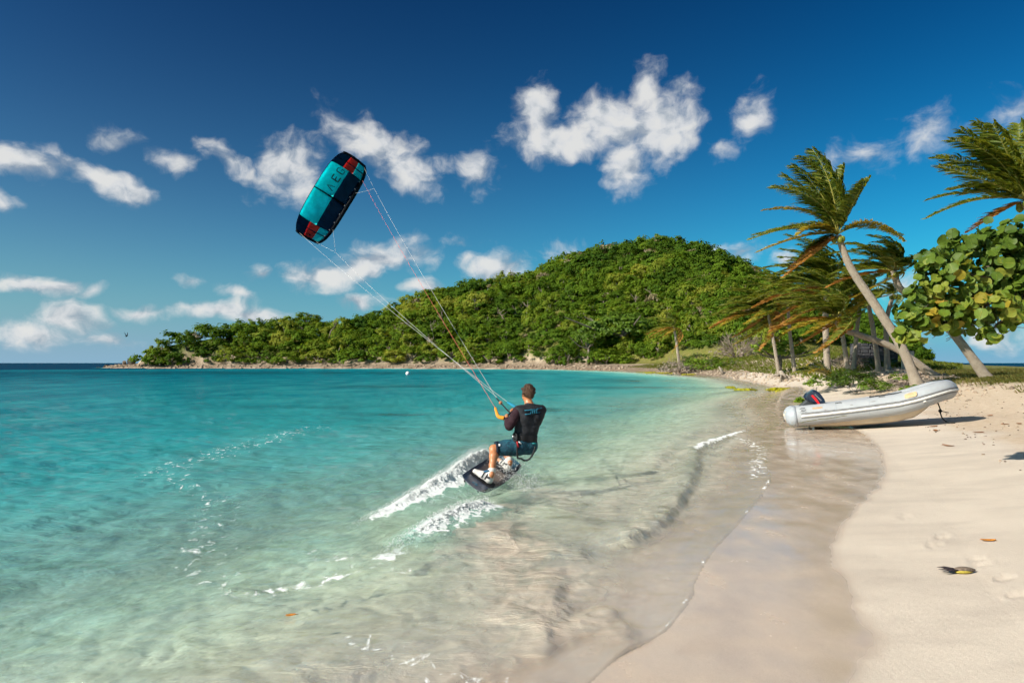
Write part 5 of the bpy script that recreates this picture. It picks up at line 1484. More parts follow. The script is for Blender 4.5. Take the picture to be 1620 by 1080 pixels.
# ------------------------------------------------------------------ coconut palms
m_frond = leaf_mat('palm_green', (0.10, 0.155, 0.018), (0.27, 0.29, 0.035), (0.62, 0.48, 0.12), rough=0.5, transl=0.5, spec=0.5, byobj=False)
m_fyel = leaf_mat('palm_yellowing', (0.26, 0.22, 0.03), (0.52, 0.38, 0.04), (0.42, 0.30, 0.18), rough=0.5, transl=0.4, byobj=False)
m_fdead = leaf_mat('palm_dead', (0.34, 0.16, 0.035), (0.52, 0.27, 0.06), (0.36, 0.26, 0.20), rough=0.7, transl=0.3, byobj=False)
m_rachis = simple_mat('palm_rib', (0.30, 0.27, 0.06), 0.5)
m_ptrunk, t, out = new_mat('palm_trunk')
tc = t.n('ShaderNodeTexCoord'); al_ = t.attr('along')
rg = t.n('ShaderNodeTexWave', wave_type='BANDS', bands_direction='X'); rg.inputs['Scale'].default_value = 1.0; rg.inputs['Distortion'].default_value = 1.2; rg.inputs['Detail'].default_value = 3
cbx = t.n('ShaderNodeCombineXYZ'); t.set(cbx.inputs[0], t.math('MULTIPLY', al_, 1.9))
t.set(rg.inputs['Vector'], t.vmath('ADD', cbx.outputs[0], t.vmath('SCALE', tc.outputs['Object'], scale=0.12)))
pn = t.noise(tc.outputs['Object'], 6.0, 6, 0.7)
c = t.mix(t.mapr(pn, 0.3, 0.7), (0.46, 0.385, 0.30), (0.32, 0.26, 0.20))
c = t.mix(t.mapr(rg.outputs[1], 0.0, 0.35, 0.55, 0.0), c, (0.10, 0.08, 0.06))
p = t.n('ShaderNodeBsdfPrincipled'); t.set(p.inputs['Base Color'], c); p.inputs['Roughness'].default_value = 0.85
t.set(p.inputs['Normal'], t.bump(t.math('ADD', t.math('MULTIPLY', rg.outputs[1], 1.0), pn), 0.6, 0.03))
t.set(out.inputs[0], p)
m_nut = simple_mat('green_coconut', (0.16, 0.17, 0.02), 0.4, var=0.3, scale=8)
WIND = A3((-1.0, 0.10, 0.05))
def frond(parent, base, p1, p2, r, kind='green', pairs=58, Lmax=0.62, wind=1.0, origin=None, w=0.027):
    """rachis along a curve, two rows of leaflets swept by the wind"""
    pts = bez(base, p1, p2, 40); tan = np.gradient(pts, axis=0); tan /= np.linalg.norm(tan, axis=1)[:, None]
    mat = dict(green=m_frond, yellow=m_fyel, dead=m_fdead)[kind]
    ln = np.linalg.norm(np.diff(pts, axis=0), axis=1).sum()
    mb = MB(); rr = np.linspace(0.032, 0.005, 40) * ln / 3.4
    mb.tube((pts - origin)[::3], rr[::3], 5)
    V = []; T = []
    ts = np.linspace(0.10, 0.995, pairs)
    upv = A3((0, 0, 1.0))
    for q in ts:
        x = q * 39; i = min(int(x), 38); f_ = x - i
        p = pts[i] * (1 - f_) + pts[i + 1] * f_; tg = tan[i]
        sd = np.cross(tg, upv); sd = sd / (np.linalg.norm(sd) + 1e-6); nup = np.cross(sd, tg)
        L = Lmax * (math.sin(math.pi * (0.10 + 0.84 * q) ** 0.85) * 0.85 + 0.18) * r.uniform(0.8, 1.08)
        for s in (-1, 1):
            d0 = unit(sd * s * 0.95 + tg * 0.55 + nup * 0.22 + r.normal(0, 0.13, 3))
            d1 = unit(d0 + WIND * 0.75 * wind + A3((0, 0, -0.18)) + tg * 0.2)
            d2 = unit(d1 + WIND * 0.55 * wind + A3((0, 0, -0.30)))
            wv = unit(np.cross(d1, nup + r.normal(0, 0.4, 3))) * w * r.uniform(0.8, 1.2)
            a = p; b = p + d0 * L * 0.33; c_ = b + d1 * L * 0.36; e = c_ + d2 * L * 0.33
            tt = np.clip(0.30 + 0.22 * r.normal() + (0.28 if r.random() < 0.10 else 0), 0, 0.8)
            V += [a - wv * 0.4, a + wv * 0.4, b + wv, b - wv, c_ + wv * 0.8, c_ - wv * 0.8, e + wv * 0.15, e - wv * 0.15]; T += [tt] * 4 + [tt] * 2 + [min(1, tt + 0.45 * r.random())] * 2
    V = np.array(V) - origin; n = len(V) // 8; b8 = np.arange(n)[:, None] * 8
    Fq = np.vstack([b8 + np.array([[0, 1, 2, 3]]), b8 + np.array([[3, 2, 4, 5]]), b8 + np.array([[5, 4, 6, 7]])])
    o = mesh_np('frond', V, Fq, mat, dict(tint=np.array(T)), smooth=False, parent=parent)
    mb.build('rib', m_rachis if kind == 'green' else mat, o)
    return o
def palm(base_px, crown_px, d, label, bends=(), rad=(0.26, 0.17, 0.13), fronds=16, L=3.2, seed=1, custom=None, dead=3, group=None, dcrown=None, nuts=5, pairs=64, name='coconut_palm', base_xy=None, Lmax=0.6, wind=1.0):
    r = np.random.default_rng(seed)
    if base_xy is None:
        bx = (base_px[0] - 810) / 1080 * d; by = d
    else: bx, by = base_xy
    gz = hz(bx, by); B = A3((bx, by, gz - 0.15)); C_ = PD(*crown_px, dcrown or d)
    root = empty(name, B)
    mid = [PD(*q, d if dcrown is None else d + (dcrown - d) * (i + 1) / (len(bends) + 1)) for i, q in enumerate(bends)]
    line = smooth_line([B] + mid + [C_], 10 if mid else 16)
    nL = len(line); s_ = np.linspace(0, 1, nL)
    rad_ = np.interp(s_, [0, 0.05, 0.14, 0.6, 1], [rad[0] * 1.25, rad[0], rad[1] * 1.12, rad[1] * 0.95, rad[2]]) 
    rad_ = rad_ * (1 + 0.025 * np.sin(np.arange(nL) * 2.4))
    mb = MB(); mb.tube(line - B, rad_, 12)
    o = mb.build('trunk', m_ptrunk, root)
    acc = np.concatenate([[0], np.cumsum(np.linalg.norm(np.diff(line, axis=0), axis=1))])
    a = o.data.attributes.new('along', 'FLOAT', 'POINT'); a.data.foreach_set('value', np.repeat(acc * 6.0, 12).astype(np.float32))
    top = line[-1]
    if custom:
        for (cx, cyy, tx, ty, dy, kind, lm) in custom:
            frond(root, top + A3((0, 0, 0.05)), PD(cx, cyy, (dcrown or d) + dy * 0.5), PD(tx, ty, (dcrown or d) + dy), r, kind, pairs=100, Lmax=lm * 1.15, origin=B, wind=wind)
    for k in range(fronds):
        az = 2 * np.pi * (k * 0.381966 + r.uniform(-0.04, 0.04)); el = r.uniform(-0.25, 1.15)
        dirv_ = A3((math.cos(az) * math.cos(el), math.sin(az) * math.cos(el), math.sin(el)))
        kind = 'green'
        if k < dead: kind = 'dead' if k % 2 else 'yellow'; dirv_[2] = -0.15 - 0.3 * r.random()
        l = L * r.uniform(0.75, 1.08)
        p1 = top + unit(dirv_ + A3((0, 0, 0.25)) + WIND * 0.15 * wind) * l * 0.55
        p2 = top + unit(dirv_ + WIND * 0.85 * wind + A3((0, 0, -0.25))) * l * 0.95
        frond(root, top, p1, p2, r, kind, pairs=pairs, Lmax=Lmax * L / 3.2, origin=B, w=0.034 * L / 3.2, wind=wind)
    for k in range(nuts):
        mb = MB(); a_ = r.random() * 6.28; c_ = top - B + A3((math.cos(a_) * 0.17, math.sin(a_) * 0.17, -0.10 - 0.13 * r.random()))
        rr = 0.10; mb.tube([c_ + A3((0, 0, q * 0.13)) for q in (-1, -0.85, -0.5, 0, 0.5, 0.85, 1)], [0.01, 0.05, 0.088, rr, 0.088, 0.05, 0.01], 9); mb.build('coconut', m_nut, root)
    return tag(root, label, 'palm tree', group)
MAIN = [ # ctrl px, tip px, depth offset, kind, leaflet length
    (1318, 262, 1262, 250, 0.5, 'green', 0.85), (1322, 285, 1285, 236, -0.5, 'green', 0.85), (1330, 300, 1302, 248, 0.8, 'green', 0.75), (1305, 300, 1222, 296, -0.7, 'green', 0.80),
    (1300, 318, 1238, 276, 0.6, 'green', 0.80), (1290, 318, 1207, 333, 0.9, 'yellow', 0.42), (1292, 340, 1186, 379, -0.4, 'green', 0.62), (1285, 350, 1192, 372, 0.9, 'green', 0.55), (1285, 362, 1198, 399, -0.6, 'yellow', 0.42),
    (1290, 345, 1262, 372, -1.0, 'yellow', 0.40), (1310, 385, 1240, 438, -0.3, 'dead', 0.50), (1300, 375, 1262, 412, 0.5, 'green', 0.5), (1300, 390, 1248, 425, 0.7, 'dead', 0.5),
    (1345, 325, 1376, 281, 0.2, 'green', 0.60), (1352, 318, 1368, 286, -0.8, 'green', 0.55), (1380, 330, 1432, 381, -0.3, 'yellow', 0.38), (1365, 345, 1428, 372, 0.6, 'green', 0.38), (1320, 310, 1335, 262, 0.3, 'green', 0.6), (1310, 300, 1252, 262, 0.2, 'green', 0.85)]
palm((1458, 596), (1326, 372), 27.0, 'tallest leaning coconut palm standing behind the dinghy with windswept crown', bends=((1428, 552), (1385, 483), (1345, 422)), rad=(0.31, 0.165, 0.11), fronds=0, custom=MAIN, seed=11, nuts=7)
palm((1566, 579), (1413, 428), 31.0, 'dark curved coconut palm leaning in behind the sea grape', bends=((1500, 517), (1450, 473), (1424, 456)), rad=(0.24, 0.17, 0.13), fronds=20, L=2.9, seed=12, dead=2, wind=1.25)
G_ = 'palms in the grove behind the beach'
palm((1234, 577), (1214, 492), 56, 'leftmost palm of the grove with yellowing fronds over the lawn', bends=((1222, 530),), rad=(0.20, 0.13, 0.10), fronds=26, L=4.8, seed=13, dead=6, group=G_, wind=1.3)
palm((1258, 570), (1246, 480), 58, 'slim palm of the grove just right of the leftmost one', bends=((1250, 530),), rad=(0.2, 0.15, 0.12), fronds=24, L=4.8, seed=14, dead=3, group=G_, wind=1.3)
palm((1310, 574), (1308, 452), 40, 'upright thick palm in the middle of the grove', bends=((1306, 510),), rad=(0.23, 0.17, 0.13), fronds=30, L=4.3, seed=15, dead=4, group=G_, wind=1.25)
palm((1482, 583), (1322, 503), 36, 'palm whose trunk leans almost flat across the grove', bends=((1420, 553), (1360, 530), (1332, 520)), rad=(0.22, 0.16, 0.13), fronds=22, L=3.6, seed=16, dead=7, group=G_, wind=1.3)
palm((1343, 570), (1325, 478), 44, 'thin palm of the grove leaning left beside the thick one', bends=((1333, 530),), rad=(0.19, 0.14, 0.11), fronds=22, L=3.6, seed=17, dead=3, group=G_, wind=1.3)
palm((1350, 570), (1362, 470), 46, 'thin palm of the grove leaning right', bends=((1355, 530),), rad=(0.19, 0.14, 0.11), fronds=22, L=3.6, seed=18, dead=3, group=G_, wind=1.3)
palm((1391, 576), (1371, 466), 42, 'palm of the grove standing in front of the dark wall', bends=((1381, 520),), rad=(0.2, 0.14, 0.11), fronds=20, L=3.3, seed=19, dead=3, group=G_, wind=1.3)
palm((1404, 576), (1414, 466), 43, 'rightmost thin palm of the grove with a small crown', bends=((1402, 520), (1406, 490)), rad=(0.2, 0.14, 0.11), fronds=11, L=1.8, seed=20, dead=2, group=G_, wind=1.3)
RIGHT = [(1590, 235, 1545, 193, 0.3, 'green', 0.75), (1580, 225, 1502, 222, -0.4, 'green', 0.75), (1575, 262, 1480, 248, 0.4, 'green', 0.75), (1570, 285, 1484, 262, -0.6, 'green', 0.7), (1560, 290, 1466, 317, 0.5, 'green', 0.5), (1555, 300, 1465, 346, -0.3, 'green', 0.42),
         (1580, 285, 1500, 300, 0.8, 'green', 0.55), (1590, 330, 1530, 368, 0.2, 'dead', 0.45), (1600, 250, 1570, 196, -0.8, 'green', 0.7), (1612, 250, 1612, 196, 0.8, 'green', 0.7), (1650, 260, 1680, 230, 0, 'green', 0.7), (1660, 300, 1710, 330, 0, 'green', 0.6), (1640, 250, 1640, 200, 0.3, 'green', 0.7), (1592, 262, 1520, 205, 0, 'green', 0.8)]
palm((1720, 600), (1622, 318), 22.0, 'palm at the edge of view above the sea grape with only its crown showing', bends=((1702, 520), (1664, 410)), rad=(0.26, 0.17, 0.13), fronds=0, custom=RIGHT, seed=21, base_xy=((1720 - 810) / 1080 * 22.0, 22.0))
palm((1076, 562), (1066, 518), 112, 'small solitary palm on the shore at the hill foot', bends=((1070, 540),), rad=(0.3, 0.22, 0.18), fronds=16, L=4.6, seed=22, dead=9, wind=1.2, nuts=0, pairs=30)

# ------------------------------------------------------------------ sea grape reaching in from the side
m_grape = leaf_mat('sea_grape_leaf', (0.036, 0.080, 0.010), (0.135, 0.200, 0.018), (0.33, 0.31, 0.05), rough=0.55, transl=0.32, spec=0.3, byobj=True)
m_grapev = leaf_mat('sea_grape_leaf_old', (0.20, 0.20, 0.02), (0.34, 0.27, 0.03), (0.36, 0.16, 0.03), rough=0.5, transl=0.35, byobj=True)
def grape_leaf(seed, mat):
    r = np.random.default_rng(seed); V = [(0, 0, 0)]; n = 14
    fold = r.uniform(0.1, 0.5); curl_ = r.uniform(-0.6, 1.6)
    for k in range(n):
        th = 2 * np.pi * k / n - np.pi / 2
        rr = 0.105 * (1 + 0.04 * r.normal()) * (1 - 0.16 * (1 if k == 0 else 0))
        x, y = rr * math.cos(th), 0.11 + rr * 0.98 * math.sin(th)
        V.append((x, y, abs(x) * fold + 0.010 * math.sin(3 * th) + curl_ * (y - 0.1) ** 2 + 0.008 * math.sin(5 * th + seed)))
    V[0] = (0, 0.11, 0.0)
    F = [(0, 1 + k, 1 + (k + 1) % n) for k in range(n)]
    # midrib
    o = len(V); V += [(-0.004, -0.03, 0.004), (0.004, -0.03, 0.004), (0.003, 0.2, 0.012), (-0.003, 0.2, 0.012)]; F.append((o, o + 1, o + 2, o + 3))
    me = bpy.data.meshes.new('leaf'); me.from_pydata(V, [], F); me.materials.append(mat)
    a = me.attributes.new('tint', 'FLOAT', 'POINT'); a.data.foreach_set('value', np.array([0.45] + [0.25 + 0.25 * r.random()] * n + [0.95] * 4, np.float32))
    for p_ in me.polygons: p_.use_smooth = True
    return me
gl_v = [grape_leaf(k, m_grape) for k in range(8)] + [grape_leaf(9, m_grapev)]
GD = 9.6
gb = A3((9.3, 9.9, 0)); gb[2] = hz(gb[0], gb[1])
grape = empty('sea_grape_tree', gb)
BLOBS = [((1560, 420, 9.6), 82, 52, 0.55, 70), ((1500, 455, 9.4), 52, 52, 0.4, 52), ((1447, 503, 9.3), 30, 22, 0.25, 24), ((1490, 500, 9.3), 48, 24, 0.3, 32), ((1600, 400, 9.8), 60, 50, 0.6, 44), ((1610, 470, 9.5), 58, 38, 0.5, 48), ((1560, 490, 9.3), 58, 30, 0.4, 40), ((1640, 420, 9.8), 70, 70, 0.7, 40),
         ((1475, 415, 9.4), 24, 20, 0.25, 14), ((1590, 375, 9.7), 40, 24, 0.4, 24), ((1438, 531, 9.25), 12, 10, 0.12, 7), ((1565, 525, 9.2), 16, 16, 0.15, 7), ((1455, 460, 9.35), 12, 12, 0.15, 6), ((1530, 385, 9.6), 40, 18, 0.3, 18)]
rg_ = np.random.default_rng(33)
leaves = []
k_m = GD / 1080
for (c, rx, rz_, ry, n) in BLOBS:
    cc = PD(*c)
    for _ in range(int(n * 3.8)):
        v = rg_.normal(0, 1, 3); v /= np.linalg.norm(v); v *= rg_.uniform(0.45, 1.08)
        pos = cc + v * A3((rx * k_m, ry, rz_ * k_m))
        nrm = unit(v * A3((1, 1, 1)) * 0.9 + A3((-0.35, -0.35, 0.45)) + rg_.normal(0, 0.6, 3))
        leaves.append((pos, nrm))
leaves.sort(key=lambda q: q[0][1] + 0.5 * q[0][0] * 0.2)
pick = set(np.argsort([p[1] + (3 if p[0] / p[1] > 0.752 else 0) for p, _ in leaves])[:290].tolist())
VV, FF, TT, b_i = [], [], [], 0
for i, (pos, nrm) in enumerate(leaves):
    tdir = unit(np.cross(nrm, rg_.normal(0, 1, 3)) + A3((-0.2, 0, -0.25))); tdir = unit(tdir - nrm * (tdir @ nrm)); xd = np.cross(tdir, nrm)
    s_ = rg_.uniform(0.42, 0.80); me = gl_v[8] if rg_.random() < 0.09 else gl_v[rg_.integers(8)]
    M = Matrix(((xd[0] * s_, tdir[0] * s_, nrm[0] * s_, pos[0] - gb[0]), (xd[1] * s_, tdir[1] * s_, nrm[1] * s_, pos[1] - gb[1]), (xd[2] * s_, tdir[2] * s_, nrm[2] * s_, pos[2] - gb[2]), (0, 0, 0, 1)))
    if i in pick:
        o = bpy.data.objects.new('leaf', me); COL.objects.link(o); o.parent = grape; o.matrix_local = M
    else:
        co = np.array([M @ v.co for v in me.vertices]); VV.append(co)
        for p_ in me.polygons: FF.append(tuple(x + b_i for x in p_.vertices))
        b_i += len(co); TT.append(np.full(len(co), rg_.random() * 0.7))
o = mesh_np('foliage', np.vstack(VV), FF, m_grape, dict(tint=np.concatenate(TT)), parent=grape); tag(o, kind='stuff')
mb = MB(); limb = smooth_line([A3((0, 0, -0.2)), A3((-0.1, 0, 0.9)), PD(1700, 470, 9.9) - gb, PD(1620, 440, 9.7) - gb, PD(1560, 430, 9.6) - gb], 6)
mb.tube(limb, np.linspace(0.13, 0.03, len(limb)), 8); mb.build('trunk', m_bark, grape)
for (c, rx, rz_, ry, n) in BLOBS:
    mb = MB(); e = PD(*c) - gb; st = limb[-8 if c[0] < 1600 else -14]
    mb.tube(smooth_line([st, (st + e) / 2 + A3((0, 0, -0.08)), e], 5), np.linspace(0.03, 0.012, 11), 6); mb.build('branch', m_bark, grape)
for k in range(16):
    x0 = rg_.uniform(1490, 1625); p0 = PD(x0, 490 + rg_.uniform(-5, 8), 9.5) - gb; p1 = p0 + A3((rg_.uniform(-0.45, 0.1), rg_.uniform(-0.2, 0.2), rg_.uniform(-0.40, -0.12)))
    mb = MB(); mid = (p0 + p1) / 2 + rg_.normal(0, 0.05, 3)
    mb.tube([p0, mid, p1], [0.011, 0.008, 0.004], 5, cap=False)
    for _ in range(3): mb.tube([mid, mid + A3((rg_.uniform(-0.25, 0.1), rg_.uniform(-.1, .1), rg_.uniform(-0.15, 0.08)))], [0.006, 0.003], 4, cap=False)
    mb.build('dead_twig', m_dry, grape)
tag(grape, 'sea grape bush with large round green leaves hanging in from the side', 'bush')

# ------------------------------------------------------------------ shrubs round the grove and along the shore
m_shrub = leaf_mat('shrub_leaves', (0.065, 0.13, 0.012), (0.17, 0.27, 0.018), (0.32, 0.36, 0.03), byobj=False)
m_shrubd = leaf_mat('dark_shrub_leaves', (0.03, 0.065, 0.01), (0.085, 0.14, 0.014), (0.18, 0.20, 0.03), byobj=False)
m_greydry = leaf_mat('grey_dry_leaves', (0.16, 0.125, 0.10), (0.26, 0.21, 0.17), (0.20, 0.17, 0.09), byobj=False, transl=0.1)
def shrub(name, px, py, d, w_px, h_px, mat, label, seed, clumps=30, per=40, leaf=0.07, cat='bush', group=None, twigs=0, twmat=None):
    """centre of its foot at px, py; size in pixels of the photograph"""
    r = np.random.default_rng(seed); x = (px - 810) / 1080 * d; z = hz(x, d); z_ph = CAM_H - (py - 574) / 1080 * d
    zz = z if abs(z - z_ph) > 2 else max(z, min(z_ph, z + 0.8))
    k = d / 1080; rx = w_px * k / 2; hh = h_px * k
    o = empty(name, (x, d, z))
    lift = zz - z
    V, Fq, T = leaf_cloud(r, clumps, per, leaf, 1, 0.8, 1, 0.26, 0.0)
    V = V * np.array((rx, rx, hh * 0.85)) + np.array((0, 0, lift * 0.5))
    mesh_np('foliage', V, Fq, mat, dict(tint=T), smooth=False, parent=o)
    mb = twig_mesh(r, 5 + twigs, max(hh, 0.3) * 0.9, 0.9, 0.02 * max(hh, 0.5), 1 if not twigs else 2)
    mb.build('stems', twmat or m_bark, o)
    return tag(o, label, cat, group)
shrub('low_bush', 1355, 592, 30, 95, 30, m_shrubd, 'dark green leafy bush at the foot of the grove', 1001, 40, 60, 0.05)
shrub('low_bush', 1385, 598, 27.5, 60, 18, m_shrub, 'bright yellow-green low bush in front of the tall leaning palm', 1002, 30, 50, 0.06)
shrub('low_bush', 1330, 585, 33, 60, 22, m_shrubd, 'dark bush beside the fallen palm fronds', 1003, 30, 50, 0.06)
shrub('low_bush', 1425, 590, 30, 50, 16, m_shrub, 'small green bush left of the tall palm base', 1004, 24, 40, 0.07)
shrub('low_bush', 1440, 601, 24.5, 40, 14, m_shrub, 'tuft of yellowish shrub just behind the dinghy bow', 1005, 20, 40, 0.08)
shrub('dry_bush', 1075, 584, 104, 70, 26, m_greydry, 'grey leafless scrub bush on the shore beside the lawn', 1006, 24, 25, 0.06, twigs=10, twmat=m_dry)
shrub('low_bush', 1118, 582, 100, 80, 24, m_shrub, 'green spreading shore bush next to the grey scrub', 1007, 34, 40, 0.05)
shrub('low_bush', 1160, 577, 98, 60, 12, m_shrub, 'low green creeping bush at the edge of the lawn', 1008, 26, 36, 0.05)
shrub('dry_bush', 1165, 562, 128, 90, 40, m_greydry, 'tangle of pale dead branches at the back of the lawn', 1009, 14, 16, 0.05, twigs=22, twmat=m_dry)
shrub('dry_bush', 1345, 572, 48, 60, 26, m_greydry, 'brown dry scrub behind the trunks of the grove', 1010, 26, 30, 0.06, twigs=8, twmat=m_dry)
shrub('dry_bush', 1420, 594, 28, 50, 12, m_greydry, 'low dry brush around the tall palm base', 1011, 26, 30, 0.08, twigs=6, twmat=m_dry)
shrub('low_bush', 1105, 572, 125, 80, 18, m_shrubd, 'dark hedge-like bush behind the shore bushes', 1012, 30, 36, 0.06)
shrub('low_bush', 1410, 575, 46, 90, 16, m_shrubd, 'dark bush below the wall behind the grove', 1013, 30, 36, 0.06)
shrub('low_bush', 1295, 590, 32, 50, 18, m_shrub, 'green bush behind the outboard motor', 1014, 24, 40, 0.07)
# flat-topped small tree on the lawn
broad_tree('flat_topped_tree', 1232, 552, 62, 2.5, 0.8, 910, m_shrub, 'small flat-topped tree with dark limbs by the lawn', 40, 40, 0.06)
# fallen fronds on the bank
fo_ = empty('fallen_palm_frond', on_land(1318, 597))
for k, (cx, cyy, tx, ty, kind) in enumerate(((1285, 572, 1262, 582, 'green'), (1290, 578, 1255, 590, 'green'), (1300, 575, 1282, 590, 'yellow'), (1300, 568, 1268, 566, 'green'))):
    frond(fo_, np.array(fo_.location), PD(cx, cyy, 31.5), PD(tx, ty, 32), np.random.default_rng(60 + k), kind, pairs=36, Lmax=0.4, origin=np.array(fo_.location), w=0.03)
tag(fo_, 'green and yellow palm fronds lying fallen on the bank', 'palm frond')

# ------------------------------------------------------------------ water thrown up by the board
def wake_strip(name, line, top, back, front, prof_h, foam_f, seed, nt=300, nv=84, lump=0.022, label=''):
    L = smooth_line(line, 10); t_ = np.linspace(0, 1, nt)
    acc = np.concatenate([[0], np.cumsum(np.linalg.norm(np.diff(L, axis=0), axis=1))]); acc /= acc[-1]
    cx = np.interp(t_, acc, L[:, 0]); cy_ = np.interp(t_, acc, L[:, 1])
    tx = np.gradient(cx); ty = np.gradient(cy_); ln = np.hypot(tx, ty); nx, ny = ty / ln, -tx / ln      # across
    flip = np.where(ny > 0, -1.0, 1.0); nx = nx * flip; ny = ny * flip                                     # towards the viewer's side of the beach
    v = np.linspace(-1, 1, nv)
    T, Vv = np.meshgrid(t_, v, indexing='ij')
    H = np.interp(T, *prof_h)
    shape = np.where(Vv < 0, np.exp(-(Vv / 0.42) ** 2), np.clip(1 - Vv, 0, 1) ** 1.7)
    lean = 0.10 * H / max(prof_h[1]) * shape * (Vv > -0.5)
    fr_ = front * (np.interp(T, [0, 0.12, 0.3], [0.35, 0.5, 1.0]) if front > 0.7 else 1.0)
    off = np.where(Vv < 0, Vv * back, Vv * fr_) + lean
    # water pulled up the face shows vertical streaks; the lip breaks into lumps
    X = cx[:, None] + nx[:, None] * off; Y = cy_[:, None] + ny[:, None] * off
    crest = np.exp(-((Vv - 0.0) / 0.22) ** 2)
    n1 = fbm(X / 0.10, (Y + shape * H) / 0.10, 4, 0.6, seed); n2 = fbm(X / 0.035, (Y + shape * H * 2) / 0.035, 3, 0.6, seed + 5)
    Z = H * shape * (1 + 0.16 * fbm(X / 0.3, Y / 0.3, 2, 0.5, seed + 9)) + crest * np.sqrt(np.maximum(H, 0)) * (lump * 1.6 * n1 + lump * 0.7 * n2) - 0.012 * np.abs(Vv) ** 3
    Z = np.where(np.abs(Vv) > 0.97, -0.03, Z)
    X = X + nx[:, None] * crest * lump * 0.8 * n2; Y = Y + ny[:, None] * crest * lump * 0.8 * n2
    fm = np.clip(foam_f(T, Vv, n1), 0, 1.3) * sstep(0.0, 0.06, H) * sstep(1.0, 0.7, np.abs(Vv))
    edge = sstep(1.0, 0.55, np.abs(Vv)) * sstep(0, 0.06, T) * sstep(1.0, 0.8, T)
    o = mesh_np(name, np.stack([X.ravel(), Y.ravel(), Z.ravel()], 1), grid_faces(nt, nv), m_sea,
                dict(depth=((0.25 + 0.60 * shape * H / max(prof_h[1])) * edge).ravel(), foam=fm.ravel(), silt=np.zeros(X.size), weed=np.zeros(X.size)))
    fix_normals(o)
    if np.mean([p_.normal[2] for p_ in o.data.polygons]) < 0: o.data.flip_normals()
    tag(o, label, kind='stuff')
    top_line = np.stack([X[:, nv // 2], Y[:, nv // 2], Z[:, nv // 2]], 1)
    return top_line, np.stack([nx, ny], 1)
W1l = [P(px, py, 0.0)[:2] for px, py in ((812, 757), (790, 754), (764, 758), (728, 770), (690, 785), (645, 803), (600, 819), (550, 836))]
T1, N1 = wake_strip('wake_wave', W1l, 0, 0.42, 0.85, ([0, 0.06, 0.16, 0.3, 0.5, 0.75, 1.0], [0.08, 0.22, 0.42, 0.42, 0.30, 0.14, 0.0]),
                    lambda T, V, n: (1.15 + 0.25 * n) * np.exp(-((V - 0.06 * sstep(0.6, 0.1, T)) / (0.16 + 0.30 * sstep(0.8, 0.05, T))) ** 2) * sstep(1.0, 0.7, T) + 0.62 * (V < 0) * sstep(-0.8, -0.1, V) * sstep(1.0, 0.6, T) + 0.34 * (V > 0) * sstep(0.75, 0.1, V) + 0.05, 700, label='green wall of water curling off the board with a white crest')
W2l = [P(px, py, 0.0)[:2] for px, py in ((766, 800), (748, 808), (722, 815), (695, 826), (664, 842), (632, 862), (604, 878))]
T2, N2 = wake_strip('wake_wave', W2l, 0, 0.32, 0.62, ([0, 0.10, 0.3, 0.6, 1.0], [0.05, 0.11, 0.13, 0.08, 0.0]),
                    lambda T, V, n: (0.92 + 0.45 * n) * np.exp(-((V - 0.05) / 0.50) ** 2) * sstep(1.0, 0.55, T), 730, nt=260, lump=0.034, label='low breaking white wave behind the board tail')
ico = bmesh.new(); bmesh.ops.create_icosphere(ico, subdivisions=1, radius=1.0)
IV = np.array([v.co[:] for v in ico.verts]); ICF = np.array([[v.index for v in f.verts] for f in ico.faces]); ico.free()
m_froth, t, out = new_mat('froth')
p = t.n('ShaderNodeBsdfPrincipled'); p.inputs['Base Color'].default_value = (0.86, 0.88, 0.88, 1); p.inputs['Roughness'].default_value = 0.35; p.inputs['Specular IOR Level'].default_value = 0.4
tr = t.n('ShaderNodeBsdfTranslucent'); tr.inputs[0].default_value = (0.85, 0.92, 0.90, 1)
mx = t.n('ShaderNodeMixShader'); mx.inputs[0].default_value = 0.25; t.set(mx.inputs[1], p.outputs[0]); t.set(mx.inputs[2], tr.outputs[0]); t.set(out.inputs[0], mx)
fn_ = t.vmath('NORMALIZE', t.vmath('ADD', t.vmath('SCALE', t.n('ShaderNodeNewGeometry').outputs['Normal'], scale=0.5), (-0.12, -0.10, 0.7))); t.set(p.inputs['Normal'], fn_)
rs = np.random.default_rng(4)
pts, rads = [], []
def along(T, N, n, dens, spread_n, rise, r0, r1, shift=0.0, power=2.2):
    t_ = rs.choice(len(T), n, p=dens / dens.sum()); jit = rs.normal(0, 0.012, (n, 2))
    h = rs.random(n) ** power * rise(t_ / (len(T) - 1.0)); a = rs.normal(shift, spread_n, n)
    q = T[t_].copy(); q[:, 0] += N[t_, 0] * a + jit[:, 0]; q[:, 1] += N[t_, 1] * a + jit[:, 1]
    q[:, 2] = q[:, 2] + h - np.abs(a) * 0.5
    pts.append(q); rads.append(rs.uniform(r0, r1, n) * (1 - 0.55 * np.minimum(h / 0.25, 1)))
tt1 = np.linspace(0, 1, len(T1)); tt2 = np.linspace(0, 1, len(T2))
along(T1, N1, 7500, np.interp(tt1, [0, 0.1, 0.4, 0.8, 1], [1, 1.3, 1.2, 0.8, 0.05]), 0.055, lambda t_: 0.11 - 0.06 * t_, 0.0018, 0.0045, -0.03)
along(T1, N1, 1500, np.interp(tt1, [0, 0.15, 0.5, 0.9, 1], [1.2, 1.4, 0.9, 0.3, 0]), 0.12, lambda t_: 0.22 - 0.15 * t_, 0.0015, 0.004, -0.08)
along(T2, N2, 3200, np.interp(tt2, [0, 0.3, 0.7, 1], [0.7, 1.3, 1.0, 0.1]), 0.10, lambda t_: 0.07 + 0 * t_, 0.002, 0.0055, -0.04)
along(T2, N2, 700, np.interp(tt2, [0, 0.2, 0.5, 1], [1.5, 1.2, 0.5, 0.0]), 0.10, lambda t_: 0.17 - 0.1 * t_, 0.0015, 0.0045, 0.0)
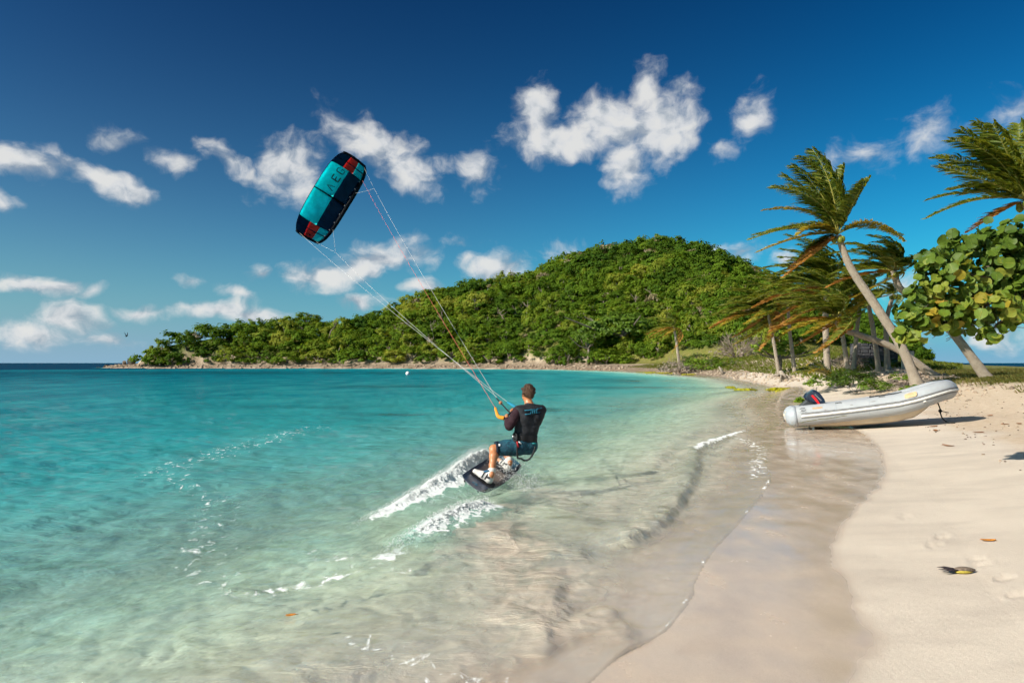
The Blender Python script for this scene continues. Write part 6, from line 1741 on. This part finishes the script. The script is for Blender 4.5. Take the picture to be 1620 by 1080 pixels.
# drops flung off the heel edge
n = 1500
u = rs.random(n); e0 = BC + Wh * 0.20 + Lh * (-0.1 + 0.75 * u)[:, None] * Blen * 0.75
vel = Wh * 0.5 + A3((0.15, -0.15, 0.0))
q = e0 + vel * (rs.random(n) ** 1.6)[:, None] * 0.75 + rs.normal(0, 0.06, (n, 3)); q[:, 2] = np.maximum(q[:, 2], -0.005) + rs.random(n) ** 3 * 0.22
pts.append(q); rads.append(rs.uniform(0.0018, 0.006, n))
n = 2600
q = P(779, 752, 0.0) + rs.normal(0, 1, (n, 3)) * A3((0.16, 0.20, 0.0)); q[:, 2] = rs.random(n) ** 1.5 * 0.42 * np.exp(-((q[:, 0] + 0.28) / 0.3) ** 2); pts.append(q); rads.append(rs.uniform(0.002, 0.006, n))
n = 700
q = BF - Lh * 0.35 + rs.normal(0, 1, (n, 3)) * A3((0.10, 0.14, 0.08)) + A3((0.02, -0.05, 0.06)); pts.append(q); rads.append(rs.uniform(0.0018, 0.006, n))
pts = np.vstack(pts); rads = np.concatenate(rads)
sph = (IV[None] * rads[:, None, None] * np.array((1, 1, 1.15)) + pts[:, None]).reshape(-1, 3)
fcs = (ICF[None] + (np.arange(len(pts)) * 12)[:, None, None]).reshape(-1, 3)
spray = mesh_np('spray', sph, fcs, m_froth); tag(spray, 'white spray and froth flying off the board wake', kind='stuff')

# ------------------------------------------------------------------ rocks at the point and stones along the bank
def rock_mesh(seed, rough=0.35, sub=3, flat=1.0):
    bm = bmesh.new(); bmesh.ops.create_icosphere(bm, subdivisions=sub, radius=1.0); r = np.random.default_rng(seed)
    V = np.array([v.co[:] for v in bm.verts])
    for _ in range(9):
        n_ = unit(r.normal(0, 1, 3)); k = r.uniform(0.45, 0.85); dd = V @ n_; V = V - np.outer(np.maximum(dd - k, 0), n_) * 0.85
    V = V * (1 + 0.07 * rough * r.normal(0, 1, (len(V), 1))); V[:, 2] *= flat
    for v, c_ in zip(bm.verts, V): v.co = c_
    me = bpy.data.meshes.new('rock'); bm.to_mesh(me); bm.free(); return me
m_rock = simple_mat('dark_shore_rock', (0.055, 0.045, 0.038), 0.85, var=0.6, scale=1.2, bump=0.8, bscale=3.0)
m_rock2 = simple_mat('brown_shore_rock', (0.16, 0.12, 0.085), 0.9, var=0.5, scale=1.2, bump=0.8, bscale=3.0)
for k, (px, py, w, h, mt, lab) in enumerate(((208, 574, 8.0, 8.0, m_rock, 'largest dark boulder at the tip of the headland'), (197, 576, 4.2, 6.0, m_rock2, 'upright pointed rock beside the largest headland boulder'), (189, 579, 4.6, 4.0, m_rock, 'squat dark rock left of the pointed headland rock'),
        (180, 580, 4.0, 2.5, m_rock, 'low dark rock near the outer end of the headland rocks'), (167.5, 580, 5.5, 4.0, m_rock, 'outermost humped rock off the headland tip'), (156, 582.5, 3.5, 1.2, m_rock, 'half submerged rock at the very end of the point'), (222, 578, 4.0, 2.6, m_rock2, 'small rock between the largest boulder and the trees'))):
    d = 246.0; kk = d / 1080; o = bpy.data.objects.new('boulder', rock_mesh(40 + k)); COL.objects.link(o); o.data.materials.append(mt)
    q = PD(px, py, d); o.location = (q[0], d, max(0.0, q[2]) + h * kk * 0.1); o.scale = (w * kk, w * kk * 0.9, h * kk); o.rotation_euler = (0, 0, k * 1.3)
    tag(o, lab, 'rock', 'rocks off the headland')
# loose coral stones and cobbles: far too many to count
stones = [rock_mesh(60 + k, 0.5, 1, 0.7) for k in range(5)]
SV = [np.array([v.co[:] for v in me.vertices]) for me in stones]; SF = [np.array([p_.vertices[:] for p_ in me.polygons]) for me in stones]
m_stone, t, out = new_mat('coral_stones')
tcs = t.attr('tint')
p = t.n('ShaderNodeBsdfPrincipled'); t.set(p.inputs['Base Color'], t.ramp(tcs, [(0.0, (0.10, 0.07, 0.05)), (0.35, (0.30, 0.225, 0.16)), (0.7, (0.46, 0.37, 0.28)), (1.0, (0.60, 0.54, 0.46))])); p.inputs['Roughness'].default_value = 0.9; t.set(out.inputs[0], p)
def scatter_stones(name, X, Y, sz, label, tint=None):
    Z = height(X, Y); VV, FF, TT, b = [], [], [], 0
    for x, y, z, s_ in zip(X, Y, Z, sz):
        k = rs.integers(5); a = rs.random() * 6.28; ca_, sa_ = math.cos(a), math.sin(a)
        V = SV[k] * np.array((1.2, 0.85, 1)) * s_; V = np.stack([V[:, 0] * ca_ - V[:, 1] * sa_, V[:, 0] * sa_ + V[:, 1] * ca_, V[:, 2]], 1) + (x, y, z + 0.25 * s_)
        VV.append(V); FF.append(SF[k] + b); b += len(V); TT.append(np.full(len(V), np.clip(rs.normal(0.6, 0.25) if tint is None else rs.normal(tint, 0.15), 0, 1)))
    o = mesh_np(name, np.vstack(VV), np.vstack(FF), m_stone, dict(tint=np.concatenate(TT)), smooth=False); tag(o, label, kind='stuff')
def shore_pts(n, idx0, idx1, s0, s1):
    a = SWASH_ALL[idx0:idx1]; acc = np.concatenate([[0], np.cumsum(np.linalg.norm(np.diff(a, axis=0), axis=1))])
    q = rs.random(n) * acc[-1]; x = np.interp(q, acc, a[:, 0]); y = np.interp(q, acc, a[:, 1])
    return x, y
SWASH_ALL = COAST[:len(SWASH) + 7]
def bank(n, y0, y1, s0, s1, xr=(-200, 200)):
    X = rs.uniform(xr[0], xr[1], n * 12); Y = rs.uniform(y0, y1, n * 12); s_ = signed(X, Y); k = (s_ > s0) & (s_ < s1) & (np.abs(X / Y) < 0.85); k = np.nonzero(k)[0][:n]; return X[k], Y[k]
X, Y = bank(420, 46, 120, 0.1, 3.2, (12, 40)); scatter_stones('stones', X, Y, rs.uniform(0.08, 0.28, len(X)) * rs.uniform(0.5, 1, len(X)), 'pale coral rubble along the bank below the lawn', 0.5)
X, Y = bank(900, 150, 262, 0.0, 4.0, (-150, 32)); scatter_stones('cobbles', X, Y, rs.uniform(0.2, 0.5, len(X)), 'brown cobble beach across the bay', 0.34)
X, Y = bank(260, 22, 44, 5.0, 8.5, (10, 34)); scatter_stones('beach_debris', X, Y, rs.uniform(0.03, 0.14, len(X)), 'dry coral bits and husks along the drift line', 0.4)
X, Y = bank(220, 6, 24, 3.3, 7.5, (4, 20)); scatter_stones('drift_crumbs', X, Y, rs.uniform(0.008, 0.03, len(X)), 'scattered seaweed crumbs on the dry sand', 0.08)

# ------------------------------------------------------------------ grass on the bank and the lawn
m_grass = leaf_mat('beach_grass', (0.10, 0.115, 0.02), (0.20, 0.17, 0.05), (0.34, 0.26, 0.12), byobj=False, transl=0.4)
m_lawn = leaf_mat('lawn_grass', (0.10, 0.135, 0.015), (0.17, 0.185, 0.025), (0.24, 0.21, 0.05), byobj=False, transl=0.4)
def blades(name, X, Y, hgt, wid, mat, label):
    Z = height(X, Y) - 0.01; n = len(X); h_ = hgt * rs.uniform(0.5, 1.2, n)
    a = rs.random(n) * 6.28; lean = np.stack([-0.45 + rs.normal(0, 0.35, n), rs.normal(0, 0.35, n)], 1) * h_[:, None]
    bx, by = np.cos(a) * wid, np.sin(a) * wid
    V = np.stack([np.stack([X - bx, Y - by, Z], 1), np.stack([X + bx, Y + by, Z], 1), np.stack([X + lean[:, 0] * 0.4 + bx * 0.7, Y + lean[:, 1] * 0.4 + by * 0.7, Z + h_ * 0.6], 1), np.stack([X + lean[:, 0], Y + lean[:, 1], Z + h_], 1)], 1)
    o = mesh_np(name, V.reshape(-1, 3), np.arange(n * 4).reshape(-1, 4), mat, dict(tint=np.repeat(np.clip(rs.normal(0.4, 0.22, n) + 0.25 * fbm(X / 1.5, Y / 1.5, 2, 0.5, 77), 0, 1), 4)), smooth=False); tag(o, label, kind='stuff')
def turf(n, y0, y1, xr):
    Y = y0 * (y1 / y0) ** rs.random(n * 3); X = rs.uniform(0.16, 0.82, n * 3) * Y; s_ = signed(X, Y)
    g_ = sstep(7.6, 10.0, s_ + 1.6 * fbm(X / 2.6, Y / 2.6, 4, 0.6, 13)); pt = fbm(X / 0.7, Y / 0.7, 3, 0.6, 88)
    k = (rs.random(n * 3) < g_) & (pt > -0.35); k = np.nonzero(k)[0][:n]; return X[k], Y[k]
X, Y = turf(52000, 19, 46, None); blades('grass', X, Y, 0.16, 0.012, m_grass, 'dry tufted beach grass on the sandy bank')
Xl = rs.uniform(20, 70, 90000); Yl = rs.uniform(44, 150, 90000); sl = signed(Xl, Yl); k = (sl > 2.2) & (Xl / Yl < 0.66) & (hill(Xl, Yl) < 5)
blades('lawn', Xl[k][:40000], Yl[k][:40000], 0.30, 0.05, m_lawn, 'short green lawn at the foot of the hill')

# ------------------------------------------------------------------ wall, driftwood, weed, small finds
m_wall = simple_mat('dark_stone_wall', (0.055, 0.055, 0.06), 0.9, var=0.4, scale=2.0, bump=0.8, bscale=6.0)
wa, wb = PD(1352, 560, 50), PD(1412, 560, 51); zc = CAM_H + 0.0
ruin = empty('ruined_wall', ((wa[0] + wb[0]) / 2, 50.5, hz((wa[0] + wb[0]) / 2, 50.5)))
mbase = np.array(ruin.location); x0, x1 = wa[0] - mbase[0], wb[0] - mbase[0]
ztop = PD(1380, 543, 50.5)[2] - mbase[2]
mb = MB(); mb.box((0, 0, ztop / 2 - 0.3), ((1, 0.03, 0), (0, 1, 0), (0, 0, 1)), ((x1 - x0) / 2, 0.3, ztop / 2 + 0.3)); mb.build('wall_core', m_wall, ruin, smooth=False, bevel=0.05)
bm_ = None
for j in range(7):
    for i in range(6):
        wst = (x1 - x0) / 6; hh = ztop / 7
        mb = MB(); cxx = x0 + (i + 0.5 + 0.5 * (j % 2) * 0.6) * wst + rs.normal(0, 0.03)
        if cxx > x1 - 0.2: continue
        mb.box((cxx, -0.32 + rs.normal(0, 0.02), (j + 0.5) * hh), ((1, 0.03, rs.normal(0, 0.02)), (0, 1, 0), (0, 0, 1)), (wst * 0.46, 0.07, hh * 0.45)); mb.build('stone', m_wall, ruin, smooth=False, bevel=0.03)
tag(ruin, 'low dark stone wall behind the palm trunks', 'wall')
pl = on_land(1436, 570); 
mb = MB(); q0 = PD(1436, 566, 44); gz = hz(q0[0], 44.0); mb.box((0, 0, 0.5), ((1, 0.2, 0), (-0.2, 1, 0), (0, 0, 1)), (0.28, 0.25, 0.65)); o = mb.build('concrete_block', simple_mat('pale_concrete', (0.45, 0.41, 0.36), 0.9, var=0.2, scale=4), smooth=False, bevel=0.03); o.location = (q0[0], 44, gz)
tag(o, 'pale concrete block half hidden behind the tall palm trunk', 'block')
m_wood = simple_mat('grey_driftwood', (0.30, 0.25, 0.20), 0.9, var=0.3, scale=6, bump=0.5)
q0 = on_land(1238, 603); rt = np.random.default_rng(5)
st = empty('driftwood_stump', q0)
mb = MB(); mb.tube([(0, 0, -0.1), (0.1, 0, 0.35), (-0.15, 0.1, 0.8)], [0.30, 0.24, 0.12], 9); mb.build('stump', m_wood, st)
for _ in range(9):
    mb = MB(); dd = unit(A3((rt.normal(0, 1), rt.normal(0, 1), rt.uniform(-0.3, 0.4)))); mb.tube([dd * 0.1 + A3((0, 0, 0.4)), dd * 0.6 + A3((0, 0, 0.45)), dd * 1.1 + A3((0, 0, 0.05))], [0.08, 0.06, 0.02], 6); mb.build('root', m_wood, st)
tag(st, 'grey uprooted driftwood stump on the stony bank', 'driftwood')
def log_at(px, py, dx, dz, r0, label, z_=0.0):
    q = on_land(px, py); o = empty('driftwood_branch', q); k = q[1] / 1080
    mb = MB(); mb.tube([(0, 0, 0.05), (dx * k * 0.5, 0.2, dz * k * 0.6), (dx * k, 0.1, dz * k)], [r0, r0 * 0.8, r0 * 0.4], 7); mb.build('limb', m_wood, o)
    mb = MB(); mb.tube([(dx * k * 0.5, 0.2, dz * k * 0.6), (dx * k * 0.5 - 0.2, 0.2, dz * k * 0.9)], [r0 * 0.5, r0 * 0.2], 6); mb.build('side_branch', m_wood, o)
    tag(o, label, 'driftwood')
log_at(1144, 592, -6, 12, 0.22, 'pale driftwood branch standing up on the far bank'); log_at(1066, 588, 12, 7, 0.3, 'dark driftwood limb at the water edge below the grey scrub'); log_at(1090, 587, -16, 14, 0.25, 'bleached forked branch lying under the grey scrub')
m_weed = leaf_mat('yellow_weed', (0.26, 0.26, 0.01), (0.42, 0.40, 0.015), (0.5, 0.46, 0.05), byobj=False)
for k, (px, py, w_, h_, lab) in enumerate(((1060, 590.5, 40, 4.0, 'long bank of yellow-green weed washed up across the bay'), (1098, 593, 20, 2.5, 'yellow weed patch where the far bank begins'), (1155, 613, 7, 4, 'small clump of yellow weed in the shallows'), (1178, 616, 16, 3, 'strip of yellow weed drifting in the shallows'), (1236, 619, 22, 9, 'yellow-green weed heap at the water edge behind the motor'), (1030, 589, 25, 2, 'thin line of yellow weed at the foot of the far beach'))):
    q = P(px, py, 0.03); kk = q[1] / 1080; r = np.random.default_rng(1200 + k)
    V, Fq, T = leaf_cloud(r, 30, 24, 0.10, w_ * kk, max(0.5, w_ * kk * 0.3), h_ * kk * 0.6, 0.3, 0.0)
    o = mesh_np('seaweed_clump', V, Fq, m_weed, dict(tint=T), smooth=False); o.location = (q[0], q[1], max(0.0, hz(q[0], q[1]) - 0.05)); tag(o, lab, 'seaweed', 'weed along the water line')
q = P(1266, 636, 0.10); r = np.random.default_rng(1300)
V, Fq, T = leaf_cloud(r, 10, 14, 0.2, 0.10, 0.10, 0.14, 0.35, 0.0); o = mesh_np('leaf_sprig', V, Fq, m_shrub, dict(tint=T), smooth=False); o.location = (q[0], q[1], hz(q[0], q[1])); tag(o, 'small green sprig washed up beside the outboard motor', 'sprig')
# buoy and bird
q = P(645, 593, 0.0); mb = MB(); zz = np.linspace(-1, 1, 9); mb.tube([(0, 0, 0.16 + 0.30 * z_) for z_ in zz], 0.30 * np.sqrt(np.maximum(1 - zz ** 2, 0.02)), 12); o = mb.build('buoy', m_white); o.location = (q[0], q[1], 0.05)
tag(o, 'small white mooring buoy floating in the bay', 'buoy')
mb = MB(); mb.tube([(0, 0, 0), (0.1, 0, 0.02), (0.02, 0, 0.6)], [0.02, 0.14, 0.02], 6); bd = empty('seabird', PD(200, 532, 120)); mb = MB(); mb.tube([(-0.28, 0, 0), (-0.12, 0, 0.02), (0.08, 0, 0.04), (0.24, 0, 0.05)], [0.02, 0.09, 0.09, 0.03], 8); mb.build('body', m_rubber, bd)
for s in (-1, 1):
    mb = MB(); mb.tube([(0.02, 0.05 * s, 0.05), (0.0, 0.35 * s, 0.40), (-0.12, 0.5 * s, 0.75)], [0.09, 0.07, 0.02], 6, flat=0.25); mb.build('wing', m_rubber, bd)
tag(bd, 'small dark seabird flying low left of the headland', 'bird')
# seed pod, leaves
m_pod = simple_mat('grey_brown_husk', (0.16, 0.12, 0.09), 0.8, var=0.5, scale=40, bump=0.5); m_pody = simple_mat('yellow_husk', (0.42, 0.33, 0.05), 0.6, var=0.3, scale=40); m_podd = simple_mat('dark_calyx', (0.035, 0.025, 0.028), 0.8, var=0.5, scale=40)
q = on_land(1513, 907); pod = empty('seed_pod', (q[0], q[1], hz(q[0], q[1])))
def blade_plate(name, outline, thick, mat, parent, curl=0.0, zoff=0.0):
    mb = MB(); top = [(x, y, zoff + z_ + curl * x * x + thick) for x, y, z_ in outline]; bot = [(x, y, zoff + z_ + curl * x * x) for x, y, z_ in outline]; mb.loft([bot, top]); return mb.build(name, mat, parent, smooth=False)
mb = MB(); xs = np.linspace(-0.02, 0.155, 9); mb.tube([(x, 0, 0.026) for x in xs], [0.022, 0.036, 0.045, 0.048, 0.047, 0.043, 0.034, 0.020, 0.004], 12, flat=0.55); mb.build('husk', m_pod, pod)
mb = MB(); mb.tube([(x, -0.022, 0.016) for x in xs[:7]], [0.010, 0.022, 0.028, 0.030, 0.027, 0.018, 0.006], 10, flat=0.5); mb.build('yellow_side', m_pody, pod)
for k in range(5):
    yy = -0.03 + 0.016 * k; ee = (-0.15 + 0.012 * abs(k - 1), yy * 1.8, 0.03 + 0.01 * (k % 2))
    mb = MB(); mb.tube([(0.0, yy * 0.6, 0.028), (-0.07, yy * 1.3, 0.036), ee], [0.014, 0.016, 0.004], 6, flat=0.4); mb.build('calyx_lobe', m_podd, pod)
tag(pod, 'dark and yellow split seed pod lying on the smooth sand', 'seed pod')
m_oleaf = simple_mat('orange_leaf', (0.55, 0.20, 0.02), 0.5, var=0.4, scale=60); m_bleaf = simple_mat('brown_leaf', (0.26, 0.11, 0.04), 0.7, var=0.4, scale=40)
def dry_leaf(px, py, L, w_, ang, mat, label, curl=3.0, water=False):
    q = P(px, py, 0.0) if water else on_land(px, py); z_ = 0.012 if water else hz(q[0], q[1]); o = empty('fallen_leaf', (q[0], q[1], z_), ang)
    n = 12; mb = MB(); rings = []
    for i in range(n):
        u = -1 + 2 * i / (n - 1); ww = w_ * math.sqrt(max(1 - u * u, 0.01)) * (1 - 0.15 * u)
        rings.append([(u * L, v * ww, 0.006 + 0.25 * L * (0.4 + 0.3 * u) * abs(v) ** 1.5 + 0.10 * L * u * u) for v in np.linspace(-1, 1, 7)])
    mb.loft(rings, cap=False, closed=False); b = mb.build('blade', mat, o)
    md = b.modifiers.new('thickness', 'SOLIDIFY'); md.thickness = 0.002
    mb = MB(); mb.tube([(L * 0.9, 0, 0.012), (L * 1.35, 0.01, 0.006)], [0.0022, 0.0015], 5); mb.build('stalk', m_bleaf, o)
    tag(o, label, 'leaf')
dry_leaf(1563, 858, 0.062, 0.028, -0.35, m_oleaf, 'curled orange leaf on the sand above the seed pod')
dry_leaf(460, 977, 0.035, 0.02, 0.2, m_oleaf, 'small orange leaf floating in the shallows', water=True)
for k, (px, py, lab) in enumerate(((1476, 675, 'brown leaf on the sand below the dinghy bow'), (1480, 682, 'second brown leaf just below the one under the dinghy bow'), (1500, 706, 'long curled brown leaf midway down the smooth sand'), (1590, 671, 'reddish leaf on the loose sand at the edge of view'), (1612, 671, 'rust coloured leaf beside the dinghy shadow'), (1547, 684, 'grey-brown leaf on loose sand right of the dinghy'), (1566, 659, 'dark leaf lying in front of the grassy bank'))):
    dry_leaf(px, py, 0.10, 0.05, k * 1.1, m_bleaf, lab)
